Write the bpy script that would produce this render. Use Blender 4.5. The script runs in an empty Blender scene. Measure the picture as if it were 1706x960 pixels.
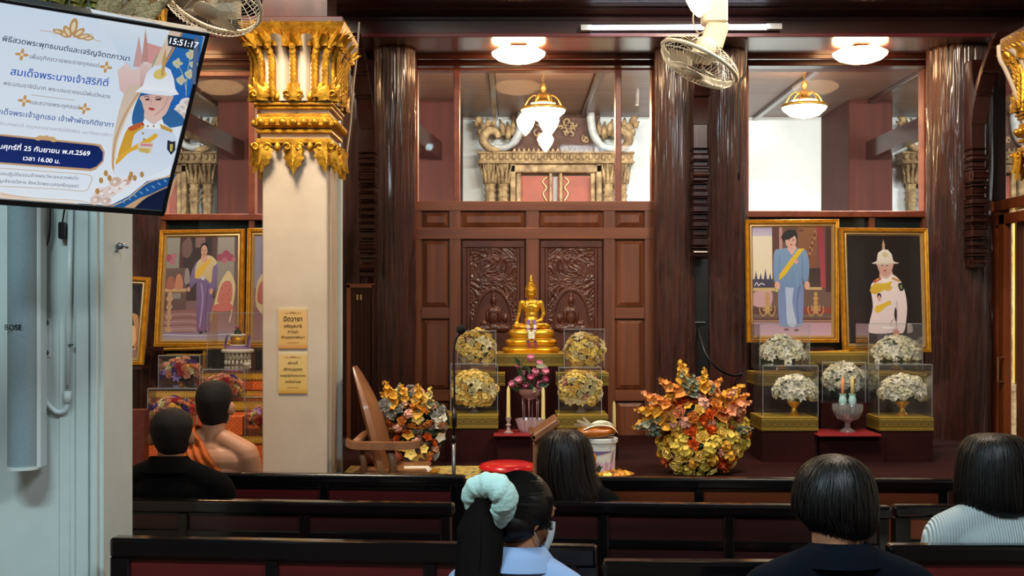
import bpy, bmesh, math, random
import numpy as np
from mathutils import Vector, Matrix, noise
from mathutils.geometry import tessellate_polygon
PI = math.pi
SC = bpy.context.scene
COL = SC.collection
R = random.Random(11)

# ------------------------------------------------------------------ camera, world, lights, exposure
F, CX, CY, CZ = 2000., 853., 515., 1.56      # focal length in pixels, principal point, eye height (1706x960 frame)
def P(px, py, d): return Vector(((px-CX)/F*d, d, CZ+(CY-py)/F*d))
cam_d = bpy.data.cameras.new('camera'); cam = bpy.data.objects.new('camera', cam_d); COL.objects.link(cam)
cam.location = (0, 0, CZ); cam.rotation_euler = (PI/2, 0, 0)
cam_d.sensor_width = 36; cam_d.lens = 36*F/1706; cam_d.shift_y = 35/1706; cam_d.clip_end = 60
SC.camera = cam
wd = bpy.data.worlds.new('world'); SC.world = wd; wd.use_nodes = True
wd.node_tree.nodes['Background'].inputs[0].default_value = (.6, .7, .8, 1); wd.node_tree.nodes['Background'].inputs[1].default_value = .2
SC.view_settings.view_transform = 'Standard'; SC.view_settings.look = 'None'
SC.view_settings.gamma = 1; SC.view_settings.use_curve_mapping = False
SC.view_settings.exposure = 0.0
SC.cycles.transparent_max_bounces = 48
SC.cycles.max_bounces = 8
SC.cycles.sample_clamp_indirect = 4
LAMP = 45      # flush ceiling lamps over the altars
CHAND = 60     # chandeliers of the outer hall
def area(name, loc, rot, sx, sy, power, col):
    l = bpy.data.lights.new(name, 'AREA'); l.shape = 'RECTANGLE'; l.size = sx; l.size_y = sy; l.energy = power; l.color = col
    o = bpy.data.objects.new(name, l); COL.objects.link(o); o.location = loc; o.rotation_euler = rot; return o
# fluorescent fittings on the ceiling over the benches (near side of the hall)
area('fluorescent_light', (-1.7, 1.1, 3.72), (math.radians(12), 0, 0), 1.3, .25, 104, (.66, .92, 1))
area('fluorescent_light', (1.3, .9, 3.72), (math.radians(12), 0, 0), 1.3, .25, 90, (.80, .94, 1))
area('warm_fill_light', (-1.3, 5.1, 3.72), (math.radians(22), 0, 0), .5, .5, 88, (1, .84, .64))  # added, unseen area lights giving the altars warm light from the front
area('warm_fill_light', (1.5, 5.1, 3.72), (math.radians(22), 0, 0), .5, .5, 88, (1, .84, .64))

for hx_ in (-5, -1.6, 1.2, 3.2, 6):  # added area lights, hidden above the window header, brightening the far wall
    area('outer_hall_fill_light', (hx_, 9.0, 3.8), (math.radians(48), 0, 0), 1.3, .3, 330, (1, .98, .95))

# ------------------------------------------------------------------ helpers
def lin(h):
    if isinstance(h, (tuple, list)): return tuple(h)
    h = h.lstrip('#'); v = [int(h[i:i+2], 16)/255 for i in (0, 2, 4)]
    return tuple(c/12.92 if c <= .04045 else ((c+.055)/1.055)**2.4 for c in v)
def wm(o):
    m = o.matrix_basis.copy()
    while o.parent is not None:
        o = o.parent; m = o.matrix_basis @ m
    return m
def frame3(ax):
    z = ax.normalized(); x = Vector((0, 0, 1)).cross(z)
    if x.length < 1e-4: x = Vector((1, 0, 0))
    x.normalize(); return x, z.cross(x), z
class MB:
    def __init__(s): s.bm = bmesh.new()
    def _mi(s, fs, mi):
        for f in fs: f.material_index = mi
    def box(s, c, sz, rot=None, bev=0, mi=0, seg=1):
        n0 = set(s.bm.faces)
        m = Matrix.Translation(Vector(c)) @ (rot.to_4x4() if rot is not None else Matrix()) @ Matrix.Diagonal((sz[0], sz[1], sz[2], 1))
        r = bmesh.ops.create_cube(s.bm, size=1, matrix=m)
        if bev:
            es = list({e for v in r['verts'] for e in v.link_edges})
            bmesh.ops.bevel(s.bm, geom=es, offset=bev, segments=seg, affect='EDGES', profile=.5)
        if mi:
            s._mi([f for f in s.bm.faces if f not in n0], mi)
        return s
    def bb(s, a, b, bev=0, mi=0, seg=1):          # box between two corners
        a, b = Vector(a), Vector(b); return s.box((a+b)/2, [abs(b[i]-a[i]) for i in range(3)], None, bev, mi, seg)
    def loft(s, rings, closed=True, cap=True, mi=0):
        vs = [[s.bm.verts.new(p) for p in r] for r in rings]; n = len(vs[0]); fs = []
        for a, b in zip(vs, vs[1:]):
            for i in range(n if closed else n-1):
                j = (i+1) % n; fs.append(s.bm.faces.new((a[i], a[j], b[j], b[i])))
        if cap and closed:
            fs.append(s.bm.faces.new(vs[0][::-1])); fs.append(s.bm.faces.new(vs[-1]))
        if mi: s._mi(fs, mi)
        return s
    def tube(s, pts, r, n=8, cap=True, mi=0, flat=1.0):
        pts = [Vector(p) for p in pts]; k = len(pts); rr = r if isinstance(r, (list, tuple)) else [r]*k
        rings = []; px = None
        for i, p in enumerate(pts):
            t = (pts[min(i+1, k-1)]-pts[max(i-1, 0)])
            if t.length < 1e-9: t = Vector((0, 0, 1))
            t.normalize()
            if px is None: px = frame3(t)[0]
            else:
                px = px-t*px.dot(t)
                px = px.normalized() if px.length > 1e-6 else frame3(t)[0]
            y = t.cross(px)
            rings.append([p+(px*math.cos(a)+y*math.sin(a)*flat)*rr[i] for a in [2*PI*j/n for j in range(n)]])
        return s.loft(rings, True, cap, mi)
    def lathe(s, prof, c=(0, 0, 0), n=24, mi=0, cap=True, mat=None, sx=1, sy=1):
        c = Vector(c); rings = []
        for r, z in prof:
            ring = [Vector((max(r, 1e-4)*math.cos(2*PI*j/n)*sx, max(r, 1e-4)*math.sin(2*PI*j/n)*sy, z)) for j in range(n)]
            if mat is not None: ring = [mat @ v for v in ring]
            rings.append([c+v for v in ring])
        return s.loft(rings, True, cap, mi)
    def ball(s, c, r, rot=None, u=16, v=10, mi=0):
        if not isinstance(r, (tuple, list)): r = (r, r, r)
        m = Matrix.Translation(Vector(c)) @ (rot.to_4x4() if rot is not None else Matrix()) @ Matrix.Diagonal((*r, 1))
        n0 = set(s.bm.faces) if mi else None
        bmesh.ops.create_uvsphere(s.bm, u_segments=u, v_segments=v, radius=1, matrix=m)
        if mi: s._mi([f for f in s.bm.faces if f not in n0], mi)
        return s
    def cone(s, a, b, ra, rb, n=12, mi=0):  # capsule with two radii
        a, b = Vector(a), Vector(b); s.tube([a, b], [ra, rb], n, True, mi); s.ball(a, ra, None, n, 8, mi); s.ball(b, rb, None, n, 8, mi); return s
    def prism(s, pts, th, mat=None, mi=0):  # outline in local xz, thickness along local y (0..th)
        m = mat or Matrix()
        a = [s.bm.verts.new(m @ Vector((x, 0, z))) for x, z in pts]; b = [s.bm.verts.new(m @ Vector((x, th, z))) for x, z in pts]
        n = len(a); fs = [s.bm.faces.new(a), s.bm.faces.new(b[::-1])]
        for i in range(n): fs.append(s.bm.faces.new((a[(i+1) % n], a[i], b[i], b[(i+1) % n])))
        if mi: s._mi(fs, mi)
        return s
    def grid(s, rows, mi=0):
        vs = [[s.bm.verts.new(p) for p in r] for r in rows]; fs = []
        for a, b in zip(vs, vs[1:]):
            for i in range(len(a)-1): fs.append(s.bm.faces.new((a[i], a[i+1], b[i+1], b[i])))
        if mi: s._mi(fs, mi)
        return s
    def build(s, name, mats, parent=None, smooth=.6, recalc=True, origin=None):
        if recalc: bmesh.ops.recalc_face_normals(s.bm, faces=s.bm.faces)
        me = bpy.data.meshes.new(name); s.bm.to_mesh(me); s.bm.free()
        return link(name, me, mats, parent, smooth, origin)
def link(name, me, mats, parent=None, smooth=.6, origin=None):
    if not isinstance(mats, (list, tuple)): mats = [mats]
    me.materials.clear()
    for m in mats: me.materials.append(m)
    if smooth is not None and len(me.polygons):
        me.polygons.foreach_set('use_smooth', [True]*len(me.polygons))
        if smooth < 3: me.set_sharp_from_angle(angle=smooth)
    o = bpy.data.objects.new(name, me); COL.objects.link(o)
    if parent is not None:
        me.transform(wm(parent).inverted()); o.parent = parent
    elif origin is None:
        n = len(me.vertices); a = np.empty(n*3); me.vertices.foreach_get('co', a); a = a.reshape(-1, 3)
        b = Vector(((a[:, 0].min()+a[:, 0].max())/2, (a[:, 1].min()+a[:, 1].max())/2, a[:, 2].min()))
        me.transform(Matrix.Translation(-b)); o.location = b
    return o
def tag(o, label, cat, group=None):
    o['label'] = label; o['category'] = cat
    if group: o['group'] = group
    return o
def thing(name, label, cat, loc, group=None, rz=0):
    o = bpy.data.objects.new(name, None); COL.objects.link(o); o.location = loc; o.rotation_euler = (0, 0, rz); o.empty_display_size = .05
    return tag(o, label, cat, group)
def struct(o, label=None):
    o['kind'] = 'structure'
    if label: o['label'] = label
    return o
def stuff(o): o['kind'] = 'stuff'; return o
def kids(o): return [c for c in COL.objects if c.parent == o]
def remesh(o, voxel, it=3, fac=.5):        # one continuous surface out of overlapping volumes
    md = o.modifiers.new('r', 'REMESH'); md.mode = 'VOXEL'; md.voxel_size = voxel; md.use_smooth_shade = True
    if it: sm = o.modifiers.new('s', 'SMOOTH'); sm.factor = fac; sm.iterations = it
    dg = bpy.context.evaluated_depsgraph_get(); dg.update()
    me = bpy.data.meshes.new_from_object(o.evaluated_get(dg)); old = o.data
    o.modifiers.clear(); o.data = me; bpy.data.meshes.remove(old)
    me.polygons.foreach_set('use_smooth', [True]*len(me.polygons))
    return o
def spl(pts, n=6):                          # catmull-rom through points (tuples of any length)
    out = []; k = len(pts)
    for i in range(k-1):
        p0, p1, p2, p3 = pts[max(i-1, 0)], pts[i], pts[i+1], pts[min(i+2, k-1)]
        for j in range(n):
            t = j/n
            out.append(tuple(.5*(2*b+(c-a)*t+(2*a-5*b+4*c-d)*t*t+(3*b-a-3*c+d)*t**3) for a, b, c, d in zip(p0, p1, p2, p3)))
    out.append(tuple(pts[-1])); return out

# ------------------------------------------------------------------ materials
class NT:
    def __init__(s, name):
        s.m = bpy.data.materials.new(name); s.m.use_nodes = True; s.t = s.m.node_tree; s.b = s.t.nodes['Principled BSDF']; s.out = s.t.nodes['Material Output']
    def n(s, ty, **k):
        x = s.t.nodes.new(ty)
        for a, v in k.items(): setattr(x, a, v)
        return x
    def l(s, a, b): s.t.links.new(a, b)
    def math(s, op, a, b=None, c=None):
        x = s.n('ShaderNodeMath', operation=op)
        for i, v in enumerate((a, b, c)):
            if v is None: continue
            if isinstance(v, (int, float)): x.inputs[i].default_value = v
            else: s.l(v, x.inputs[i])
        return x.outputs[0]
    def coord(s, scale=(1, 1, 1), kind='Object'):
        tc = s.n('ShaderNodeTexCoord'); mp = s.n('ShaderNodeMapping'); mp.inputs['Scale'].default_value = scale
        s.l(tc.outputs[kind], mp.inputs[0]); return mp.outputs[0]
    def noise(s, co, sc, det=4, rough=.6, dist=0):
        x = s.n('ShaderNodeTexNoise'); x.inputs['Scale'].default_value = sc; x.inputs['Detail'].default_value = det; x.inputs['Roughness'].default_value = rough; x.inputs['Distortion'].default_value = dist
        s.l(co, x.inputs['Vector']); return x.outputs['Fac']
    def mix(s, f, a, b):
        x = s.n('ShaderNodeMix', data_type='RGBA')
        for i, v in ((0, f), (6, a), (7, b)):
            if isinstance(v, (int, float)): x.inputs[i].default_value = v
            elif isinstance(v, (tuple, list)): x.inputs[i].default_value = (*v[:3], 1)
            else: s.l(v, x.inputs[i])
        return x.outputs[2]
    def ramp(s, f, a, b):
        x = s.n('ShaderNodeMapRange'); x.inputs[1].default_value = a; x.inputs[2].default_value = b; s.l(f, x.inputs[0]); return x.outputs[0]
    def bump(s, h, strength, dist=.01):
        x = s.n('ShaderNodeBump'); x.inputs['Strength'].default_value = strength; x.inputs['Distance'].default_value = dist
        s.l(h, x.inputs['Height']); s.l(x.outputs[0], s.b.inputs['Normal'])
def mat(name, col, rough=.5, metal=0, spec=.5, coat=0, col2=None, nsc=8, stretch=(1, 1, 1), bump=0, bsc=None, bdist=.01, sub=0, emis=0, ecol=None, lo=.35, hi=.65, coatr=.1):
    t = NT(name); b = t.b.inputs
    b['Base Color'].default_value = (*lin(col), 1); b['Roughness'].default_value = rough; b['Metallic'].default_value = metal
    b['Specular IOR Level'].default_value = spec; b['Coat Weight'].default_value = coat; b['Coat Roughness'].default_value = coatr
    if sub: b['Subsurface Weight'].default_value = sub; b['Subsurface Radius'].default_value = (.02, .008, .004)
    if emis: b['Emission Strength'].default_value = emis; b['Emission Color'].default_value = (*lin(ecol or col), 1)
    if col2 or bump: co = t.coord(stretch)
    if col2:
        f = t.noise(co, nsc, 5); t.l(t.mix(t.ramp(f, lo, hi), lin(col), lin(col2)), b['Base Color'])
    if bump: t.bump(t.noise(co, bsc or nsc*3, 5), bump, bdist)
    return t.m
M = {}
GX, GY, GZ = (.06, 1, 1), (1, .06, 1), (1, 1, .06)
M['wood_dark_x'] = mat('dark polished wood, grain across', '401c15', .3, coat=.35, col2='240f0b', nsc=14, stretch=GX, bump=.12, bdist=.004)
M['wood_dark_y'] = mat('dark polished wood, grain deep', '3a1815', .25, coat=.4, col2='200d0c', nsc=14, stretch=GY, bump=.12, bdist=.004)
M['wood_dark_z'] = mat('dark polished wood, grain up', '3c1916', .25, coat=.4, col2='220e0c', nsc=14, stretch=GZ, bump=.12, bdist=.004)
M['wood_red_z'] = mat('red brown teak, grain up', '82492b', .4, col2='643620', nsc=16, stretch=GZ, bump=.12, bdist=.003, coat=.15)
M['wood_red_x'] = mat('red brown teak, grain across', '844b2c', .4, col2='673822', nsc=16, stretch=GX, bump=.12, bdist=.003, coat=.15)
M['frame_wood'] = mat('window frame wood', '8a4a32', .35, col2='6c3524', nsc=12, bump=.08)
M['carved'] = mat('carved teak relief', '643322', .34, coat=.3, col2='4c2417', nsc=10)
M['door_orange'] = mat('orange varnished door wood', '9a4e26', .3, coat=.3, col2='7c3a1a', nsc=12, stretch=GZ)
M['chair_wood'] = mat('golden brown chair wood', '94633f', .45, coat=.1, col2='7d4f33', nsc=14, stretch=GZ)
M['lacquer'] = mat('black lacquered wood', '0b0a0c', .16, coat=.4, bump=.03, nsc=6, coatr=.08)
M['bench_red'] = mat('dark red bench board', '62191a', .35, coat=.2, col2='4a1314', nsc=12, stretch=GX, bump=.06)
M['bench_dim'] = mat('dark brown bench board', '3c1516', .32, coat=.2, col2='240d0d', nsc=12, stretch=GX, bump=.06)
M['bench_orange'] = mat('orange brown bench board', '743516', .35, coat=.2, col2='5c2811', nsc=12, stretch=GX, bump=.06)
M['trunk'] = None
M['cream'] = mat('cream painted plaster', 'c9b7a3', .55, col2='bfac97', nsc=5, bump=.05, bsc=30)
M['white_plaster'] = mat('white painted pillar plaster', 'd4dcd9', .5, col2='c6cfcb', nsc=3, bump=.06, bsc=18, lo=.3, hi=.7)
M['outer_wall'] = mat('white wall of outer hall', 'dde3e2', .6, col2='d2d9d8', nsc=2)
M['outer_wood'] = mat('brown panel wood of outer hall', '42180f', .7, col2='33130d', spec=.2, nsc=10, stretch=GZ)
M['outer_ceiling'] = mat('brown ceiling board', '866a60', .45, col2='705548', nsc=10, stretch=GX, coat=.1)
M['gold'] = mat('polished gold', 'ecb840', .33, .75, col2='e0a62a', nsc=6)
M['gold_leaf'] = mat('gold leaf over carving', 'dba432', .36, .7, col2='8a5410', nsc=22, bump=.5, bsc=60, bdist=.006, lo=.4, hi=.75)
M['gold_old'] = mat('tarnished gilding', 'c2a678', .5, .2, col2='7c6244', nsc=9, bump=.8, bsc=26, bdist=.03)
M['gold_frame'] = mat('gilded frame', 'e2aa3c', .32, .55, col2='c88e26', nsc=30, bump=.15, bsc=60)
M['gold_pale'] = mat('pale inner frame moulding', 'c9a873', .4, .5)
M['maroon'] = mat('dark maroon altar cloth', '2e0c0d', .85, col2='240909', nsc=3, spec=.15)
M['red_mat'] = mat('red altar mat', '8a1c24', .4)
M['red_seat'] = mat('red plastic seat', 'd01822', .3, coat=.3)
M['black'] = mat('black plastic', '0c0c0e', .35)
M['black_matte'] = mat('black foam', '050506', .9)
M['steel'] = mat('brushed steel', '8c8c8e', .35, .9)
M['darksteel'] = mat('dark steel tube', '3a3634', .35, .8)
M['screw'] = mat('screw head', '66706f', .35, .8)
M['white_plastic'] = mat('white plastic', 'd5dad8', .35)
M['fan_plastic'] = mat('cream fan plastic', 'cfc4ad', .4)
M['fan_wire'] = mat('cream coated wire', 'd8cfbb', .35)
M['speaker_grey'] = mat('grey speaker grille', '8b9ba0', .6, col2='82939a', nsc=120)
M['bulb'] = mat('lit globe', 'fff1d6', .4, emis=14, ecol='ffe2b0')
M['lamp_glass'] = mat('lit flush lamp bowl', 'fff1d6', .4, emis=LAMP, ecol='ffc98e')
M['chand_glass'] = mat('lit chandelier bowl', 'fff4dc', .4, emis=CHAND, ecol='ffd9a0')
M['tube_light'] = mat('lit white tube', 'f0f4ff', .4, emis=9, ecol='e4ecff')
M['skin'] = mat('skin', 'b27a5a', .5, sub=.15)
M['skin_dark'] = mat('tanned skin', '9a6748', .5, sub=.15)
M['hair'] = mat('black hair', '0e0b0b', .45, spec=.35, bump=.5, bsc=60, stretch=(1, 1, .08), bdist=.004)
M['hair_brown'] = mat('dark brown hair', '1c100d', .45, spec=.35, bump=.5, bsc=60, stretch=(1, 1, .08), bdist=.004)
M['hair_crop'] = mat('cropped black hair', '0b0808', .6, spec=.25, col2='1a1311', nsc=9, bump=.9, bsc=220, bdist=.005)
M['cloth_black'] = mat('black cloth', '0a090a', .95, bump=.2, bsc=30, spec=.1)
M['cloth_navy'] = mat('navy polo cloth', '090e18', .95, bump=.2, bsc=40, spec=.1)
M['cloth_blue'] = mat('light blue shirt cloth', '8fa8d0', .8, bump=.15, bsc=30)
M['cloth_trouser'] = mat('dark trousers', '15151a', .85)
M['robe'] = mat('orange robe cloth', 'c0590e', .75, col2='a84a0a', nsc=6, bump=.2, bsc=20)
M['mint'] = mat('pale mint towelling', 'bfe0d8', .8, bump=.4, bsc=80)
M['mask'] = mat('white face mask', 'c9d3dc', .8)
def ribbed():
    t = NT('white ribbed knit'); b = t.b.inputs; b['Base Color'].default_value = (*lin('c3d2d6'), 1); b['Roughness'].default_value = .85
    tc = t.n('ShaderNodeTexCoord'); sp = t.n('ShaderNodeSeparateXYZ'); t.l(tc.outputs['Object'], sp.inputs[0])
    t.bump(t.math('SINE', t.math('MULTIPLY', sp.outputs[0], 2*PI/.0085)), .8, .004); return t.m
M['ribbed'] = ribbed()
def trunk_mat():
    t = NT('varnished tree trunk'); b = t.b.inputs
    co = t.coord((1, 1, .12)); n1 = t.noise(co, 22, 6, .7); n2 = t.noise(t.coord((1, 1, .5)), 4, 4)
    c = t.mix(t.ramp(n1, .35, .7), lin('260d08'), lin('602b1c')); c = t.mix(t.ramp(n2, .5, .75), c, lin('5c382a'))
    t.l(c, b['Base Color']); b['Roughness'].default_value = .38; b['Coat Weight'].default_value = .6; b['Coat Roughness'].default_value = .12
    t.bump(n1, 1.0, .05); return t.m
M['trunk'] = trunk_mat()
def glassy(name, tint, refl, rough=.02, haze=0):   # thin clear sheet: transparent with a Fresnel-weighted reflection
    t = NT(name); t.t.nodes.remove(t.b)
    tr = t.n('ShaderNodeBsdfTransparent'); tr.inputs[0].default_value = (*tint, 1)
    gl = t.n('ShaderNodeBsdfGlossy'); gl.inputs['Roughness'].default_value = rough; gl.inputs[0].default_value = (1, 1, 1, 1)
    fr = t.n('ShaderNodeFresnel'); fr.inputs[0].default_value = 1.49
    mx = t.n('ShaderNodeMixShader'); t.l(t.math('MULTIPLY', fr.outputs[0], refl), mx.inputs[0]); t.l(tr.outputs[0], mx.inputs[1]); t.l(gl.outputs[0], mx.inputs[2])
    o = mx.outputs[0]
    if haze:
        df = t.n('ShaderNodeBsdfDiffuse'); df.inputs[0].default_value = (.75, .78, .8, 1)
        m2 = t.n('ShaderNodeMixShader'); m2.inputs[0].default_value = haze; t.l(o, m2.inputs[1]); t.l(df.outputs[0], m2.inputs[2]); o = m2.outputs[0]
    t.l(o, t.out.inputs[0]); return t.m
M['glass'] = glassy('window glass', (.97, .985, .98), .07, haze=.004)
M['acrylic'] = glassy('clear acrylic', (.992, .995, .996), .55, .03, haze=.006)
M['acrylic_edge'] = glassy('acrylic edge', (.75, .8, .82), 1.0, .1, haze=.2)
M['clear_glass'] = glassy('cut glass', (.88, .86, .88), 2.2, .05, haze=.12)
M['teal_glass'] = mat('dim teal lower glass', '1d2b2a', .08, spec=.6)
def thai_band(name, base, fg, per, dots=True):     # woven band: lattice of diamonds with an inner diamond, framed by dotted borders (u, v from UV-like object coordinates)
    t = NT(name); b = t.b.inputs
    tc = t.n('ShaderNodeTexCoord'); sp = t.n('ShaderNodeSeparateXYZ'); t.l(tc.outputs['UV'], sp.inputs[0]); u, v = sp.outputs[0], sp.outputs[1]
    fu = t.math('ABSOLUTE', t.math('SUBTRACT', t.math('FRACT', t.math('MULTIPLY', u, 1/per)), .5))     # 0..0.5
    fv = t.math('ABSOLUTE', t.math('SUBTRACT', v, .5))
    dsum = t.math('ADD', t.math('MULTIPLY', fu, 2), t.math('MULTIPLY', fv, 3.2))
    ln = t.math('LESS_THAN', t.math('ABSOLUTE', t.math('SUBTRACT', t.math('FRACT', t.math('MULTIPLY', dsum, 2)), .5)), .15)
    inn = t.math('LESS_THAN', fv, .29)
    bl = t.math('LESS_THAN', t.math('ABSOLUTE', t.math('SUBTRACT', fv, .33)), .022)
    bl2 = t.math('GREATER_THAN', fv, .475)
    dt = t.math('MULTIPLY', t.math('LESS_THAN', t.math('ABSOLUTE', t.math('SUBTRACT', fv, .405)), .035), t.math('GREATER_THAN', t.math('FRACT', t.math('MULTIPLY', u, 4/per)), .45))
    tot = t.math('MAXIMUM', t.math('MAXIMUM', t.math('MULTIPLY', ln, inn), bl), t.math('MAXIMUM', bl2, dt))
    t.l(t.mix(tot, lin(base), lin(fg)), b['Base Color']); b['Roughness'].default_value = .4
    t.l(t.math('MULTIPLY', tot, .4), b['Metallic']); return t.m
M['band_black'] = thai_band('black and gold band', '0d0b07', 'c9a83e', .042)
M['band_gold'] = thai_band('orange gold band', 'd9a53a', '4a1e08', .07)
def brocade():
    t = NT('orange brocade'); b = t.b.inputs
    tc = t.n('ShaderNodeTexCoord'); sp = t.n('ShaderNodeSeparateXYZ'); t.l(tc.outputs['UV'], sp.inputs[0])
    def f(x): return t.math('SUBTRACT', t.math('FRACT', t.math('MULTIPLY', x, 1/.045)), .5)
    a, c = f(sp.outputs[0]), f(sp.outputs[1])
    d = t.math('SQRT', t.math('ADD', t.math('MULTIPLY', a, a), t.math('MULTIPLY', c, c)))
    k = t.math('LESS_THAN', t.math('ABSOLUTE', t.math('SUBTRACT', t.math('FRACT', t.math('MULTIPLY', d, 4)), .5)), .22)
    t.l(t.mix(k, lin('c2421a'), lin('dd7a30')), b['Base Color']); b['Roughness'].default_value = .5; return t.m
M['brocade'] = brocade()
M['brocade_red'] = mat('red brown brocade box', '6a2a1c', .5, col2='542016', nsc=40)
def boxuv(o):                                # box projection in metres (v also, except on bands: 0..1 of the height)
    me = o.data; uv = me.uv_layers.new(name='UVMap')
    zs = [v.co.z for v in me.vertices]; z0, h = min(zs), max(zs)-min(zs); band = o.get('band')
    for p in me.polygons:
        n = p.normal
        for li in p.loop_indices:
            c = me.vertices[me.loops[li].vertex_index].co
            u = c.x if abs(n.y) > abs(n.x) or abs(n.z) > .7 else c.y
            uv.data[li].uv = (u+5.003, ((c.z-z0)/h if band and abs(n.z) < .7 else (c.y if abs(n.z) > .7 else c.z)+5))
    return o

# ------------------------------------------------------------------ flat print: layered coloured shapes in one mesh
PRINT = None
def print_mat(name, emis=0, rough=.35, coat=.3):
    t = NT(name); a = t.n('ShaderNodeVertexColor', layer_name='ink'); b = t.b.inputs
    t.l(a.outputs[0], b['Base Color']); b['Roughness'].default_value = rough; b['Coat Weight'].default_value = coat; b['Coat Roughness'].default_value = .06
    if emis: t.l(a.outputs[0], b['Emission Color']); b['Emission Strength'].default_value = emis; b['Base Color'].default_value = (0, 0, 0, 1)
    if emis: t.t.links.remove(b['Base Color'].links[0])
    return t.m
M['print'] = print_mat('photographic print')
M['paper'] = print_mat('printed paper', rough=.6, coat=0)
M['screen'] = print_mat('lit screen picture', .82, .25, 0)
class Paint:
    def __init__(s, fn, step=.0004): s.fn = fn; s.polys = []; s.k = 0; s.step = step
    def poly(s, pts, c, c2=None):
        s.polys.append((list(pts), lin(c), lin(c2) if c2 else None, s.k)); s.k += 1; return s
    def rect(s, x0, y0, x1, y1, c, c2=None): return s.poly([(x0, y0), (x1, y0), (x1, y1), (x0, y1)], c, c2)
    def ell(s, x, y, rx, ry, c, a=0, n=20, c2=None):
        ca, sa = math.cos(a), math.sin(a)
        return s.poly([(x+rx*math.cos(t)*ca-ry*math.sin(t)*sa, y+rx*math.cos(t)*sa+ry*math.sin(t)*ca) for t in [2*PI*i/n for i in range(n)]], c, c2)
    def line(s, pts, w, c, n=5):
        q = spl(pts, n) if len(pts) > 2 else pts; L, Rr = [], []
        for i, p in enumerate(q):
            a, b = q[max(i-1, 0)], q[min(i+1, len(q)-1)]; dx, dy = b[0]-a[0], b[1]-a[1]; l = math.hypot(dx, dy) or 1
            ww = w if not isinstance(w, tuple) else w[0]+(w[1]-w[0])*i/(len(q)-1)
            L.append((p[0]-dy/l*ww/2, p[1]+dx/l*ww/2)); Rr.append((p[0]+dy/l*ww/2, p[1]-dx/l*ww/2))
        for i in range(len(q)-1):
            s.polys.append(([L[i], L[i+1], Rr[i+1], Rr[i]], lin(c), None, s.k))
        s.k += 1; return s
    def sm(s, pts, c, c2=None, n=4):         # smooth closed outline
        q = spl([pts[-1]]+list(pts)+[pts[0], pts[1]], n)[n:-n]; return s.poly(q[:-1], c, c2)
    def build(s, name, m, parent):
        bm = bmesh.new(); cl = bm.loops.layers.float_color.new('ink')
        for pts, c, c2, k in s.polys:
            vs = [bm.verts.new(s.fn(x, y, k*s.step)) for x, y in pts]
            try: f = bm.faces.new(vs)
            except ValueError: continue
            ys = [y for _, y in pts]; y0, y1 = min(ys), max(ys)
            for lp, (x, y) in zip(f.loops, pts):
                w = (y-y0)/max(y1-y0, 1e-9); cc = c if c2 is None else tuple(a+(b-a)*w for a, b in zip(c, c2))
                lp[cl] = (*cc, 1)
            f.normal_update()
        me = bpy.data.meshes.new(name); bm.to_mesh(me); bm.free()
        return link(name, me, m, parent, None)
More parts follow.
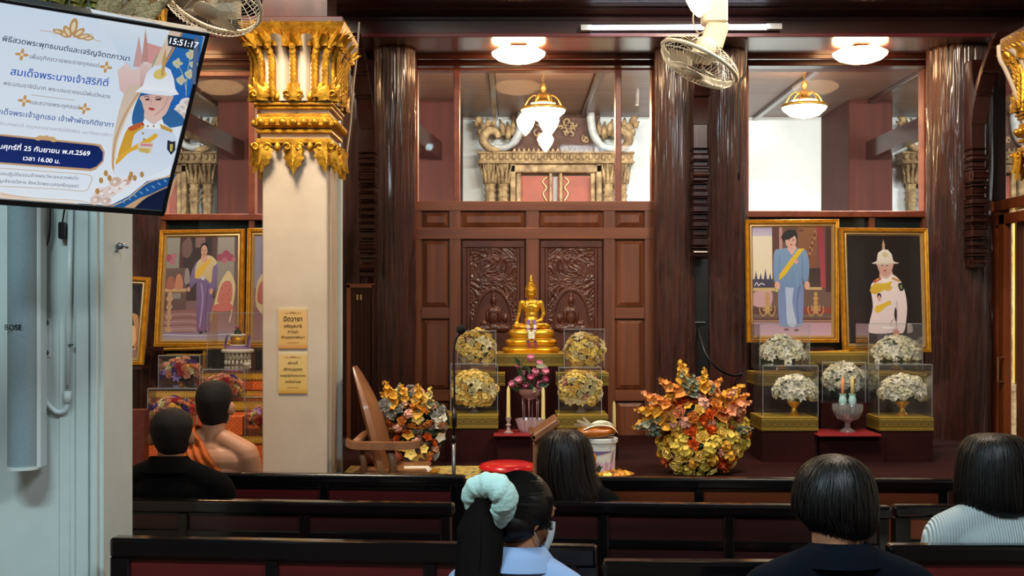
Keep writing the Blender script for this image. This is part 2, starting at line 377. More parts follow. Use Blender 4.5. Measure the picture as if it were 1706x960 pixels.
def text(name, body, m, mat4, width, parent, height=None, depth=.0, bold=.018):
    """lettering laid in the xz plane of mat4, centred on its origin; tone marks over upper vowels are raised"""
    up = 'ิีึืั'; tone = '่้๊๋์'
    def mk(t):
        c = bpy.data.curves.new('t', 'FONT'); c.body = t; c.size = 1; c.fill_mode = 'NONE'; c.offset = 0
        o = bpy.data.objects.new('t', c); COL.objects.link(o); return o
    base = ''; marks = []
    for i, ch in enumerate(body):
        if ch in tone and base and base[-1] in up: marks.append((len(base), ch))
        else: base += ch
    obs = [(mk(base), 0, 0)]
    for k, ch in marks:
        obs.append((mk('|'), None, 0)); obs.append((mk(base[:k]+'|'), None, 0)); obs.append((mk('ก'+ch), None, (k, ch))); obs.append((mk('ก|'), None, 0))
    dg = bpy.context.evaluated_depsgraph_get(); dg.update()
    def mesh(o):                             # fill every outline with the holes that lie in it
        wm_ = bpy.data.meshes.new_from_object(o.evaluated_get(dg)); nx = {}
        for e in wm_.edges: a, b = e.vertices; nx.setdefault(a, []).append(b); nx.setdefault(b, []).append(a)
        seen = set(); loops = []
        for v in range(len(wm_.vertices)):
            if v in seen or v not in nx: continue
            lp = [v]; seen.add(v); cur = v+1 if v+1 in nx[v] else nx[v][0]
            while cur not in seen:
                seen.add(cur); lp.append(cur); nn = [w for w in nx[cur] if w not in seen]
                if not nn: break
                cur = nn[0]
            loops.append([wm_.vertices[i].co.copy() for i in lp])
        def ar(l): return sum(p.x*q.y-q.x*p.y for p, q in zip(l, l[1:]+l[:1]))/2
        def ins(p, l):
            c = False
            for a, b in zip(l, l[1:]+l[:1]):
                if (a.y > p.y) != (b.y > p.y) and p.x < (b.x-a.x)*(p.y-a.y)/(b.y-a.y)+a.x: c = not c
            return c
        loops = [l for l in loops if len(l) > 2]; A_ = [ar(l) for l in loops]
        ish = [any(A_[j]*A_[i] < 0 and abs(A_[j]) > abs(A_[i]) and ins(loops[i][0], loops[j]) and ins(loops[i][len(loops[i])//2], loops[j]) for j in range(len(loops))) for i in range(len(loops))]
        outs = [l for l, h in zip(loops, ish) if not h]; ho = [l for l, h in zip(loops, ish) if h]; V_, F_ = [], []
        for ol in outs:
            hs = [h for h in ho if ins(h[0], ol) and ins(h[len(h)//2], ol)]; pl = [ol]+hs; n0 = len(V_); V_ += [p for l in pl for p in l]
            for tr in tessellate_polygon(pl): F_.append(tuple(n0+i for i in tr))
        me = bpy.data.meshes.new('x'); me.from_pydata([tuple(p) for p in V_], [], F_); return me
    def co(me):
        a = np.empty(len(me.vertices)*3); me.vertices.foreach_get('co', a); return a.reshape(-1, 3)
    bm = bmesh.new(); me = mesh(obs[0][0]); bm.from_mesh(me)
    if bold: 
        for dx, dy in ((bold, 0), (0, bold), (bold, bold)):
            m2 = me.copy(); m2.transform(Matrix.Translation((dx, dy, 0))); bm.from_mesh(m2)
    i = 1
    while i < len(obs):
        w0 = co(mesh(obs[i][0]))[:, 0].max(); w1 = co(mesh(obs[i+1][0]))[:, 0].max(); mm = mesh(obs[i+2][0]); wk = co(mesh(obs[i+3][0]))[:, 0].max()
        adv = w1-w0; advk = wk-w0
        b2 = bmesh.new(); b2.from_mesh(mm)
        bmesh.ops.delete(b2, geom=[v for v in b2.verts if v.co.y < .62], context='VERTS')
        for v in b2.verts: v.co.x += adv-advk; v.co.y += .17
        m3 = bpy.data.meshes.new('x'); b2.to_mesh(m3); b2.free(); bm.from_mesh(m3); i += 4
    for o, _, _ in obs: COL.objects.unlink(o)
    xs = [v.co.x for v in bm.verts]; x0, x1 = min(xs), max(xs); s = width/(x1-x0)
    if height: s = height/.7
    for v in bm.verts: v.co = mat4 @ Vector(((v.co.x-(x0+x1)/2)*s, -v.co.z*s, (v.co.y-.3)*s))
    me = bpy.data.meshes.new(name); bm.to_mesh(me); bm.free()
    return link(name, me, m, parent, None)

# ------------------------------------------------------------------ setting
def sbox(name, a, b, m, bev=0, parent=None):
    o = MB().bb(a, b, bev).build(name, m, parent, None)
    return struct(o) if parent is None else o
M['floor'] = mat('dark red brown floor', '4a2b22', .3, coat=.3, col2='3c221b', nsc=3)
sbox('floor', (-9, -3.2, -.1), (9, 14.9, 0), M['floor'])
sbox('wall_left', (-4.4, -3, 0), (-4.2, 8.6, 3.8), M['cream'])
sbox('wall_rear', (-4.4, -3.2, 0), (3.5, -3, 3.8), M['cream'])
sbox('wall_right', (3.3, -3, 0), (3.5, 6.6, 3.8), M['cream'])
sbox('ceiling', (-4.4, -3.2, 3.8), (3.5, 7.0, 3.9), M['wood_dark_x'])
sbox('trim_1', (-4.2, 7.0, 3.47), (3.5, 7.7, 3.9), M['wood_dark_x'], .004)
o = bpy.data.objects['trim_1']
for k, (z, y) in enumerate(((3.47, 7.16), (3.47, 7.38), (3.47, 7.58))):
    sbox('moulding', (-4.2, y, z-.012), (3.3, y+.025, z+.002), M['wood_dark_x'], .003, o)
sbox('trim_2', (-4.2, 7.7, 3.30), (3.5, 8.6, 3.9), M['wood_dark_x'], .004)
o = bpy.data.objects['trim_2']
M['wood_crimson'] = mat('crimson painted beam edge', '5e1a20', .35, coat=.4)
sbox('moulding', (-4.2, 7.675, 3.30), (3.3, 7.7, 3.326), M['wood_crimson'], .003, o)
sbox('moulding', (-4.2, 7.68, 3.41), (3.3, 7.7, 3.43), M['wood_dark_x'], .003, o)
sbox('moulding', (-4.2, 8.2, 3.27), (3.3, 8.24, 3.302), M['wood_dark_x'], .004, o)
sbox('moulding', (-4.2, 8.36, 3.255), (3.3, 8.5, 3.302), M['wood_dark_x'], .004, o)
# the wooden wall between the bays and the outer hall
YW = 8.5
def wx(px, d=YW): return (px-CX)/F*d
def wz(py, d=YW): return CZ+(CY-py)/F*d
sbox('wall_back', (-4.4, YW, 0), (wx(268), YW+.12, 3.9), M['wood_dark_z'])
for a, b in ((577, 688), (1093, 1238), (1545, 1662)):
    sbox('wall_back', (wx(a), YW, 0), (wx(b), YW+.12, 3.9), M['wood_dark_z'])
def window(n, x0, x1, y0, y1, mull, low, fr=M['frame_wood']):
    w = bpy.data.objects.new('window_%d' % n, None); COL.objects.link(w); w.location = (wx((x0+x1)/2), YW, wz(y1)); struct(w, 'upper hall window glazed in a brown wooden frame')
    t = .035
    MB().bb((wx(x0), YW-.03, wz(y1)), (wx(x0)+t, YW+.09, wz(y0)), .004).build('window_jamb', fr, w, None)
    MB().bb((wx(x1)-t, YW-.03, wz(y1)), (wx(x1), YW+.09, wz(y0)), .004).build('window_jamb', fr, w, None)
    MB().bb((wx(x0), YW-.031, wz(y0)-t), (wx(x1), YW+.09, wz(y0)), .004).build('window_head', fr, w, None)
    MB().bb((wx(x0), YW-.035, wz(y1)-.045), (wx(x1), YW+.09, wz(y1)), .004).build('window_sill', fr, w, None)
    for m in mull: MB().bb((wx(m)-.021, YW-.025, wz(y1)), (wx(m)+.021, YW+.08, wz(y0)), .004).build('mullion', fr, w, None)
    ed = [x0]+list(mull)+[x1]
    for a, b in zip(ed, ed[1:]):
        MB().bb((wx(a)+.015, YW+.03, wz(y1)), (wx(b)-.015, YW+.036, wz(y0)-.02)).build('pane', M['glass'], w, None)
    if low:
        MB().bb((wx(x0), YW+.04, 0), (wx(x1), YW+.06, wz(y1)-.04)).build('lower_pane', M['teal_glass'], w, None)
        for m in ([x0+4]+list(mull)+[x1-4] if mull else [x0+4, (x0+x1)/2+60, x1-4]):
            MB().bb((wx(m)-.022, YW-.02, 0), (wx(m)+.022, YW+.07, wz(y1)-.04), .004).build('lower_stile', M['wood_red_z'], w, None)
        MB().bb((wx(x0), YW-.02, 1.02), (wx(x1), YW+.07, 1.08), .004).build('lower_rail', M['wood_red_z'], w, None)
    sbox('wall_back', (wx(x0), YW, wz(y0)), (wx(x1), YW+.12, 3.9), M['wood_dark_x'])
window(1, 268, 577, 120, 357, [420], True)
window(2, 688, 1093, 110, 337, [761, 1030], False)
window(3, 1238, 1545, 108, 352, [], True)
sbox('wall_back', (wx(688), YW, 0), (wx(1093), YW+.12, wz(337)-.045), M['wood_dark_z'])
# right-hand side wall: upper window over a sliding door
XR = 3.27
w = bpy.data.objects.new('window_4', None); COL.objects.link(w); w.location = (XR, 7.4, 2.26); struct(w, 'upper side window in a brown wooden frame')
MB().bb((XR, 6.6, 2.22), (XR+.09, 8.4, 2.29), .004).build('window_sill', M['door_orange'], w, None)
MB().bb((XR, 6.6, 3.30), (XR+.09, 8.4, 3.37), .004).build('window_head', M['wood_dark_y'], w, None)
MB().bb((XR, 8.16, 2.29), (XR+.09, 8.24, 3.3), .004).build('window_jamb', M['wood_dark_z'], w, None)
MB().bb((XR+.03, 6.6, 2.28), (XR+.036, 8.2, 3.32)).build('pane', M['glass'], w, None)
d1 = bpy.data.objects.new('door_1', None); COL.objects.link(d1); d1.location = (XR, 7.6, 0); struct(d1, 'sliding glazed door with orange brown stiles and a looped pull handle')
MB().bb((XR-.03, 8.10, 0), (XR+.09, 8.18, 2.22), .004).build('door_post', M['door_orange'], d1, None)
MB().bb((XR-.02, 7.93, .05), (XR+.03, 8.02, 2.19), .004).build('door_stile', M['door_orange'], d1, None)
MB().bb((XR+.05, 7.79, .05), (XR+.09, 7.90, 2.19), .004).build('door_stile', M['wood_red_z'], d1, None)
MB().bb((XR-.02, 6.7, 2.12), (XR+.03, 8.1, 2.19), .004).build('door_rail', M['door_orange'], d1, None)
MB().bb((XR, 6.7, .1), (XR+.006, 7.95, 2.15)).build('pane', M['glass'], d1, None)
h = MB(); a = XR-.02
h.tube([(a, 7.93, 1.08), (a-.04, 7.93, 1.08), (a-.04, 7.93, 1.24), (a, 7.93, 1.24)], .007).build('handle', M['chair_wood'], d1)
for x in (1.0, ): sbox('wall_right', (XR, 6.6, 3.3), (XR+.1, 8.6, 3.9), M['wood_dark_y'])
# outer hall
sbox('wall_far', (-9, 14.6, 0), (9, 14.8, 3.95), M['outer_wall'])
sbox('wall_outer_left', (-9.1, 8.6, 0), (-9, 14.8, 3.95), M['outer_wall'])
sbox('wall_outer_right', (9, 3, 0), (9.1, 14.8, 3.95), M['outer_wall'])
sbox('wall_outer_near', (3.5, 3, 0), (9, 3.1, 3.95), M['outer_wall'])
hc = sbox('ceiling_outer', (-9.1, 3, 3.92), (9.1, 14.8, 4.0), M['outer_ceiling'])
for k in range(17):                          # ceiling boards and the mouldings over their joints
    x = -8.6+k*1.05
    MB().bb((x+.03, 8.7 if x < 3.2 else 3.1, 3.895), (x+1.02, 14.6, 3.925), .006).build('ceiling_board', M['outer_ceiling'], hc, None)
    MB().bb((x-.03, 8.7 if x < 3.2 else 3.1, 3.85), (x+.03, 14.6, 3.925), .006).build('ceiling_moulding', M['wood_dark_y'], hc, None)
for k in range(1): MB().bb((-9, 9.2+k*1.6, 3.84), (9, 9.27+k*1.6, 3.9), .006).build('ceiling_moulding', M['outer_wood'], hc, None)
for a, b in ((693, 764), (1414, 1487), (362, 436), (1060-2000, 1130-2000)):
    c = sbox('wall_column', (wx(a, 13.4), 13.4, 0), (wx(b, 13.4), 14.6, 3.92), M['outer_wood'], .01)
    xm = (wx(a, 13.4)+wx(b, 13.4))/2
    s = 1 if a > 900 else -1
    m = MB(); m.loft([[(xm-.06+s*.9, 10.2, 3.84), (xm+.06+s*.9, 10.2, 3.84), (xm+.06+s*.9, 10.2, 3.66), (xm-.06+s*.9, 10.2, 3.66)],
                      [(xm-.06, 13.42, 3.42), (xm+.06, 13.42, 3.42), (xm+.06, 13.42, 3.22), (xm-.06, 13.42, 3.22)]])
    m.build('strut', M['wood_dark_y'], c, None)

# ------------------------------------------------------------------ trunks, brackets
def trunk(cpx, half, d, z1, seed, label):
    r = half*d/F; c = P(cpx, CY, d); nt, nz = 170, 170; rings = []
    for k in range(nz+1):
        z = z1*k/nz; ring = []
        sway = .015*noise.noise(Vector((seed, 0, z*.8)))
        for j in range(nt):
            a = 2*PI*j/nt; q = Vector((math.cos(a)*5+seed, math.sin(a)*5, z*.9))
            g = noise.noise(q)*.35+noise.noise(Vector((math.cos(a)*14+seed, math.sin(a)*14, z*2.2)))*.45+noise.noise(Vector((math.cos(a)*26+seed, math.sin(a)*26, z*3)))*.35
            cr = -abs(noise.noise(Vector((math.cos(a)*9, math.sin(a)*9+seed, z*1.1))))**.6*.35
            rr = r*(.97+.09*g+.17*cr+.03*noise.noise(Vector((seed, math.cos(a)*1.5, math.sin(a)*1.5+z*.6))))
            ring.append((c.x+sway+rr*math.cos(a), c.y+rr*math.sin(a), z))
        rings.append(ring)
    o = MB().loft(rings).build('tree_trunk_pillar', M['trunk'], None, 3)
    return tag(o, label, 'pillar')
trunk(657, 36, 8.05, 3.3, 3, 'varnished tree trunk pillar between the carved wooden screen and the cream pillar')
trunk(592, 22, 8.2, 3.3, 9, 'narrow varnished tree trunk close behind the cream pillar with gold capital')
trunk(1126, 36, 8.05, 3.3, 17, 'left trunk of the varnished pair standing right of the carved screen')
trunk(1206, 38, 8.1, 3.3, 29, 'right trunk of the varnished pair, beside the portrait in blue')
trunk(1597, 54, 8.05, 3.3, 41, 'thick knotted trunk pillar at right, beside the portrait in white uniform')
trunk(236, 34, 8.05, 3.3, 53, 'reddish trunk pillar at left between the white pillar and the portraits')
def bracket(px, d, segs, w, ytop, label, lean=0):
    z0, z1 = wz(segs[-1], d), wz(ytop, d); x = wx(px, d); y = d
    t = thing('carved_bracket', label, 'bracket', (x, y, z0))
    hw = w*d/F/2
    MB().bb((x-hw, y-.02, wz(segs[0], d)), (x+hw, y+.12, z1), .006).build('shaft', M['wood_dark_z'], t)
    b = MB(); b.loft([[(x-hw+lean*u, y-.03-.28*u**2, wz(segs[0]-40, d)+(3.28-wz(segs[0]-40, d))*u), (x+hw+lean*u, y-.03-.28*u**2, wz(segs[0]-40, d)+(3.28-wz(segs[0]-40, d))*u),
                       (x+hw+lean*u, y+.03-.28*u**2, wz(segs[0]-40, d)+(3.28-wz(segs[0]-40, d))*u), (x-hw+lean*u, y+.03-.28*u**2, wz(segs[0]-40, d)+(3.28-wz(segs[0]-40, d))*u)] for u in [i/8 for i in range(9)]])
    b.build('curved_arm', M['wood_dark_z'], t)
    for k, (a, b_) in enumerate(zip(segs, segs[1:])):
        za, zb = wz(a, d), wz(b_, d); h = za-zb; m = MB()
        q = hw*(1.05 if k % 2 else .93); dp = .05 if k % 2 else .025
        m.bb((x-q, y-dp, zb+h*.12), (x+q, y+.12, za-h*.12), min(.006, h*.1))
        m.bb((x-hw*1.1, y-.06, za-h*.13), (x+hw*1.1, y+.12, za-h*.02), .002)
        if h > .07:
            m.tube([(x-q, y-dp, (za+zb)/2), (x+q, y-dp, (za+zb)/2)], h*.2, 10)
        m.build('carved_step', M['wood_dark_z'], t)
    for k in range(3):
        u = .35+.25*k; zz = wz(segs[0]-40, d)+(3.28-wz(segs[0]-40, d))*u
        MB().tube([(x-hw*1.1+lean*u, y-.04-.28*u*u, zz), (x+hw*1.1+lean*u, y-.04-.28*u*u, zz)], .012, 8).build('roll', M['wood_dark_z'], t)
    return t
bracket(613, 7.78, [255, 265, 275, 284, 310, 322, 336, 350, 361, 372, 384, 400, 425, 467], 26, 100, 'carved wooden bracket on the narrow trunk beside the cream pillar', -.06)
bracket(1166, 7.8, [248, 258, 268, 279, 306, 318, 330, 342, 356, 368, 380, 395, 412, 430], 25, 120, 'carved wooden bracket between the pair of trunks, under the hanging fan', 0)
bracket(1628, 7.75, [248, 260, 268, 280, 308, 330, 342, 362, 372, 380, 398, 412, 424, 450], 25, 100, 'carved wooden bracket on the thick trunk at right, beside the side window', .05)
o = MB().bb(P(1155, 800, 8.0), P(1177, 432, 8.1), .004).build('gap_shade_strip', M['black']); struct(o)  # black strip standing in for the shade in the gap between the trunks
MB().bb(P(1158, 538, 7.97), P(1174, 536, 8.0)).build('metal_catch', M['steel'], o)
# dark slatted board leaning beside the left trunk
t = thing('slatted_board', 'tall dark slatted board with a brown frame behind the wooden chair', 'board', Vector((wx(600, 7.4), 7.4, .7)))
fr = M['wood_red_z']
MB().bb(Vector((wx(577, 7.4), 7.4, .7)), P(585, 474, 7.44), .003).build('frame_stile', fr, t); MB().bb(Vector((wx(619, 7.4), 7.4, .7)), P(624, 474, 7.44), .003).build('frame_stile', M['wood_dark_z'], t)
MB().bb(P(577, 480, 7.4), P(624, 473, 7.44), .003).build('frame_rail', fr, t)
MB().bb(Vector((wx(585, 7.4), 7.425, .7)), P(619, 480, 7.44)).build('backing', M['wood_dark_z'], t)
for k in range(5):
    MB().bb(Vector((wx(587+k*6.6, 7.4), 7.415, .7)), P(591.5+k*6.6, 484, 7.426), .002).build('slat', M['wood_dark_z'], t)
for k in range(2): MB().bb(P(594+k*6, 500, 7.40), P(597+k*6, 491, 7.416)).build('brass_mark', M['gold_pale'], t)
# black cable down the right trunk of the pair, and above the right window
tag(MB().tube(spl([tuple(P(x, y, dd)) for x, y, dd in ((1164, 545, 7.98), (1166, 560, 7.85), (1176, 590, 7.78), (1196, 614, 7.77), (1222, 626, 7.85), (1243, 620, 8.1))], 6), .008, 6).build('cable', M['black'], None, 3), 'slack black cable hanging low in front of the right trunk of the pair', 'cable')
tag(MB().tube(spl([tuple(P(x, y, 7.7)) for x, y in ((1243, 60), (1241, 118), (1232, 140), (1231, 175), (1231, 300))], 6), .008, 6).build('cable', M['black'], None, 3), 'black cable running down beside the upper right window frame', 'cable')

# ------------------------------------------------------------------ carved wooden screen behind the altar
DS = 8.2
t = thing('carved_screen', 'tall red brown panelled wooden screen with two carved panels behind the golden statue', 'screen', P(888, 800, DS))
def sp(a, b, th, front, m, name='panel', bev=.006):   # board from px corner to px corner, its front at depth DS-front
    return MB().bb(P(a[0], a[1], DS)+Vector((0, -front, 0)), P(b[0], b[1], DS)+Vector((0, th-front, 0)), bev).build(name, m, t, None)
sp((686, 960), (1091, 336), .03, 0, M['wood_red_z'], 'backing', 0)
for x0, x1 in ((686, 702), (749, 768), (876, 898), (1005, 1024), (1073, 1091)): sp((x0, 960), (x1, 336), .03, .03, M['wood_red_z'], 'stile', .003)
for y0, y1 in ((336, 352), (380, 399)): sp((686, y1), (1091, y0), .03, .034, M['wood_red_x'], 'rail', .003)
for (x0, x1) in ((702, 749), (1024, 1073)):
    for y0, y1 in ((513, 531), (650, 668)): sp((x0, y1), (x1, y0), .03, .032, M['wood_red_x'], 'rail', .003)
def fielded(x0, y0, x1, y1):
    m = MB(); a = P(x0, y1, DS); b = P(x1, y0, DS); e = .028; f = -.008; g = -.024
    o_ = [(a.x, a.z), (b.x, a.z), (b.x, b.z), (a.x, b.z)]; i_ = [(a.x+e, a.z+e), (b.x-e, a.z+e), (b.x-e, b.z-e), (a.x+e, b.z-e)]
    m.loft([[(x, DS, z) for x, z in o_], [(x, DS+f, z) for x, z in o_], [(x, DS+g, z) for x, z in i_]])
    m.build('raised_panel', M['wood_red_z'], t, .3)
for x0, x1 in ((705, 747), (771, 874), (900, 1002), (1027, 1071)): fielded(x0, 354, x1, 378)
for x0, x1 in ((705, 747), (1027, 1071)):
    fielded(x0, 401, x1, 511); fielded(x0, 533, x1, 648); fielded(x0, 670, x1, 900)
def relief(x0, y0, x1, y1, name, flip):
    a, b = P(x0, y1, DS-.02), P(x1, y0, DS-.02); nx, nz = 128, 236; W, H = b.x-a.x, b.z-a.z
    u = np.linspace(0, 1, nx); v = np.linspace(0, 1, nz)
    rows = []; vx = (1-u) if flip else u
    for j in range(nz):
        row = []
        for i in range(nx):
            X, Z = vx[i]*W*22, v[j]*H*22
            w1 = noise.noise(Vector((X*.35, Z*.35, 3)))*2.2; w2 = noise.noise(Vector((X*.35, Z*.35, 9)))*2.2
            q = Vector((X+w1, Z+w2, 0))
            h = (1-abs(noise.noise(q*.8))*3.4); h = max(h, 0)**1.2*.75
            h2 = (1-abs(noise.noise(q*1.7+Vector((5, 5, 0))))*3.2); h = max(h, max(h2, 0)*.6)+.2*noise.noise(q*3)
            # arch niche with a seated figure
            cx_, cz_ = (vx[i]-.5), (v[j]-.08)*.83
            ar = math.hypot(cx_/.36, max(cz_-.20, 0)/.24) if cz_ > .20 else abs(cx_)/.36
            if cz_ < .44 and ar < 1: h = -.3
            if cz_ < .46 and 1 <= ar < 1.12: h = .75
            def e(ex, ez, rx, rz, hh):
                d_ = ((cx_-ex)/rx)**2+((cz_-ez)/rz)**2
                return hh*math.sqrt(1-d_) if d_ < 1 else -9
            fig = max(e(0, .375, .062, .035, 1.5), e(0, .405, .04, .025, 1.2), e(0, .43, .018, .018, 1.0), e(0, .335, .03, .02, 1.1), e(0, .29, .13, .035, 1.4), e(0, .25, .095, .06, 1.5),
                      e(-.13, .25, .03, .05, 1.1), e(.13, .26, .03, .055, 1.1), e(-.2, .2, .08, .02, 1.1), e(.24, .24, .06, .03, 1.0), e(-.2, .165, .17, .028, 1.5), e(.18, .165, .17, .028, 1.5), e(0, .17, .12, .035, 1.5))
            h = max(h, fig)
            bd = min(u[i], 1-u[i], v[j]*2, (1-v[j])*2)
            if bd < .012: h = 0
            row.append((a.x+u[i]*W, DS-.012-.010*h, a.z+v[j]*H))
        rows.append(row)
    m = MB().grid(rows); o = m.build(name, M['carved'], t, 3, recalc=False)
    return o
for k, (x0, x1) in enumerate(((770, 874), (900, 1003))):
    for a, b in (((x0, 413), (x1, 401)), ((x0, 900), (x0+8, 413)), ((x1-8, 900), (x1, 413))): sp(a, b, .03, .026, M['carved'], 'moulding', .004)
    sp((x0+8, 900), (x0+13, 413), .03, .018, M['carved'], 'moulding', .003); sp((x1-13, 900), (x1-8, 413), .03, .018, M['carved'], 'moulding', .003)
    relief(x0+12, 412, x1-12, 600, 'carved_relief', k)

# ------------------------------------------------------------------ gilded doorways of the outer hall
M['leaf_red'] = mat('orange red lacquer door leaf', '9a4228', .55, col2='84361f', nsc=6)
M['naga_white'] = mat('weathered pale stucco', 'c3c6c2', .6, col2='9fa3a0', nsc=9, bump=.3)
M['ped_brown'] = mat('brown carved pediment ground', '5f4033', .7, col2='452c22', nsc=14, bump=.7, bdist=.02)
M['gold_pale2'] = mat('dull pale gilding', 'a98d68', .5, .2, col2='7f654a', nsc=14, bump=.4)
def gilded_doorway(dx, label, detail=True):
    D = 14.4; t = thing('gilded_doorway', label, 'doorway', Vector((wx(926+dx, D), D+.2, 0)))
    def q(x, y, dy=0): return P(x+dx, y, D)+Vector((0, -dy, 0))
    G = M['gold_old']
    def bx(name, a, b, th, front, m, bev=.01): return MB().bb(q(*a)+Vector((0, -front, 0)), q(*b)+Vector((0, .2, 0)), bev).build(name, m, t, None)
    z0 = CY+1.56*F/D
    bx('door_leaf', (868, z0), (922, 292), 0, -.08, M['leaf_red'], 0); bx('door_leaf', (930, z0), (986, 292), 0, -.08, M['leaf_red'], 0)
    for s in (1, -1):
        def sx(x): return 926+(x-926)*s
        for a, b, f in (((850, z0), (859, 272), .05), ((860, z0), (868, 288), 0), ((915, z0), (920, 286), 0)):
            bx('door_jamb', (sx(a[0]), a[1]), (sx(b[0]), b[1]), 0, f, G)
        for i, (xa, xb) in enumerate(((806, 827), (828, 849))):
            c = (xa+xb)/2; hw = (xb-xa)/2*D/F; cc = q(sx(c), 300)
            prof = [(hw*.75, 0), (hw*.75, wz(340, D)), (hw*.95, wz(336, D)), (hw*.8, wz(331, D)), (hw*1.0, wz(326, D)), (hw*.7, wz(321, D)), (hw*.98, wz(316, D)), (hw*.75, wz(311, D)), (hw*1.05, wz(305, D)), (hw*.8, wz(295, D)), (hw*.8, wz(288, D)), (hw*1.1, wz(278, D)), (hw*1.15, wz(272, D))]
            MB().lathe(prof, (cc.x, cc.y+.02, 0), 8).build('half_column', G, t, .4)
            m = MB()
            for k in range(5):
                a = -PI*.9+k*PI*.2*.9; px, py_ = cc.x+math.cos(a)*hw*.9, cc.y+.02+math.sin(a)*hw*.9
                m.tube([(px, py_, wz(306, D)), (px+math.cos(a)*.02, py_+math.sin(a)*.02, wz(292, D)), (px+math.cos(a)*.06, py_+math.sin(a)*.06, wz(274, D))], [.03, .022, .006], 5)
            m.build('lotus_petal_ring', G, t, 3)
        # sweeping naga finial
        wh = [(sx(869), 190), (sx(868), 205), (sx(864), 225), (sx(854), 241), (sx(838), 248), (sx(824), 247)]
        MB().tube([tuple(q(x, y, .09)) for x, y in spl(wh, 4)], [.085]*12+[.07]*9, 8, flat=.6).build('pale_sweep', M['naga_white'], t, 3)
        gd = [(sx(832), 251), (sx(817), 250), (sx(807), 240), (sx(807), 228), (sx(815), 220), (sx(826), 222), (sx(831), 232)]
        MB().tube([tuple(q(x, y, .12)) for x, y in spl(gd, 4)], [.04+.035*math.sin(PI*i/24) for i in range(25)], 8, flat=.8).build('curl', G, t, 3)
        hd = MB()
        for (x, y, x2, y2, r) in ((808, 222, 800, 205, .06), (800, 206, 790, 196, .05), (795, 212, 788, 204, .04), (812, 215, 812, 198, .04), (820, 214, 824, 195, .035), (838, 226, 832, 200, .04), (846, 232, 845, 204, .04), (853, 226, 854, 200, .035), (800, 225, 797, 215, .045)):
            hd.tube([tuple(q(sx(x), y, .08)), tuple(q(sx((x+x2)/2+2), (y+y2)/2, .12)), tuple(q(sx(x2), y2, .06))], [r, r*.9, .008], 6)
        hd.build('naga_crest', G, t, 3)
    bx('lintel', (798, 271), (1054, 256), 0, .08, G); bx('lintel_bead', (796, 274), (1056, 270), 0, .12, G); bx('lintel_bead', (796, 258), (1056, 254), 0, .12, G)
    m = MB()
    for k in range(24):
        x = 803+k*10.6; m.ball(q(x, 263, .09), (.032, .03, .04), None, 8, 6)
    m.build('carved_band', G, t, 3)
    bx('door_head', (850, 288), (1002, 275), 0, .05, G); bx('pediment', (852, 256), (1000, 150), 0, .0, M['ped_brown'], .01)
    m = MB()
    for k in range(18):
        x = 857+k*8; a, b, c = q(x-3.6, 255, .05), q(x+3.6, 255, .05), q(x, 247, .05)
        m.loft([[a, b, c], [a+Vector((0, .1, 0)), b+Vector((0, .1, 0)), c+Vector((0, .1, 0))]])
    m.build('leaf_row', M['gold_pale2'], t, None)
    m = MB(); rr = random.Random(4)
    for k in range(26):
        x = 872+rr.random()*108; y = 200+rr.random()*42; s = rr.choice((1, -1)); r0 = 4+rr.random()*5; a0 = rr.random()*6
        m.tube([tuple(q(x+s*r0*(1-i/9)*math.cos(a0+i*.75), y+r0*(1-i/9)*math.sin(a0+i*.75), .02)) for i in range(8)], .016, 5)
    m.build('scroll_carving', M['gold_pale2'], t, 3)
    for s in (1, -1):
        def sx(x): return 926+(x-926)*s
        m = MB(); m.tube([tuple(q(sx(x), y, -.06)) for x, y in spl([(912, 335), (905, 322), (911, 312), (904, 302), (912, 294)], 4)], .012, 5); m.build('gilt_scroll', M['gold_pale'], t, 3)
    return t
gilded_doorway(0, 'gilded doorway with orange doors seen through the window above the carved screen')
gilded_doorway(-690, 'gilded doorway of the outer hall seen through the left window beside the television')
gilded_doorway(702, 'gilded doorway of the outer hall at the right edge of the right window')

# ------------------------------------------------------------------ lamps
def flush_lamp(px, label):
    D = 7.95; c = Vector((wx(px, D), D, 3.295)); t = thing('ceiling_lamp', label, 'lamp', c, None)
    w = .178; MB().bb(c+Vector((-.055, -.055, -.035)), c+Vector((.055, .055, 0)), .004).build('lamp_base', M['wood_dark_x'], t)
    MB().lathe([(.03, -.022), (w*.8, -.02), (w, -.04), (w*.97, -.055), (w*.8, -.08), (w*.5, -.098), (w*.15, -.106), (0, -.107)], c, 32).build('lamp_bowl', M['lamp_glass'], t, 3)
flush_lamp(864, 'glowing flush ceiling lamp over the carved wooden screen')
flush_lamp(1433, 'glowing flush ceiling lamp over the two right portraits')
flush_lamp(295, 'glowing flush ceiling lamp over the left portraits, hidden behind the television')
t = thing('tube_lamp', 'long lit white tube lamp fixed under the dark beam', 'lamp', P(1135, 47, 7.64))
MB().tube([P(985, 46, 7.62), P(1278, 44, 7.62)], .014, 10).build('tube', M['tube_light'], t, 3)
MB().bb(P(968, 50, 7.63), P(985, 44, 7.68)).build('end_cap', M['white_plastic'], t); MB().bb(P(1278, 48, 7.63), P(1300, 42, 7.68)).build('end_cap', M['white_plastic'], t)
MB().bb(P(985, 50, 7.65), P(1278, 46, 7.69)).build('batten', M['white_plastic'], t)
M['gold_dark'] = mat('dark brass', '8a6426', .35, .8)
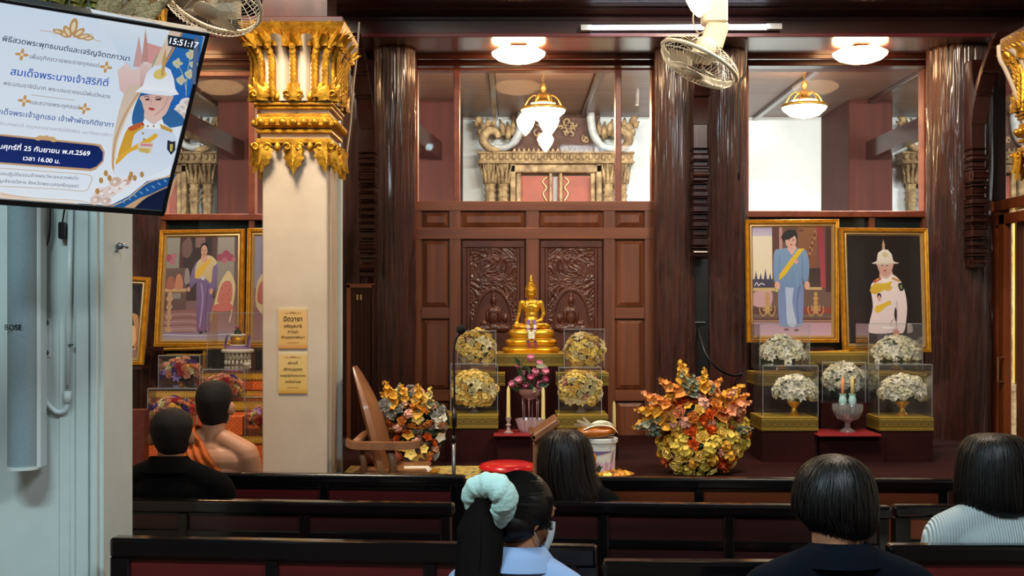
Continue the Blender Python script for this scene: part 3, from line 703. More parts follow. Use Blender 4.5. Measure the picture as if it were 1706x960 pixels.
def chandelier(px, py, D, label, globes):
    c = P(px, py, D); t = thing('chandelier', label, 'chandelier', c); G = M['gold_dark']
    m = MB(); n = int((3.9-c.z-.22)/.035)
    for k in range(n):
        z = c.z+.22+k*.035; rt = Matrix.Rotation((k % 2)*PI/2, 4, 'Z')
        m.tube([tuple(Vector((c.x, c.y, 0))+Vector((0, 0, z))+(rt @ Vector((math.cos(a)*.009, 0, math.sin(a)*.022)))) for a in [2*PI*i/8 for i in range(9)]], .003, 4)
    m.build('chain', G, t, 3)
    MB().lathe([(0, .26), (.02, .25), (.035, .2), (.02, .17), (.06, .13), (.03, .1), (.12, .06), (.03, .03)], c, 16).build('crown', G, t, .8)
    for k in range(6):
        a = k*PI/3; e = Vector((math.cos(a), math.sin(a), 0))
        MB().tube([tuple(c+e*r+Vector((0, 0, z))) for r, z in spl([(.03, .1), (.08, .14), (.14, .10), (.18, .03)], 4)], .008, 6).build('arm', G, t, 3)
    MB().lathe([(.2, .02), (.215, 0), (.2, -.03), (.14, -.08), (.05, -.105), (0, -.11)], c, 24).build('glass_bowl', M['chand_glass'], t, 3)
    MB().lathe([(.205, .025), (.22, .012), (.222, 0), (.205, -.012)], c, 24, cap=False).build('bowl_rim', G, t, 3)
    for (dx, dz, r) in globes:
        g = c+Vector((dx, -.08, dz)); MB().tube([g+Vector((0, .02, r*1.5)), g+Vector((0, 0, r*.8))], .014, 8).build('globe_cap', G, t, 3)
        MB().lathe([(.0, 1.0), (.55, .85), (.95, .3), (1, 0), (.8, -.55), (.45, -1.05), (.12, -1.45), (0, -1.5)], g, 18, mat=Matrix.Scale(r, 4)).build('glass_globe', M['chand_glass'], t, 3)
chandelier(905, 183, 11.5, 'lit brass chandelier hanging outside over the gilded doorway', [(-.17, -.13, .085), (.05, -.12, .1), (.02, -.30, .075)])
chandelier(1340, 178, 11.5, 'lit brass chandelier seen through the upper right window', [])
chandelier(470, 183, 11.5, 'lit brass chandelier hidden behind the gold pillar capital', [(-.17, -.13, .085), (.05, -.12, .1)])

# ------------------------------------------------------------------ square pillar with gilded lotus capital
def gleaf(m, p, up, out, L, w, curl, n=7, thick=.012, teeth=0, mi=0):
    """pointed ridged leaf growing from p along up, its tip curling along out"""
    p, up, out = Vector(p), Vector(up).normalized(), Vector(out).normalized(); sd = up.cross(out).normalized(); rows = []
    for i in range(n+1):
        u = i/n; ww = w*(math.sin(PI*min(u*.85+.15, 1))**.7)*(1-u**3)*.5+.0008
        if teeth and i % 2: ww *= 1-teeth
        c = p+up*(L*(u-.25*curl*u**3))+out*(L*curl*u**2.2)
        rows.append([c-sd*ww, c-sd*ww*.5+out*thick*.6, c+out*thick*(1.6-u), c+sd*ww*.5+out*thick*.6, c+sd*ww])
    m.grid(rows, mi)
def sq(cx, cy, h, z): return [(cx-h, cy-h, z), (cx+h, cy-h, z), (cx+h, cy+h, z), (cx-h, cy+h, z)]
def capital(parent, cx, cy, h, zf, k, low=False):
    """k: metres per photo pixel, zf(py) the height"""
    G, C = M['gold_leaf'], M['cream']
    def band(name, y0, y1, e, m, bev=.004):
        MB().bb((cx-h-e, cy-h-e, zf(y1)), (cx+h+e, cy+h+e, zf(y0)), bev).build(name, m, parent, None)
    band('gold_band', 232, 240, 9*k, G); band('cream_band', 222, 232, 3*k, C); band('gold_band', 217, 223, 9*k, G)
    band('carved_band', 196, 214, 12*k, G, .012); band('gold_band', 190, 196, 7*k, G); band('cream_band', 182, 190, 3*k, C)
    band('gold_band', 178, 183, 9*k, G); band('gold_band', 172, 177, 12*k, G)
    dirs = [(Vector((0, -1, 0)), Vector((1, 0, 0))), (Vector((1, 0, 0)), Vector((0, 1, 0))), (Vector((-1, 0, 0)), Vector((0, -1, 0))), (Vector((0, 1, 0)), Vector((-1, 0, 0)))]
    c0 = Vector((cx, cy, 0))
    for di, (o, s) in enumerate(dirs):
        m = MB()
        for q in range(7):                   # knots on the carved band
            c = c0+o*(h+13*k)+s*(q-3)*h*.33; m.ball((c.x, c.y, zf(205)), (.019, .019, .019), None, 8, 6)
            m.box((c.x, c.y, zf(205)), (.02, .02, .02), Matrix.Rotation(PI/4, 3, 'Y') if di % 2 == 0 else Matrix.Rotation(PI/4, 3, 'X'))
        m.build('carved_knot', G, parent, 3)
        for q, (off, L, w) in enumerate(((-.92, 50, 40), (0, 54, 40), (.92, 50, 40))):   # hanging leaves
            m = MB(); b = c0+o*(h+6*k)+s*off*h
            oo = (o+s*off*.5).normalized()
            gleaf(m, (b.x, b.y, zf(240)), (0, 0, -1), oo, L*k, w*k, .12, 9, 9*k, .22)
            gleaf(m, (b.x+oo.x*.012, b.y+oo.y*.012, zf(241)), (0, 0, -1), oo, L*k*.75, w*k*.55, .22, 9, 8*k, .25)
            for sg in (-1, 1):
                cc = b+oo*9*k+s*sg*10*k; m.tube([tuple(cc+(s*math.cos(t)*sg+Vector((0, 0, 1))*math.sin(t))*(8*k*(1-t/9))+Vector((0, 0, zf(247)))) for t in [i*.8 for i in range(9)]], 1.9*k, 5)
            m.build('hanging_leaf', G, parent, 3)
        if low: continue
        for off in (-.5, .5):
            b = c0+o*(h+8*k)+s*off*h; m = MB(); m.lathe([(0, -11*k), (5*k, -6*k), (6*k, 0), (3*k, 6*k), (0, 8*k)], (b.x, b.y, zf(245)), 8); m.build('bud', G, parent, 3)
            m = MB(); m.lathe([(0, 13*k), (3*k, 7*k), (7*k, 0), (4*k, -6*k), (0, -8*k)], (b.x, b.y, zf(164)), 8); m.build('bud', G, parent, 3)
        for q in range(7):                   # flutes: cream channels between gold ribs, flaring at the top
            off = (q-3)/3; gold_rib = q % 2 == 1 or q in (0, 6)
            rows = []; w = h*(.10 if gold_rib else .17)
            for i in range(13):
                u = i/12; fl = 7*k+26*k*max(u-.55, 0)**2/.2
                c = c0+o*(h+fl)+s*off*(h+fl-7*k)*.98+Vector((0, 0, zf(170-105*u)))
                rows.append([c-s*w, c-s*w*.5+o*.018, c+o*.024, c+s*w*.5+o*.018, c+s*w])
            MB().grid(rows).build('gold_rib' if gold_rib else 'cream_flute', G if gold_rib else C, parent, 3)
            if gold_rib:
                m = MB()
                for i in range(11):
                    u = .05+i*.075; fl = 7*k+26*k*max(u-.55, 0)**2/.2; c = c0+o*(h+fl+.026)+s*off*(h+fl-7*k)*.98+Vector((0, 0, zf(170-105*u)))
                    gleaf(m, c, (0, 0, 1), o, 14*k, 12*k, .3, 3, 3*k)
                m.build('rib_leaf', G, parent, 3)
        m = MB()                             # top fringe of pointed lotus tips leaning outwards
        for q in range(11):
            off = (q-5)/5; b = c0+o*(h+16*k)+s*off*(h+14*k)
            gleaf(m, (b.x, b.y, zf(80)), (0, 0, 1), (o+s*off*.7).normalized(), (38 if q % 2 == 0 else 44)*k, 22*k, .42, 8, 5*k, .12)
            gleaf(m, (b.x+o.x*.02, b.y+o.y*.02, zf(82)), (0, 0, 1), (o+s*off*.7).normalized(), 28*k, 18*k, .5, 6, 5*k, .12)
        m.build('fringe_leaf', G, parent, 3)
        for off, w in ((-.95, 38), (0, 36), (.95, 38)):   # acanthus at the foot of the flutes
            m = MB(); b = c0+o*(h+8*k)+s*off*h; oo = (o+s*off*.5).normalized()
            gleaf(m, (b.x, b.y, zf(170)), (0, 0, 1), oo, 42*k, w*k, .1, 9, 8*k, .25); gleaf(m, (b.x+oo.x*.015, b.y+oo.y*.015, zf(170)), (0, 0, 1), oo, 30*k, w*k*1.1, .25, 8, 8*k, .25)
            for sg in (-1, 1):
                cc = b+oo*10*k+s*sg*9*k; m.tube([tuple(cc+(s*math.cos(t)*sg+Vector((0, 0, 1))*math.sin(t))*(7*k*(1-t/9))+Vector((0, 0, zf(160)))) for t in [i*.8 for i in range(9)]], 1.9*k, 5)
            m.build('acanthus_leaf', G, parent, 3)
    if not low:
        band('core', 60, 172, 6*k, C, .003)
        m = MB(); m.loft([sq(cx, cy, h+8*k, zf(84)), sq(cx, cy, h+24*k, zf(62)), sq(cx, cy, h+34*k, zf(44))]); m.build('flared_core', G, parent, .5)
        band('abacus', 34, 44, 30*k, M['wood_dark_x'])
h2 = 54*6/F; c2 = Vector((wx(491, 6.0), 6.0+h2, 0))
t = thing('square_pillar', 'cream square pillar with a gilded lotus capital and two small signs', 'pillar', c2)
MB().bb((c2.x-h2, c2.y-h2, 0), (c2.x+h2, c2.y+h2, wz(240, 6)), .006).build('shaft', M['cream'], t, None)
m = MB(); m.bb((c2.x+h2-.004, c2.y-h2+.05, 0), (c2.x+h2+.012, c2.y+h2-.05, wz(260, 6)), .004); m.build('side_moulding', M['cream'], t, None)
MB().bb((c2.x+h2, c2.y+h2-.03, 0), (c2.x+h2+.03, c2.y+h2+.02, wz(260, 6)), .004).build('corner_moulding', M['white_plaster'], t, None)
capital(t, c2.x, c2.y, h2, lambda y: wz(y, 6.0), 6.0/F)
MB().bb((c2.x-h2, c2.y-h2, wz(36, 6)), (c2.x+h2, c2.y+h2, 3.8)).build('upper_shaft', M['wood_dark_z'], t, None)
# its twin at the right edge of the picture
def twin(root, dx, dy, label):
    r = root.copy(); COL.objects.link(r); r.location = root.location+Vector((dx, dy, 0)); r['label'] = label
    for c in kids(root):
        k = c.copy(); COL.objects.link(k); k.parent = r
        for g in kids(c):
            d = g.copy(); COL.objects.link(d); d.parent = k
    return r
tw = twin(t, wx(1806, 6.0)-c2.x, 0, 'second cream pillar with gilded capital, cut by the right edge of the picture')
# pale curved strips rising beside the capitals
def strip(pts, d, w, pr):
    q = spl([tuple(P(x, y, d)) for x, y in pts], 5); n = len(q)
    return MB().tube(q, [w*d/F/2]*n, 6, flat=.6).build('naga_strip', M['cream'], pr, 3)
strip([(598, 37), (594, 95), (588, 150), (583, 215), (572, 290), (562, 318)], 6.55, 6, t)
strip([(592, 84), (582, 110), (575, 140), (573, 160)], 6.56, 6, t)
strip([(1664, 76), (1666, 98), (1676, 118), (1690, 150), (1702, 186), (1712, 220)], 6.3, 11, tw)

# signs on the cream pillar
def sign(x0, y0, x1, y1, label, col, lines):
    d = 6.0-.004; a, b = P(x0, y1, d), P(x1, y0, d); t = thing('wall_sign', label, 'sign', P((x0+x1)/2, y1, d)+Vector((0, .002, 0)))
    MB().bb(a, b+Vector((0, .004, 0))).build('plate', M['cream'], t, None)
    pt = Paint(lambda x, y, k: P(x, y, d)+Vector((0, -.0006-k, 0)), .0002)
    pt.rect(x0, y0, x1, y1, col[0], col[1])
    pt.rect(x0, y0, x1, y0+6, 'd9c79c', col[0]); pt.rect(x0, y1-9, x1, y1, col[1], col[2])
    pt.line([(x0+10, y0+9), (x1-10, y0+9)], .8, 'a87a45'); pt.ell((x0+x1)/2, y0+8, 5, 1.2, 'a87a45'); pt.line([(x0+14, y1-10), (x1-14, y1-10)], .8, 'a8622a')
    pt.build('printed_sheet', M['paper'], t)
    for s, y, w, c in lines:
        p = P((x0+x1)/2, y, d)+Vector((0, -.0022, 0)); text('lettering', s, M[c], Matrix.Translation(p), w*d/F, t)
M['ink_brown'] = mat('dark brown ink', '43201a', .6); M['ink_red'] = mat('red brown ink', '8c3b2c', .6)
sign(464, 513, 512, 581, 'upper gold paper sign with dark lettering on the cream pillar', ('d8b174', 'd0a35e', 'c4803c'), [('ปิดวาจา', 532, 31, 'ink_brown'), ('เจริญสมาธิ', 543.5, 30, 'ink_brown'), ('ภาวนา', 553, 17, 'ink_brown'), ('เกิดบุญกุศลพัฒนา', 562, 39, 'ink_brown')])
sign(464, 587, 512, 656, 'lower gold paper sign with red lettering on the cream pillar', ('d8b878', 'd2ac5a', 'c08a34'), [('สถานที่', 605, 16, 'ink_red'), ('สร้างบุญกุศล', 615.5, 31, 'ink_red'), ('ของผู้ปฏิบัติธรรมทุกคน', 626, 42, 'ink_red'), ('ขอเชิญทำบุญ', 636, 26, 'ink_red')])

# ------------------------------------------------------------------ white pillar at left with speaker, conduit and television
D1 = 3.85; xr = wx(172, D1); h1 = .27
t = thing('white_pillar', 'large white plastered pillar at the left behind the television', 'pillar', (xr-h1, D1+.15, 0))
W = M['white_plaster']
MB().bb((xr-2*h1, D1, 0), (xr, D1+.30, 3.8), .004).build('shaft', W, t, None)
MB().bb((xr-.085, D1-.012, 0), (xr-.045, D1+.01, 3.8), .003).build('edge_moulding', W, t, None)
MB().bb((xr-.035, D1-.02, 0), (xr-.014, D1+.01, 3.8), .003).build('edge_moulding', W, t, None)
MB().bb((xr-.14, D1-.006, 0), (xr-.105, D1+.01, 3.8), .003).build('edge_moulding', W, t, None)
capital(t, xr-h1, D1+.27, h1, lambda y: 2.66+(240-y)*D1/F*1.3, D1/F*1.3, True)
m = MB()
for j in range(6): 
    for i in range(3):
        b = Vector((xr-.33+j*.062, D1-.01-.015*i, wz(26-9*i, D1))); gleaf(m, b, (.25, 0, 1), (0, -1, 0), .13, .06, .35, 7, .01, .2)
m.build('gilded_leaf_cluster', M['gold_leaf_green'] if 'gold_leaf_green' in M else mat('greenish tarnished gilding', '8f8434', .5, .3, col2='4d5220', nsc=9, bump=.4), t, 3)
m = MB()
for j, (x, y, a) in enumerate(((165, 20, .2), (180, 24, .6), (196, 22, 1.0), (205, 14, 1.2), (222, 27, 1.3), (228, 12, 1.4))):
    gleaf(m, P(x, y+6, D1-.03), (math.sin(a), 0, math.cos(a)), (0, -1, .2), .14, .05, .3, 7, .012, .15)
m.build('gilded_leaf_tip', M['gold_old'], t, 3)
# hook on the pillar's side
m = MB(); m.tube([P(196, 409, 4.0), P(203, 407, 3.98), P(212, 412, 3.97)], .006, 8); m.ball(P(200, 410, 3.98), (.012, .01, .012)); m.tube([P(198, 414, 3.98), P(194, 420, 3.97)], .004, 6)
tag(m.build('wall_hook', M['steel'], None, 3), 'small grey metal hook on the side of the white pillar', 'hook')
# column loudspeaker
DSP = 3.72; t = thing('column_speaker', 'tall slim grey column loudspeaker on the white pillar under the television', 'speaker', P(30, 785, DSP))
a, b = P(4, 785, DSP), P(57, 250, DSP); xc = (a.x+b.x)/2-.004; hw = (b.x-a.x)/2
m = MB(); m.loft([[(xc+hw*.93*math.cos(q), DSP+.045-.045*math.sin(q)*1.0, z) for q in [PI*i/14 for i in range(15)]] for z in (a.z+.008, b.z)]); m.build('grille', M['speaker_grey'], t, .8)
m = MB(); m.bb((xc-hw, DSP+.04, a.z), (xc+hw+.006, DSP+.10, b.z), .006); m.build('cabinet', M['white_plastic'], t, None)
m = MB(); m.loft([[(xc+hw*math.cos(q), DSP+.045-.05*math.sin(q), z) for q in [PI*i/14 for i in range(15)]] for z in (a.z, a.z+.01)]); m.build('bottom_cap', M['white_plastic'], t, .8)
text('brand_lettering', 'BOSE', M['ink_grey'] if 'ink_grey' in M else mat('grey ink', '3c474b', .5), Matrix.Translation(P(22, 546, DSP-.002)), 28*DSP/F, t)
# mounting bracket
t = thing('wall_bracket', 'small white bracket plate with two screws beside the column loudspeaker', 'bracket', P(73, 597, D1))
MB().bb(P(57, 596, D1-.006), P(86, 530, D1), .003).build('plate', M['white_plastic'], t, None)
for y in (538, 588): MB().lathe([(0, .004), (.007, .003), (.009, 0)], P(77, y, D1-.007), 12, mat=Matrix.Rotation(PI/2, 4, 'X')).build('screw', M['screw'], t)
m = MB(); m.bb(P(57, 573, D1-.06), P(74, 562, D1-.005), .004); m.bb(P(56, 562, D1-.07), P(63, 522, D1-.03), .003); m.build('arm', M['white_plastic'], t)
# conduit
t = thing('conduit', 'thin white conduit with a curved hose below, on the white pillar', 'pipe', P(115, 690, D1))
MB().tube([P(113, 656, D1-.012), P(115, 500, D1-.012), P(118, 345, D1-.012)], .0085, 10).build('pipe', M['white_plastic'], t, 3)
MB().tube([P(112, 672, D1-.013), P(113, 652, D1-.013)], .0125, 12).build('coupling', M['white_plastic'], t, 3)
MB().tube(spl([tuple(P(x, y, D1-.014)) for x, y in ((61, 612), (64, 640), (76, 668), (92, 685), (105, 686), (111, 679), (112, 670))], 5), .0085, 10).build('hose', M['white_plastic'], t, 3)
for i, y in enumerate((575, )): MB().box(P(118, y, D1-.02), (.012, .012, .006)).build('clip', M['screw'], t, None)
text('marking', 'IIIIIII', mat('conduit ink', '5b6668', .6), Matrix.Translation(P(112, 645, D1-.0225)) @ Matrix.Rotation(PI/2, 4, 'Y'), .03, t, height=.006)
t = thing('power_adapter', 'small black power adapter hanging under the television', 'adapter', P(105, 398, D1-.03))
MB().bb(P(96, 398, D1-.04), P(113, 371, D1-.005), .004).build('body', M['black'], t, None)
MB().tube(spl([tuple(P(x, y, D1-.03)) for x, y in ((104, 372), (107, 352), (112, 335))], 4), .003, 6).build('lead', M['black'], t, 3)
tag(MB().tube(spl([tuple(P(x, y, D1-.03)) for x, y in ((60, 330), (63, 350), (71, 375), (77, 409), (83, 385), (84, 350), (82, 330))], 5), .0032, 6).build('looped_cable', M['black'], None, 3), 'black cable hanging in a loop below the television', 'cable')

# television: pose solved from the outline of its frame
TVW, TVH = .985, .57
TR = Vector((-.816, 3.244, .746+CZ))
RT = Matrix.Rotation(.627, 3, 'Z') @ Matrix.Rotation(.583, 3, 'X') @ Matrix.Rotation(.026, 3, 'Y')
TM = Matrix.Translation(TR) @ RT.to_4x4()           # local: x to the right (0 at the right edge), z up (0 at the top), -y the viewer
TI = TM.inverted()
def tvl(px, py):                                      # photo pixel on the screen plane -> local x, z (metres)
    o = TI @ Vector((0, 0, CZ)); dd = RT.transposed() @ Vector(((px-CX)/F, 1, (CY-py)/F)); s = -o.y/dd.y; p = o+dd*s; return p.x, p.z
t = thing('television', 'large lit television showing Thai writing, tilted down from the white pillar', 'television', TM @ Vector((-TVW/2, .03, -TVH)))
m = MB(); bz = .011
def L(x, y, z): return TM @ Vector((x, y, z))
def lbox(a, b, name, mt, bev=.002):
    c = [(a[i]+b[i])/2 for i in range(3)]
    return MB().box(L(*c), [abs(b[i]-a[i]) for i in range(3)], RT, bev).build(name, mt, t, None)
lbox((-TVW, .004, -TVH), (0, .035, 0), 'back_shell', M['black'], .004)
lbox((-TVW, -.004, -bz), (0, .01, 0), 'bezel', M['black']); lbox((-TVW, -.004, -TVH), (0, .01, -TVH+bz*1.8), 'bezel', M['black'])
lbox((-bz, -.004, -TVH), (0, .01, 0), 'bezel', M['black']); lbox((-TVW, -.004, -TVH), (-TVW+bz, .01, 0), 'bezel', M['black'])
lbox((-TVW*.6, .035, -TVH*.8), (-TVW*.4, .12, -TVH*.4), 'mount_plate', M['black'])
MB().tube([L(-TVW*.5, .1, -TVH*.6), P(40, 250, D1+.02)+Vector((0, -.02, 0))], .02, 10).build('mount_arm', M['black'], t, 3)
pt = Paint(lambda x, y, k: L(x, .003-k, y), .00004)
def T(px, py): return tvl(px, py)
X0, X1, Y0, Y1 = -TVW+bz, -bz, -TVH+bz*1.8, -bz
pt.rect(X0, Y1, X1, Y0, 'e8f1fb', 'd3e3f4')
pt.poly([T(x, y) for x, y in ((150, 15), (330, 55), (300, 190), (240, 170), (205, 100))], 'a9cdef', 'dfe9f2')
def tp(pts, c, c2=None, sm=False):
    (pt.sm if sm else pt.poly)([T(x, y) for x, y in pts], c, c2)
def tl(pts, w, c): pt.line([T(x, y) for x, y in pts], w*.0019, c, 4)
# distant spired roofs
tp([(196, 118), (212, 105), (222, 118), (238, 108), (262, 84), (266, 160), (215, 166), (200, 150)], 'd9b6b4', 'e6d5cf')
tp([(222, 112), (232, 60), (240, 112)], 'c9a1a0'); tp([(236, 104), (243, 48), (250, 104)], 'bf8f88'); tp([(234, 108), (252, 108), (252, 150), (234, 150)], 'c79c9a', 'dcc5c2')
tp([(246, 72), (272, 80), (266, 110), (248, 106)], 'd39a97'); tp([(262, 100), (272, 80), (284, 96), (268, 120)], 'a9a97f', None, True); tp([(252, 118), (262, 92), (275, 100), (262, 135)], '9aa481', None, True)
# blue corner with gold plants
tp([(306, 50), (340, 62), (322, 150), (300, 200), (256, 205), (240, 160), (272, 110), (288, 76)], '1f63b8', '2b6cb0')
tp([(286, 46), (303, 50), (262, 128), (256, 110)], 'd8c3ae'); tl([(306, 50), (284, 92), (266, 122)], 3, 'b98a57')
for (x, y) in ((318, 92), (324, 108), (296, 106), (316, 124), (302, 134), (322, 82)):
    for k in range(5): a = k*1.256; u = T(x+4.2*math.cos(a), y+4.2*math.sin(a)); pt.ell(u[0], u[1], .009, .005, 'c2c5ae', a, 8)
    u = T(x, y); pt.ell(u[0], u[1], .004, .004, 'd8b468', 0, 8)
tl([(318, 92), (312, 125), (310, 160)], 1, 'a9b8a4'); tl([(296, 106), (306, 128), (310, 150)], 1, 'a9b8a4')
for (x, y, r) in ((310, 172, 9), (302, 180, 8), (304, 192, 8), (284, 190, 8), (292, 200, 7), (296, 186, 7), (282, 202, 6)):
    u = T(x, y); pt.ell(u[0], u[1], r*.0021, r*.0018, 'e6dfdc', .3, 14); pt.ell(u[0]+.002, u[1]+.001, r*.0011, r*.0009, 'cfc0bb', .3, 10)
# gold sweep frame around the portrait
tp([(208, 152), (222, 140), (236, 150), (214, 190), (196, 235), (190, 270), (186, 262), (190, 220)], 'd9cdbd', 'd2bfae', True)
tl([(236, 148), (212, 185), (194, 228), (188, 270), (192, 290)], 3.2, 'c9a178'); tl([(244, 148), (216, 190), (198, 232), (192, 268)], 1.4, 'e9dccb')
tp([(232, 160), (244, 155), (300, 190), (302, 210), (232, 214), (220, 196)], '34699f', '2a5f99', True)
# the officer in white: helmet, face, tunic with sash and medals
tp([(192, 292), (196, 262), (204, 232), (216, 212), (240, 204), (262, 202), (282, 212), (294, 232), (293, 256), (286, 275), (240, 296)], 'dfe9f7', 'c9d9ee', True)
tp([(240, 196), (243, 184), (268, 186), (268, 206), (254, 214), (240, 210)], 'd8c0b8', None, True)
tp([(236, 160), (286, 158), (284, 172), (276, 190), (262, 199), (250, 198), (241, 186), (237, 172)], 'e2c0b4', 'd6aea2', True)
tp([(237, 204), (242, 198), (256, 208), (270, 198), (273, 206), (266, 216), (240, 214)], 'eaf0fa')
tp([(247, 180.5), (252, 179.2), (258, 181.5), (256, 184), (251, 184)], 'b3544e', None, True); tl([(247, 181), (258, 182)], .6, '8d3a38')
tl([(240, 162), (244, 160.5), (249, 162)], 1.1, '4a3534'); tl([(258, 163), (264, 161.5), (271, 164)], 1.1, '4a3534'); tp([(242, 165), (248, 164), (249, 167), (243, 167)], '3b2a2c', None, True); tp([(259, 165), (267, 164), (268, 167), (260, 167)], '3b2a2c', None, True)
tl([(253, 165), (251, 173), (254, 174)], 1.2, 'c79488'); tl([(281, 160), (272, 180), (258, 192)], 1.2, 'b78d86')
tp([(225, 153), (238, 143), (244, 122), (256, 110), (270, 108), (284, 116), (290, 132), (292, 148), (298, 157), (280, 158), (250, 153)], 'f3f7fc', 'd3def0')
tp([(225, 153), (238, 149), (262, 151), (284, 154), (299, 157), (284, 160), (250, 157)], 'e3ebf6')
tp([(256, 122), (268, 114), (278, 124), (268, 132), (258, 130)], 'd9c46e', None, True); tp([(268, 126), (271, 96), (276, 80), (277, 98), (273, 126)], 'c39a5e')
tp([(204, 234), (214, 213), (236, 204), (240, 212), (224, 224), (216, 250), (196, 264)], 'd9a638', 'cf9a2e', True)
tp([(196, 262), (218, 246), (250, 228), (258, 222), (262, 228), (240, 244), (216, 254), (194, 274)], 'e2ae3a', None, True); tp([(222, 210), (238, 203), (240, 208), (226, 216)], 'c4392e')
tp([(266, 206), (288, 216), (286, 221), (268, 214)], 'c79a45'); tp([(214, 212), (236, 204), (230, 214), (218, 218)], 'c05d33', None, True)
tp([(230, 238), (256, 238), (252, 256), (230, 252)], 'd9cfc0'); tp([(234, 239), (254, 240), (253, 244), (234, 243)], 'd08a90'); tp([(232, 246), (250, 248), (247, 256), (231, 252)], 'cdb45c')
tp([(279, 233), (286, 236), (292, 235), (292, 250), (285, 258), (278, 248)], '232a33'); tp([(283, 240), (288, 240), (287, 252), (283, 252)], 'c2b052')
for x, y in ((238, 222), (240, 232)): u = T(x, y); pt.ell(u[0], u[1], .004, .004, 'b59a62', 0, 8)
for x in (236, 246, 256): u = T(x, 210); pt.ell(u[0], u[1], .0035, .0035, 'b59a62', 0, 8)
# foot of the picture: roses, ribbons of blue and sand
tp([(150, 345), (200, 338), (238, 310), (290, 288), (296, 292), (276, 350)], 'c9a684', 'bf9467')
tp([(176, 346), (215, 326), (244, 302), (294, 290), (282, 312), (232, 330), (200, 349)], '1e5c9a', '1d4f92'); tl([(180, 346), (214, 330), (246, 304), (290, 292)], 2, 'd9b98e')
tp([(218, 351), (240, 330), (286, 306), (276, 353)], '101c3e', '0c1430'); tl([(218, 351), (244, 328), (286, 308)], 1.8, 'b9986c')
for x in range(8): u = T(205+x*10, 336-x*5); pt.ell(u[0], u[1], .007, .003, '5f93c9', -.6, 8)
tp([(0, 320), (60, 332), (120, 336), (150, 345), (100, 345), (0, 338)], 'f0e2d3', 'e6cdb6'); tl([(2, 322), (60, 330), (130, 334), (160, 342)], 1.2, 'd9b999')
for (x, y, r, c) in ((170, 322, 11, 'e9dcda'), (184, 318, 10, 'e3d3cf'), (160, 332, 8, 'dfcdc8'), (196, 312, 9, 'ebe3e2'), (208, 304, 10, 'eee9ea'), (176, 334, 7, 'd9c3bb'), (192, 302, 8, 'd8bdac')):
    u = T(x, y); pt.ell(u[0], u[1], r*.0022, r*.0019, c, .2, 14); pt.ell(u[0]+.003, u[1]+.002, r*.0012, r*.001, 'cdb2a6', .2, 10); pt.ell(u[0]-.002, u[1]-.001, r*.0006, r*.0006, 'f3ece8', 0, 8)
for x, y in ((168, 300), (176, 288), (182, 296), (162, 318), (218, 290), (224, 296), (236, 290), (216, 296)): u = T(x, y); pt.ell(u[0], u[1], .006, .010, 'b88d55', .3, 9)
# crest over the heading
for (x, y, a, rx, ry) in ((122, 44, 0, 5, 12), (112, 52, -.6, 4, 9), (131, 54, .7, 4, 9), (104, 55, -1.1, 3.5, 9), (139, 60, 1.2, 3.5, 9), (96, 52, -1.3, 3, 7), (147, 63, 1.3, 3, 7)):
    u = T(x, y); pt.ell(u[0], u[1], rx*.0021, ry*.0020, 'bd9664', -a, 12); pt.ell(u[0], u[1], rx*.001, ry*.0012, 'e6d3b4', -a, 10)
tl([(66, 50), (84, 52), (92, 56), (100, 50)], 1, 'c7ab86'); tl([(148, 62), (152, 56), (158, 66), (168, 68)], 1, 'c7ab86')
for x, y in ((36, 90), (176, 111), (40, 167), (140, 180), (21, 260), (114, 269)):   # four-petalled gold marks
    u = T(x, y)
    for k in range(4): a = k*PI/2; pt.ell(u[0]+.0085*math.cos(a), u[1]+.0085*math.sin(a), .0085, .0042, 'c59a63', a, 8)
    pt.ell(u[0], u[1], .004, .004, 'f0dcb8', 0, 8)
tl([(52, 157), (92, 162), (124, 166)], .9, 'b8a890')
# the navy plaque
tp([(-60, 216), (-60, 270), (0, 272), (150, 284), (158, 282), (172, 268), (174, 252), (168, 240), (158, 238), (0, 222)], 'c7a07a')
tp([(-60, 219), (-60, 266), (0, 269), (150, 280), (160, 276), (170, 266), (171, 253), (164, 243), (156, 241), (0, 225)], '0f2a72', '0c225f')
u = T(76, 231)
for k in range(5): a = PI*k/4; pt.ell(u[0]+.02*math.cos(a), u[1]+.006*math.sin(a), .009, .006, 'd0aa78', 0, 10)
tl([(-40, 277), (0, 279), (100, 286), (146, 290), (152, 298), (148, 308), (140, 317), (100, 314), (0, 309)], 1, 'c4ac90')
tp([(279, 57), (331, 66), (331, 84), (279, 75)], '1a2634'); tp([(323, 60), (331, 62), (325, 140), (318, 138)], '55698a')
pt.build('screen', M['screen'], t)
def tvt(body, xa, ya, xb, yb, c, name='screen_lettering', k=1.0):
    a, b = T(xa, ya), T(xb, yb); w = math.hypot(b[0]-a[0], b[1]-a[1]); cx_, cz_ = (a[0]+b[0])/2, (a[1]+b[1])/2; ang = math.atan2(b[1]-a[1], b[0]-a[0])
    mt = TM @ Matrix.Translation((cx_, -.047, cz_)) @ Matrix.Rotation(-ang, 4, 'Y')
    return text(name, body, M[c], mt, w*k, t)
for n_, c_ in (('tv_ink_dark', '2b3350'), ('tv_ink_blue', '27499b'), ('tv_ink_grey', '6e6e7c'), ('tv_ink_steel', '3a5588'), ('tv_ink_pale', '9a9aa2'), ('tv_white', 'f4f8ff')):
    M[n_] = mat(n_, '000000', 1, spec=0, emis=1.2, ecol=c_)
STEP = .00004*pt.k-.003+.0006
def tvt(body, xa, ya, xb, yb, c, name='screen_lettering'):
    a, b = T(xa, ya), T(xb, yb); w = math.hypot(b[0]-a[0], b[1]-a[1]); ang = math.atan2(b[1]-a[1], b[0]-a[0])
    mt = TM @ Matrix.Translation(((a[0]+b[0])/2, -STEP, (a[1]+b[1])/2)) @ Matrix.Rotation(-ang, 4, 'Y')
    return text(name, body, M[c], mt, w, t)
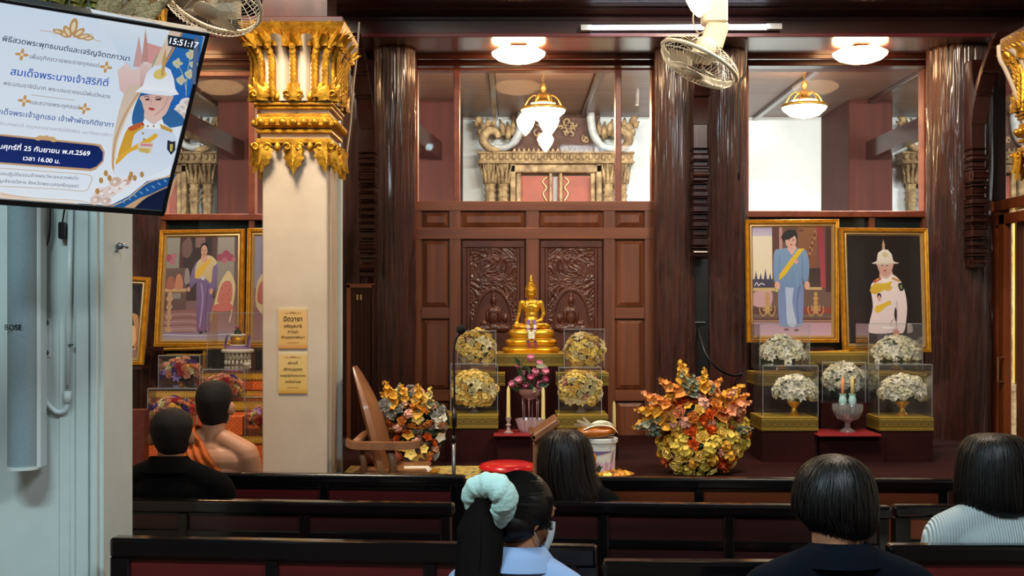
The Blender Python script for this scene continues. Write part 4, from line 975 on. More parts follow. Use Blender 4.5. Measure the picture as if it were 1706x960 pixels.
tvt('พิธีสวดพระพุทธมนต์และเจริญจิตตภาวนา', 3, 63, 215, 97, 'tv_ink_dark')
tvt('เพื่ออุทิศถวายพระราชกุศลแด่', 49, 93, 164, 108, 'tv_ink_grey')
tvt('สมเด็จพระนางเจ้าสิริกิติ์', 17, 118, 180, 138, 'tv_ink_blue')
tvt('พระบรมราชินีนาถ พระบรมราชชนนีพันปีหลวง', 5, 137, 183, 160, 'tv_ink_grey')
tvt('และถวายพระกุศลแด่', 50, 169, 131, 178, 'tv_ink_grey')
tvt('สมเด็จพระเจ้าลูกเธอ เจ้าฟ้าพัชรกิติยาภา', -15, 183, 188, 207, 'tv_ink_steel')
tvt('นเรนทิราเทพยวดี กรมหลวงราชสาริณีสิริพัชร มหาวัชรราชธิดา', -22, 202, 186, 224, 'tv_ink_pale')
tvt('วันศุกร์ที่ 25 กันยายน พ.ศ.2569', -10, 242, 149, 255, 'tv_white')
tvt('เวลา 16.00 น.', 38, 262, 99, 268, 'tv_white')
tvt('ณ ห้องปฏิบัติธรรมข้างพระวิหารหลวงพ่อโต', -16, 287, 130, 296, 'tv_ink_grey')
tvt('วัดพนัญเชิงวรวิหาร จังหวัดพระนครศรีอยุธยา', -26, 298, 130, 309, 'tv_ink_grey')
tvt('15:51:17', 282, 67, 329, 75, 'tv_white')

# ------------------------------------------------------------------ hanging fans
def fan(c, ax, rad, label, mountz, roll=0):
    ax = Vector(ax).normalized(); x_, y_, _ = frame3(ax); t = thing('hanging_fan', label, 'fan', c, None)
    RM = Matrix((x_, y_, ax)).transposed(); M4 = Matrix.Translation(c) @ RM.to_4x4()
    def Q(r, a, z): return M4 @ Vector((r*math.cos(a), r*math.sin(a), z))
    K, Wr = M['fan_plastic'], M['fan_wire']
    def ring(m, r, z, w, n=40): m.tube([Q(r, 2*PI*i/n, z) for i in range(n+1)], w, 6, False)
    m = MB(); NS = 60
    for k in range(NS):
        a = 2*PI*k/NS; m.tube([Q(r, a+.0*r, z) for r, z in ((rad*.24, rad*.34), (rad*.55, rad*.36), (rad*.85, rad*.27), (rad*.97, rad*.14), (rad, .0))], .0013, 3, False)
    ring(m, rad*.6, rad*.355, .0015); ring(m, rad*.97, rad*.14, .0018)
    stuff(m.build('front_grille_wire', Wr, t, 3))
    m = MB()
    for k in range(24):
        a = 2*PI*k/24; m.tube([Q(r, a, z) for r, z in ((rad*.3, -rad*.36), (rad*.6, -rad*.36), (rad*.88, -rad*.22), (rad, -.02))], .0016, 3, False)
    ring(m, rad*.65, -rad*.34, .0018); stuff(m.build('rear_grille_wire', Wr, t, 3))
    m = MB(); ring(m, rad, 0, .009); m.build('rim_ring', K, t, 3)
    m = MB(); m.lathe([(0, rad*.40), (rad*.2, rad*.38), (rad*.26, rad*.34), (rad*.26, rad*.32), (0, rad*.31)], (0, 0, 0), 20); 
    for v in m.bm.verts: v.co = M4 @ v.co
    m.build('hub_cap', K, t, 3)
    for k in range(3):
        rows = []
        for i in range(7):
            u = i/6; r = rad*(.16+.70*u); a0 = k*2*PI/3+.25*u; wd = .35+.75*math.sin(PI*min(u+.12, 1)*.8)
            rows.append([Q(r, a0+wd*(j/5-.5), rad*(.06+.16*(j/5-.5))) for j in range(6)])
        MB().grid(rows).build('blade', K, t, 3)
    m = MB(); m.lathe([(0, -rad*.02), (rad*.26, -rad*.05), (rad*.3, -rad*.2), (rad*.3, -rad*.5), (rad*.22, -rad*.62), (0, -rad*.65)], (0, 0, 0), 18)
    for v in m.bm.verts: v.co = M4 @ v.co
    m.build('motor_housing', K, t, .7)
    b = Q(0, 0, -rad*.55)
    m = MB(); m.box(b+Vector((.02, 0, .03)), (.10, .09, .13), Matrix.Rotation(.3, 3, 'Y'), .012); m.build('oscillator', K, t, .5)
    m = MB(); m.tube([b+Vector((.02, 0, .04)), b+Vector((.025, 0, .14)), Vector((b.x+.02, b.y, mountz-.02))], [.03, .022, .025], 10); m.build('neck', K, t, .7)
    MB().bb((b.x-.035, b.y-.05, mountz-.16), (b.x+.075, b.y+.05, mountz-.05), .01).build('mount', K, t, None)
    MB().tube([(b.x+.02, b.y, mountz-.1), (b.x+.02, b.y, 3.82)], .012, 8).build('rod', K, t, 3)
    MB().tube(spl([tuple(b+Vector((-.06, 0, .2))), tuple(b+Vector((-.075, 0, .1))), tuple(b+Vector((-.05, 0, .04))), tuple(b+Vector((-.01, 0, .06)))], 4), .0035, 5).build('cord', M['fan_wire'], t, 3)
    return t
fan(P(1165, 103, 5.4), (-.46, -.04, -.87), .185, 'cream cage fan hanging by the lit bulb, right of centre', 3.0)
fan(P(352, -4, 4.8), (-.22, -.42, -.86), .205, 'cream cage fan above the television, cut by the top of the picture', 2.9)
t = thing('globe_lamp', 'glowing warm bulb hanging above the cream fan', 'lamp', P(1165, 5, 5.2))
MB().lathe([(0, -.062), (.012, -.055), (.035, -.03), (.056, .01), (.06, .04), (.045, .075), (.02, .1), (0, .105)], P(1165, 5, 5.15), 20).build('glass_globe', M['bulb'], t, 3)
MB().tube([P(1165, 5, 5.15)+Vector((0, 0, .1)), P(1165, 5, 5.15)+Vector((0, 0, .85))], .008, 8).build('stem', M['gold'], t, 3)

# ------------------------------------------------------------------ benches
def bench(name_label, xl, xr, yl, yr, ztop, stiles, board, midrail=None, rail=.055, low=.42, group=None):
    """a bench seen from behind: the back leans slightly, the seat on the far side"""
    t = thing('bench', name_label, 'bench', ((xl+xr)/2, (yl+yr)/2, 0), group, math.atan2(yr-yl, xr-xl))
    LW = math.hypot(xr-xl, yr-yl); w = wm(t)
    def B(a, b, name, m, bev=.004, seg=1):
        mm = MB().bb(a, b, bev, 0, seg)
        for v in mm.bm.verts: v.co = w @ v.co
        return mm.build(name, m, t, None)
    K = M['lacquer']; h = LW/2
    B((-h, -.03, ztop-rail), (h, .03, ztop), 'top_rail', K, .012, 3)
    B((-h, -.022, low), (h, .022, low+.05), 'bottom_rail', K)
    xs = stiles; sw = .038
    for x in xs: B((x*LW-h-sw/2 if 0 < x < 1 else (-h if x <= 0 else h-.06), -.024, low+.02), (x*LW-h+sw/2 if 0 < x < 1 else (-h+.06 if x <= 0 else h), .024, ztop-rail+.002), 'stile', K)
    for x in (-h, h-.06): B((x, -.028, 0), (x+.06, .03, low+.03), 'leg', K); B((x, .38, 0), (x+.06, .44, .40), 'leg', K); B((x+.005, .02, .36), (x+.055, .42, .40), 'side_rail', K)
    ed = [max(x, 0) for x in xs]
    zs = [(low+.05, ztop-rail)] if not midrail else [(low+.05, midrail-.012), (midrail+.012, ztop-rail)]
    if midrail: B((-h+.03, -.020, midrail-.014), (h-.03, .02, midrail+.014), 'mid_rail', K, .005)
    for a, b in zip(xs, xs[1:]):
        xa = a*LW-h+(sw/2 if a > 0 else .06); xb = b*LW-h-(sw/2 if b < 1 else .06)
        for z0, z1 in zs:
            B((xa-.004, -.008, z0-.004), (xb+.004, .008, z1+.004), 'back_board', board, 0)
            B((xa, -.016, z1-.006), (xb, -.007, z1+.001), 'bead', K, .001)
    B((-h+.01, .0, .40), (h-.01, .46, .43), 'seat', K, .006)
    return t
bench('front left bench, black frame and red boards, running to the ponytailed girl', wx(188, 3.70), wx(995, 3.56), 3.70, 3.56, .86, [0, .34, .665, 1], M['bench_red'], None, .062)
bench('front middle bench, mostly behind the man in the navy shirt', wx(1003, 3.40), wx(1003, 3.40)+.80, 3.40, 3.385, .85, [0, .5, 1], M['bench_dim'], None, .05)
bench('front right bench in front of the woman in the white blouse', wx(1478, 3.63), wx(1478, 3.63)+1.5, 3.63, 3.62, .85, [0, .34, .67, 1], M['bench_red'], None, .055)
bench('second row left bench, black frame with dark boards and a middle rail', wx(757, 4.40)-1.5, wx(757, 4.40), 4.53, 4.40, .85, [0, .325, .63, .98], M['bench_dim'], .725, .05)
bench('second row centre bench, long polished rail behind the man in navy', wx(820, 4.46), wx(1484, 4.33), 4.46, 4.33, .85, [0, .285, .6, .98], M['bench_dim'], .70, .045)
bench('second row right bench with orange brown boards behind the white blouse', wx(1487, 4.42), wx(1487, 4.42)+1.5, 4.42, 4.42, .84, [0, .34, .67, 1], M['bench_orange'], .70, .045)
bench('third row left bench in front of the orange robed monk', wx(775, 5.07)-1.5, wx(775, 5.07), 5.20, 5.07, .86, [0, .3, .6, 1], M['bench_red'], .81, .045)
bench('third row right bench with orange brown boards under the altar flowers', wx(985, 5.05), wx(1588, 4.98), 5.05, 4.98, .855, [0, .3, .6, .97], M['bench_orange'], None, .05)

# ------------------------------------------------------------------ framed portraits
def portrait(corners, label, draw, d=7.8, fw=.05, lean=.05):
    """corners: photo px TL, TR, BR, BL; the frame leans back a little"""
    TL, TR_, BR, BL = [P(x, y, d+(lean if i < 2 else 0)) for i, (x, y) in enumerate(corners)]
    nrm = (TR_-TL).cross(TL-BL).normalized()
    if nrm.y > 0: nrm = -nrm
    def mp(u, v, k=0): return (TL*(1-u)+TR_*u)*(1-v)+(BL*(1-u)+BR*u)*v+nrm*k
    W = (TR_-TL).length; H = (TL-BL).length; a, b = fw/W, fw/H
    t = thing('framed_portrait', label, 'portrait', (BL+BR)/2)
    def ringm(name, e0, e1, prof, m):
        mm = MB(); n = len(prof); rings = []
        for cu, cv in ((0, 0), (1, 0), (1, 1), (0, 1), (0, 0)):
            r = []
            for w, k in prof:
                e = e0+(e1-e0)*w; u = e*a if cu == 0 else 1-e*a; v = e*b if cv == 0 else 1-e*b; r.append(mp(u, v, k))
            rings.append(r)
        return mm.grid(rings).build(name, m, t, .4)
    ringm('frame', 0, .62, [(0, 0), (0, .02), (.15, .032), (.4, .026), (.6, .036), (.85, .03), (1, .012)], M['gold_frame'])
    ringm('inner_moulding', .62, 1, [(0, .012), (.1, .02), (.5, .022), (1, .008)], M['gold_pale'])
    m = MB(); m.loft([[mp(u, v, 0) for u, v in ((0, 0), (1, 0), (1, 1), (0, 1))], [mp(u, v, -.02) for u, v in ((0, 0), (1, 0), (1, 1), (0, 1))]]); m.build('backing', M['black'], t, None)
    pt = Paint(lambda x, y, k: mp(a+(1-2*a)*x, b+(1-2*b)*y, .006+k), .00005); draw(pt); pt.build('photograph', M['print'], t)
    return t
def eyes_mouth(p, x, y, w, h, skin, lip='a5443f'):
    for s in (-1, 1):
        p.ell(x+s*w*.42, y-h*.05, w*.17, h*.06, '2a1c1c', 0, 8); p.line([(x+s*w*.2, y-h*.2), (x+s*w*.62, y-h*.2)], h*.06, '33201e')
    p.line([(x, y-.02*h), (x-w*.08, y+h*.25), (x+w*.06, y+h*.27)], h*.04, 'b98572'); p.ell(x, y+h*.5, w*.28, h*.08, lip, 0, 10)
def draw_silk(p):          # woman in a lilac silk dress with a cream shawl, beside a table and a tufted chair
    p.rect(0, 0, 1, 1, '5f5156', '8f6f73'); p.rect(0, .0, .18, .55, '9a9a94', '8d857f'); p.rect(.72, 0, .96, .5, 'a59e98', '8c8784'); p.rect(.18, 0, .24, .62, '5a3a38'); p.rect(.64, 0, .7, .6, '5f4644'); p.rect(.24, 0, .64, .62, '3f3336', '4a3a3c'); p.rect(.4, 0, .54, .1, '8c6d6a')
    p.sm([(.22, .05), (.32, .0), (.36, .12), (.3, .2), (.22, .17)], '7a5f5d'); p.rect(0, .3, .3, .72, '6f5a58', '6a5350'); p.rect(.08, .45, .22, .6, '8f8a84')
    for x, y, r in ((.03, .2, .05), (.1, .18, .04), (.08, .24, .04), (.76, .2, .05), (.84, .17, .055), (.9, .2, .05), (.82, .23, .04), (.95, .22, .03)): p.ell(x, y, r, r*.75, 'a2506a' if r > .045 else 'b86f82', 0, 10)
    p.poly([(0, .72), (1, .68), (1, 1), (0, 1)], '8f625f', 'a98a92')
    for k in range(7): p.line([(0, .76+k*.035), (.35, .75+k*.035), (.5, .77+k*.035)], .006, '7a3f45' if k % 2 else 'b7a0a8')
    p.rect(0, .93, 1, 1, '8c7f9b', 'a79cae'); p.line([(0, .95), (.5, .96), (1, .94)], .01, 'c9bfd0')
    p.rect(0, .5, .3, .53, 'c9a57c'); p.rect(0, .53, .28, .545, '8e6a4a')
    for y, w in ((.56, .03), (.6, .05), (.64, .025), (.68, .045), (.73, .03), (.78, .045), (.84, .03), (.9, .05)): p.ell(.07, y, w, .03, 'bd9c80', 0, 12)
    p.sm([(.02, .42), (.06, .38), (.12, .4), (.12, .5), (.02, .5)], 'a6665a'); p.sm([(.15, .38), (.2, .36), (.24, .42), (.24, .5), (.14, .5)], 'c4856b'); p.sm([(.27, .33), (.3, .3), (.33, .34), (.34, .44), (.27, .45)], '9b8f93')
    p.sm([(.76, .46), (.82, .38), (.88, .33), (.95, .4), (.98, .5), (.95, .68), (.92, .82), (.9, .82), (.92, .68), (.7, .67), (.66, .82), (.64, .82), (.7, .62)], 'd6c39a')
    p.sm([(.78, .48), (.85, .43), (.93, .46), (.92, .64), (.74, .64)], 'c6766c'); p.sm([(.7, .66), (.92, .65), (.92, .72), (.68, .72)], 'c4706a')
    for x, y in ((.8, .5), (.85, .48), (.9, .52), (.82, .57), (.87, .56), (.8, .61), (.89, .61)): p.ell(x, y, .008, .008, '8b4742', 0, 6)
    p.sm([(.44, .42), (.5, .4), (.62, .43), (.66, .55), (.64, .75), (.66, .9), (.5, .92), (.46, .9), (.44, .6)], '7b6796', '7d5a80'); p.line([(.5, .45), (.53, .6), (.5, .88)], .02, 'a193bd'); p.line([(.6, .46), (.58, .7), (.6, .88)], .012, '594a78')
    p.sm([(.38, .3), (.46, .22), (.58, .2), (.68, .24), (.73, .3), (.7, .5), (.66, .53), (.63, .5), (.64, .4), (.46, .43), (.42, .45), (.36, .5), (.34, .44)], '8a76a6', '75628f')
    p.sm([(.42, .28), (.5, .2), (.62, .18), (.72, .25), (.66, .3), (.64, .45), (.55, .4), (.42, .4)], 'd9c79c', 'c9b284'); p.poly([(.42, .34), (.58, .22), (.64, .22), (.46, .4), (.41, .4)], 'e2b843'); p.ell(.52, .4, .03, .018, 'cfcbe0', .4)
    p.sm([(.5, .17), (.56, .17), (.57, .23), (.53, .25), (.49, .22)], 'd5a596'); p.ell(.53, .105, .055, .05, '1f1a1e', 0); p.ell(.53, .135, .046, .058, 'd9ab9b', 0, 20, 'cc9a88'); eyes_mouth(p, .53, .135, .045, .06, 0)
    p.ell(.645, .53, .025, .03, 'd0a090'); p.ell(.33, .51, .022, .025, 'd0a090'); p.ell(.52, .93, .03, .012, '3f2e3c'); p.ell(.6, .92, .03, .012, '3f2e3c')
def draw_chair_edge(p):
    p.rect(0, 0, 1, 1, '6d6480', '8f707c'); p.rect(0, 0, .1, .5, '8f8aa5'); p.rect(0, .7, 1, 1, '8f5f6a', '9d7680')
    p.sm([(.03, .5), (.07, .4), (.14, .36), (.24, .42), (.26, .68), (.22, .8), (.04, .68)], 'cdb995'); p.sm([(.06, .5), (.14, .42), (.23, .46), (.23, .64), (.06, .64)], 'b5645e')
    p.sm([(.4, .2), (.55, .15), (.7, .25), (.72, .9), (.4, .9)], '6f6890'); p.ell(.55, .12, .07, .06, 'c99a88')
def draw_seated(p):
    p.rect(0, 0, 1, 1, '1c1416', '3a2422'); p.sm([(.55, .1), (.8, .05), (.95, .2), (.96, .5), (.8, .6), (.6, .5)], '2f2326'); p.sm([(.7, .45), (.9, .4), (.99, .5), (.98, .9), (.75, .95), (.6, .8)], 'c08a5a', 'a8694a'); p.sm([(.8, .6), (.92, .58), (.96, .8), (.8, .85)], 'd9a878'); p.rect(.3, .9, 1, 1, '8f6a6a'); p.line([(.75, .9), (.98, .88)], .02, 'caa07a')
def draw_blue(p):          # woman in a pale blue suit with a yellow sash
    p.rect(0, 0, 1, 1, '6b4a40', '705a52'); p.rect(0, 0, .25, .1, 'a69cc4', 'cfc6d2'); p.rect(0, .08, .25, .5, 'e7ddc8', 'e3d6bb')
    for x, h in ((.04, .12), (.1, .1), (.16, .14), (.22, .1)): p.poly([(x-.03, .52), (x, .52-h), (x+.03, .52)], '4b4668')
    p.rect(0, .48, .26, .56, '3f3a52'); p.line([(.02, .54), (.05, .51), (.07, .54), (.1, .52), (.15, .53)], .008, 'e6e4ee'); p.rect(.25, 0, .34, .58, '5b352e'); p.rect(.34, 0, .38, .4, 'b78d8a')
    p.rect(.58, 0, .82, .38, '8f5f40', '7e4c36')
    for k in range(14): p.ell(.62+(k*37 % 19)*.01, .03+k*.024, .03, .014, 'a87850' if k % 2 else '6c3a2c', k)
    p.poly([(.82, 0), (.9, 0), (.93, .56), (.87, .56)], '9c3040', 'a84452'); p.rect(.93, 0, 1, .6, '4a2a28'); p.rect(.72, .38, .86, .58, '3d2a26', '4f3b34')
    p.sm([(0, .61), (.2, .58), (.25, .64), (.2, .74), (0, .72)], 'c29aa2'); p.rect(0, .56, .28, .59, 'c6aa7c'); p.rect(.7, .555, .88, .58, 'c3a677'); p.rect(.0, .74, .3, .8, '5a3431'); p.rect(.62, .74, 1, .8, '8c3f3c'); p.poly([(0, .84), (1, .84), (1, .89), (0, .89)], '5e3a38'); p.poly([(0, .88), (1, .88), (1, 1), (0, 1)], 'b590a2', 'c3a2b4'); p.rect(0, .86, 1, .872, 'a9896f')
    for x0 in (.18, .8):
        for y, w in ((.62, .025), (.66, .035), (.7, .03), (.74, .04), (.78, .035)): p.ell(x0, y, w, .022, 'b9935a', 0, 10)
        for s in (-1, 1): p.line([(x0, .78), (x0+s*.06, .82), (x0+s*.1, .77), (x0+s*.09, .73)], .014, 'b48e5c'); p.line([(x0, .74), (x0+s*.05, .77), (x0+s*.05, .72)], .01, 'c7a570')
    p.sm([(.33, .53), (.5, .5), (.64, .53), (.63, .88), (.6, .92), (.36, .92), (.33, .88)], '6f84b8', '7d8fc0'); p.sm([(.42, .53), (.52, .53), (.5, .7), (.55, .9), (.44, .9), (.42, .7)], 'a9bbdc', 'b4c4e0'); p.line([(.6, .54), (.56, .7), (.58, .9)], .014, '5368a0')
    p.sm([(.28, .22), (.36, .2), (.46, .19), (.62, .2), (.69, .23), (.72, .36), (.7, .5), (.66, .52), (.62, .44), (.63, .53), (.5, .56), (.34, .53), (.35, .42), (.32, .52), (.27, .5), (.26, .36)], '7d9cc6', '6d8dba'); p.line([(.345, .25), (.34, .36), (.35, .5)], .007, '5a7aa8'); p.line([(.625, .25), (.635, .36), (.625, .5)], .007, '5a7aa8'); p.line([(.5, .26), (.5, .4), (.5, .55)], .005, '5f80ae'); p.line([(.4, .45), (.43, .5), (.44, .55)], .006, '6585b2'); p.line([(.57, .43), (.56, .5), (.57, .55)], .006, '8fadd2')
    p.poly([(.58, .2), (.66, .195), (.4, .455), (.33, .49), (.335, .44)], 'e3c22e', 'd8b41e'); p.ell(.55, .32, .03, .018, 'd9a09a')
    p.poly([(.44, .2), (.5, .26), (.56, .19), (.53, .15), (.46, .16)], 'dcb0a6'); p.ell(.475, .09, .095, .07, '1b1618', -.1); p.ell(.485, .125, .07, .068, 'e0b6aa', 0, 22, 'd4a496'); p.ell(.46, .07, .1, .04, '1b1618', -.3); eyes_mouth(p, .49, .125, .06, .07, 0)
    p.ell(.31, .54, .035, .04, 'd6aa9c'); p.ell(.69, .54, .035, .04, 'd6aa9c'); p.ell(.3, .585, .02, .015, 'b9b46a'); p.ell(.42, .945, .035, .012, '7a5660'); p.ell(.55, .95, .035, .012, '7a5660')
def draw_officer(p):       # officer in a white tunic and plumed helmet on black
    p.rect(0, 0, 1, 1, '140f12', '1d1519'); p.ell(.1, .75, .12, .1, '241619'); p.rect(.38, .9, .62, 1, '4d4650')
    p.sm([(.33, .44), (.44, .38), (.58, .35), (.7, .4), (.77, .5), (.8, .66), (.76, .86), (.7, .9), (.66, .86), (.66, .72), (.64, .66), (.62, .74), (.64, .88), (.28, .9), (.28, .8), (.33, .66), (.31, .5)], 'efe3e6', 'e3cfd6'); p.line([(.66, .6), (.66, .74), (.64, .86)], .012, 'b9a4ae')
    p.poly([(.44, .32), (.6, .3), (.62, .38), (.5, .42), (.43, .38)], 'd8b3a8'); p.poly([(.45, .38), (.53, .4), (.62, .35), (.63, .4), (.53, .44), (.44, .41)], 'f3eaec')
    p.sm([(.41, .22), (.62, .22), (.61, .31), (.54, .37), (.47, .36), (.42, .31)], 'd9b0a4', 'c99a8f'); eyes_mouth(p, .51, .28, .075, .085, 0)
    p.poly([(.33, .255), (.4, .235), (.42, .16), (.49, .125), (.56, .13), (.61, .17), (.63, .235), (.7, .25), (.6, .262), (.42, .268)], 'f2ebe4', 'ddd2c8'); p.line([(.34, .255), (.5, .262), (.7, .25)], .01, 'c9bdb4')
    p.poly([(.48, .125), (.49, .06), (.5, .03), (.51, .06), (.52, .125)], 'cfa98c'); p.ell(.5, .085, .02, .02, 'c9a07a'); p.sm([(.48, .16), (.53, .15), (.56, .18), (.53, .2), (.49, .19)], 'd8c9a0')
    p.poly([(.34, .42), (.44, .38), (.46, .4), (.36, .44)], 'b8432e'); p.poly([(.6, .38), (.72, .41), (.7, .425), (.6, .4)], 'c99048'); p.poly([(.37, .41), (.42, .39), (.43, .4), (.38, .42)], 'd2a050')
    p.sm([(.31, .48), (.38, .44), (.5, .44), (.6, .42), (.56, .47), (.44, .52), (.36, .54), (.3, .52)], 'dfbd3d', 'd4a93a'); p.sm([(.5, .49), (.58, .46), (.6, .49), (.54, .51)], 'd8b64a')
    p.ell(.42, .56, .03, .03, '3c1d22'); p.ell(.42, .58, .022, .028, 'd9a29a'); p.sm([(.36, .66), (.46, .63), (.56, .6), (.58, .63), (.5, .66), (.44, .7), (.37, .71)], 'e0bc3c')
    p.sm([(.69, .44), (.75, .44), (.76, .49), (.72, .51), (.69, .48)], '262a26'); p.ell(.725, .47, .015, .02, '8a9a5a')
    p.line([(.62, .77), (.57, .8), (.58, .86), (.63, .87)], .008, 'b39070'); p.ell(.64, .895, .045, .035, 'c08a80'); p.rect(.44, .84, .6, .86, 'f4eef0')
portrait([(268, 384), (409, 382), (407, 579), (257, 579)], 'gold framed portrait of a woman in a lilac silk dress beside a chair', draw_silk, 7.8, .05)
portrait([(413, 381), (552, 380), (550, 580), (409, 580)], 'gold framed portrait mostly hidden behind the cream pillar', draw_chair_edge, 7.82, .05)
portrait([(150, 457), (252, 463), (240, 609), (136, 610)], 'small gold framed portrait at the far left, half hidden by the white pillar', draw_seated, 7.3, .05)
portrait([(1240, 367), (1397, 366), (1397, 572), (1243, 572)], 'gold framed portrait of a woman in a pale blue suit with a yellow sash', draw_blue, 7.8, .05)
portrait([(1397, 380), (1544, 381), (1550, 588), (1403, 585)], 'gold framed portrait of an officer in white uniform on a black background', draw_officer, 7.72, .05)
tag(MB().tube([P(273, 582, 7.7), P(412, 579, 7.72)], .010, 6).bb(Vector((wx(338, 7.72), 7.72, 1.1)), P(344, 580, 7.74)).build('easel_stand', M['gold_frame'], None, None), 'gold stand under the portrait of the woman in lilac', 'easel')
tag(MB().tube([P(1335, 588, 7.55), P(1415, 585, 7.55)], .008, 6).bb(P(1350, 590, 7.55), P(1356, 588, 7.58)).bb(Vector((wx(1392, 7.66), 7.66, .7)), P(1399, 585, 7.69)).build('easel_stand', M['gold_frame'], None, None), 'gold easel rail between the two right portraits, above the green spray', 'easel')
tag(MB().bb(P(1690, 640, 8.9), P(1780, 362, 8.93), .004).build('banner', mat('yellow banner cloth', 'd9a420', .7, col2='e8cf7a', nsc=1.5), None, None), 'yellow banner hanging beyond the sliding door at the right edge', 'banner')

# ------------------------------------------------------------------ flowers
def petal(m, L, w, open_, curl, az, base=0, cup=.25, n=4, wav=0, rr=None):
    ca, sa = math.cos(az), math.sin(az); rows = []; n = n+2; pw = .6 if w > .3*L else .9
    for i in range(n+1):
        u = i/n; ang = open_+curl*u; r = base+L*u*math.sin(open_+curl*u*.5); z = L*u*math.cos(open_+curl*u*.5)
        ww = w*max(math.sin(PI*min(.10+u*.86, 1)), .02)**pw*(1 if u < .99 else .6); row = []
        for j in (-1, -.55, 0, .55, 1):
            j2 = j*j; y = j*ww; e_ = -.10*L*j2*u*u; rz = z+j2*cup*w*math.sin(ang)+e_*math.cos(ang)+(.05*w*math.sin(9*u+j*5+az*3)*u)+(wav*math.sin(7*u+j*2+az*3) if wav else 0); rx = r-j2*cup*w*math.cos(ang)+e_*math.sin(ang)
            row.append((rx*ca-y*sa, rx*sa+y*ca, rz))
        rows.append(row)
    m.grid(rows)
def mesh_of(m, name):
    me = bpy.data.meshes.new(name); m.bm.to_mesh(me); m.bm.free(); me.polygons.foreach_set('use_smooth', [True]*len(me.polygons)); me.materials.append(None); return me
FM = {}
m = MB()
for ring, (n, op, L, w) in enumerate(((5, 1.25, .95, .5), (5, .85, .85, .48), (5, .5, .72, .42), (3, .2, .6, .34))):
    for k in range(n): petal(m, L, w, op-.35, .6, 2*PI*k/n+ring*.6, .04, .5, 3)
m.ball((0, 0, .25), (.22, .22, .3), None, 8, 5); FM['rose'] = mesh_of(m, 'rose_bloom')
m = MB()
for k in range(6): petal(m, 1.15, .27, .75, 1.0, k*PI/3, .03, .25, 5)
for k in range(5): a = k*1.256; m.tube([(0, 0, 0), (.12*math.cos(a), .12*math.sin(a), .4), (.26*math.cos(a), .26*math.sin(a), .62)], .025, 4)
FM['lily'] = mesh_of(m, 'lily_bloom')
m = MB(); rr = random.Random(5)
for k in range(30):
    a = rr.random()*2*PI; op = math.acos(1-rr.random()*1.1); petal(m, .8+.2*rr.random(), .26, op, .3, a, 0, .2, 2, .05)
FM['carnation'] = mesh_of(m, 'carnation_bloom')
m = MB()
for q in range(9):                       # hydrangea head: small four-petalled florets over a dome
    a = q*2.4; ph = math.sqrt(q/9)*1.35; n_ = Vector((math.sin(ph)*math.cos(a), math.sin(ph)*math.sin(a), math.cos(ph))); rt = n_.to_track_quat('Z', 'Y').to_matrix().to_4x4()
    b0 = MB()
    for k in range(4): petal(b0, .4, .19, 1.15, .3, k*PI/2+q, .02, .1, 2)
    for v in b0.bm.verts: v.co = rt @ v.co+n_*.68
    tmp = bpy.data.meshes.new('x'); b0.bm.to_mesh(tmp); b0.bm.free(); m.bm.from_mesh(tmp); bpy.data.meshes.remove(tmp)
m.ball((0, 0, 0), .6, None, 8, 6); FM['hydrangea'] = mesh_of(m, 'hydrangea_head')
m = MB()
for k in range(5): petal(m, .9, .36, 1.0, .5, k*1.2566, .02, .15, 3)
m.ball((0, 0, .12), .14, None, 6, 4); FM['blossom'] = mesh_of(m, 'small_blossom')
m = MB()
for k in range(7):                       # peony / tulip like cup
    petal(m, 1.1, .48, .35, .35, k*.9, .1, .5, 4)
m.ball((0, 0, .4), (.3, .3, .4), None, 8, 6); FM['peony'] = mesh_of(m, 'peony_bloom')
m = MB(); petal(m, 1.6, .34, .35, .9, 0, 0, .18, 6); FM['leaf'] = mesh_of(m, 'leaf')
m = MB()                                 # flower spike
for k in range(13):
    z = .12+k*.15; a = k*2.4; s_ = .62*(1-k/16); n_ = Vector((math.cos(a), math.sin(a), .5)).normalized(); rt = n_.to_track_quat('Z', 'Y').to_matrix().to_4x4(); b0 = MB()
    for q in range(4): petal(b0, s_*1.1, s_*.5, .8, .5, q*PI/2, .01, .2, 2)
    for v in b0.bm.verts: v.co = rt @ v.co+Vector((0, 0, z))+n_*.08
    tmp = bpy.data.meshes.new('x'); b0.bm.to_mesh(tmp); b0.bm.free(); m.bm.from_mesh(tmp); bpy.data.meshes.remove(tmp)
m.tube([(0, 0, 0), (.03, 0, 1.1), (0, 0, 2.1)], .025, 4); FM['spike'] = mesh_of(m, 'flower_spike')
for n_, c_ in (('f_yellow', 'fbdc78'), ('f_cream', 'f4e6b4'), ('f_gold', 'eaae36'), ('f_lemon', 'e0c250'), ('f_white', 'f0ecdc'), ('f_ivory', 'e9e4c6'), ('f_orange', 'e0661e'), ('f_peach', 'ea9e70'), ('f_apricot', 'ea9a44'), ('f_red', 'cc342c'), ('f_purple', '593a94'), ('f_lilac', '9a7ab8'), ('f_pink', 'ecA0bc'), ('f_rose', 'd86e9a'), ('f_salmon', 'edb096'), ('f_grey', 'b3ada4'), ('f_green', 'a7ac62')):
    M[n_] = mat('petal '+n_[2:], c_, .6, sub=.1)
M['leafgreen'] = mat('dark green leaf', '1c3222', .5, col2='2f4a2a', nsc=20); M['leafpale'] = mat('grey green sprig', '8a8c74', .6)
def put(mesh, name, c, nrm, s, mt, parent, spin=0.0, pm=None):
    o = bpy.data.objects.new(name, FM[mesh]); COL.objects.link(o); o.parent = parent
    o.matrix_basis = pm @ Matrix.Translation(c) @ (Vector(nrm).normalized().to_track_quat('Z', 'Y').to_matrix().to_4x4() @ Matrix.Rotation(spin, 4, 'Z') @ Matrix.Diagonal((s, s, s, 1)))
    sl = o.material_slots[0]; sl.link = 'OBJECT'; sl.material = M[mt]; return o
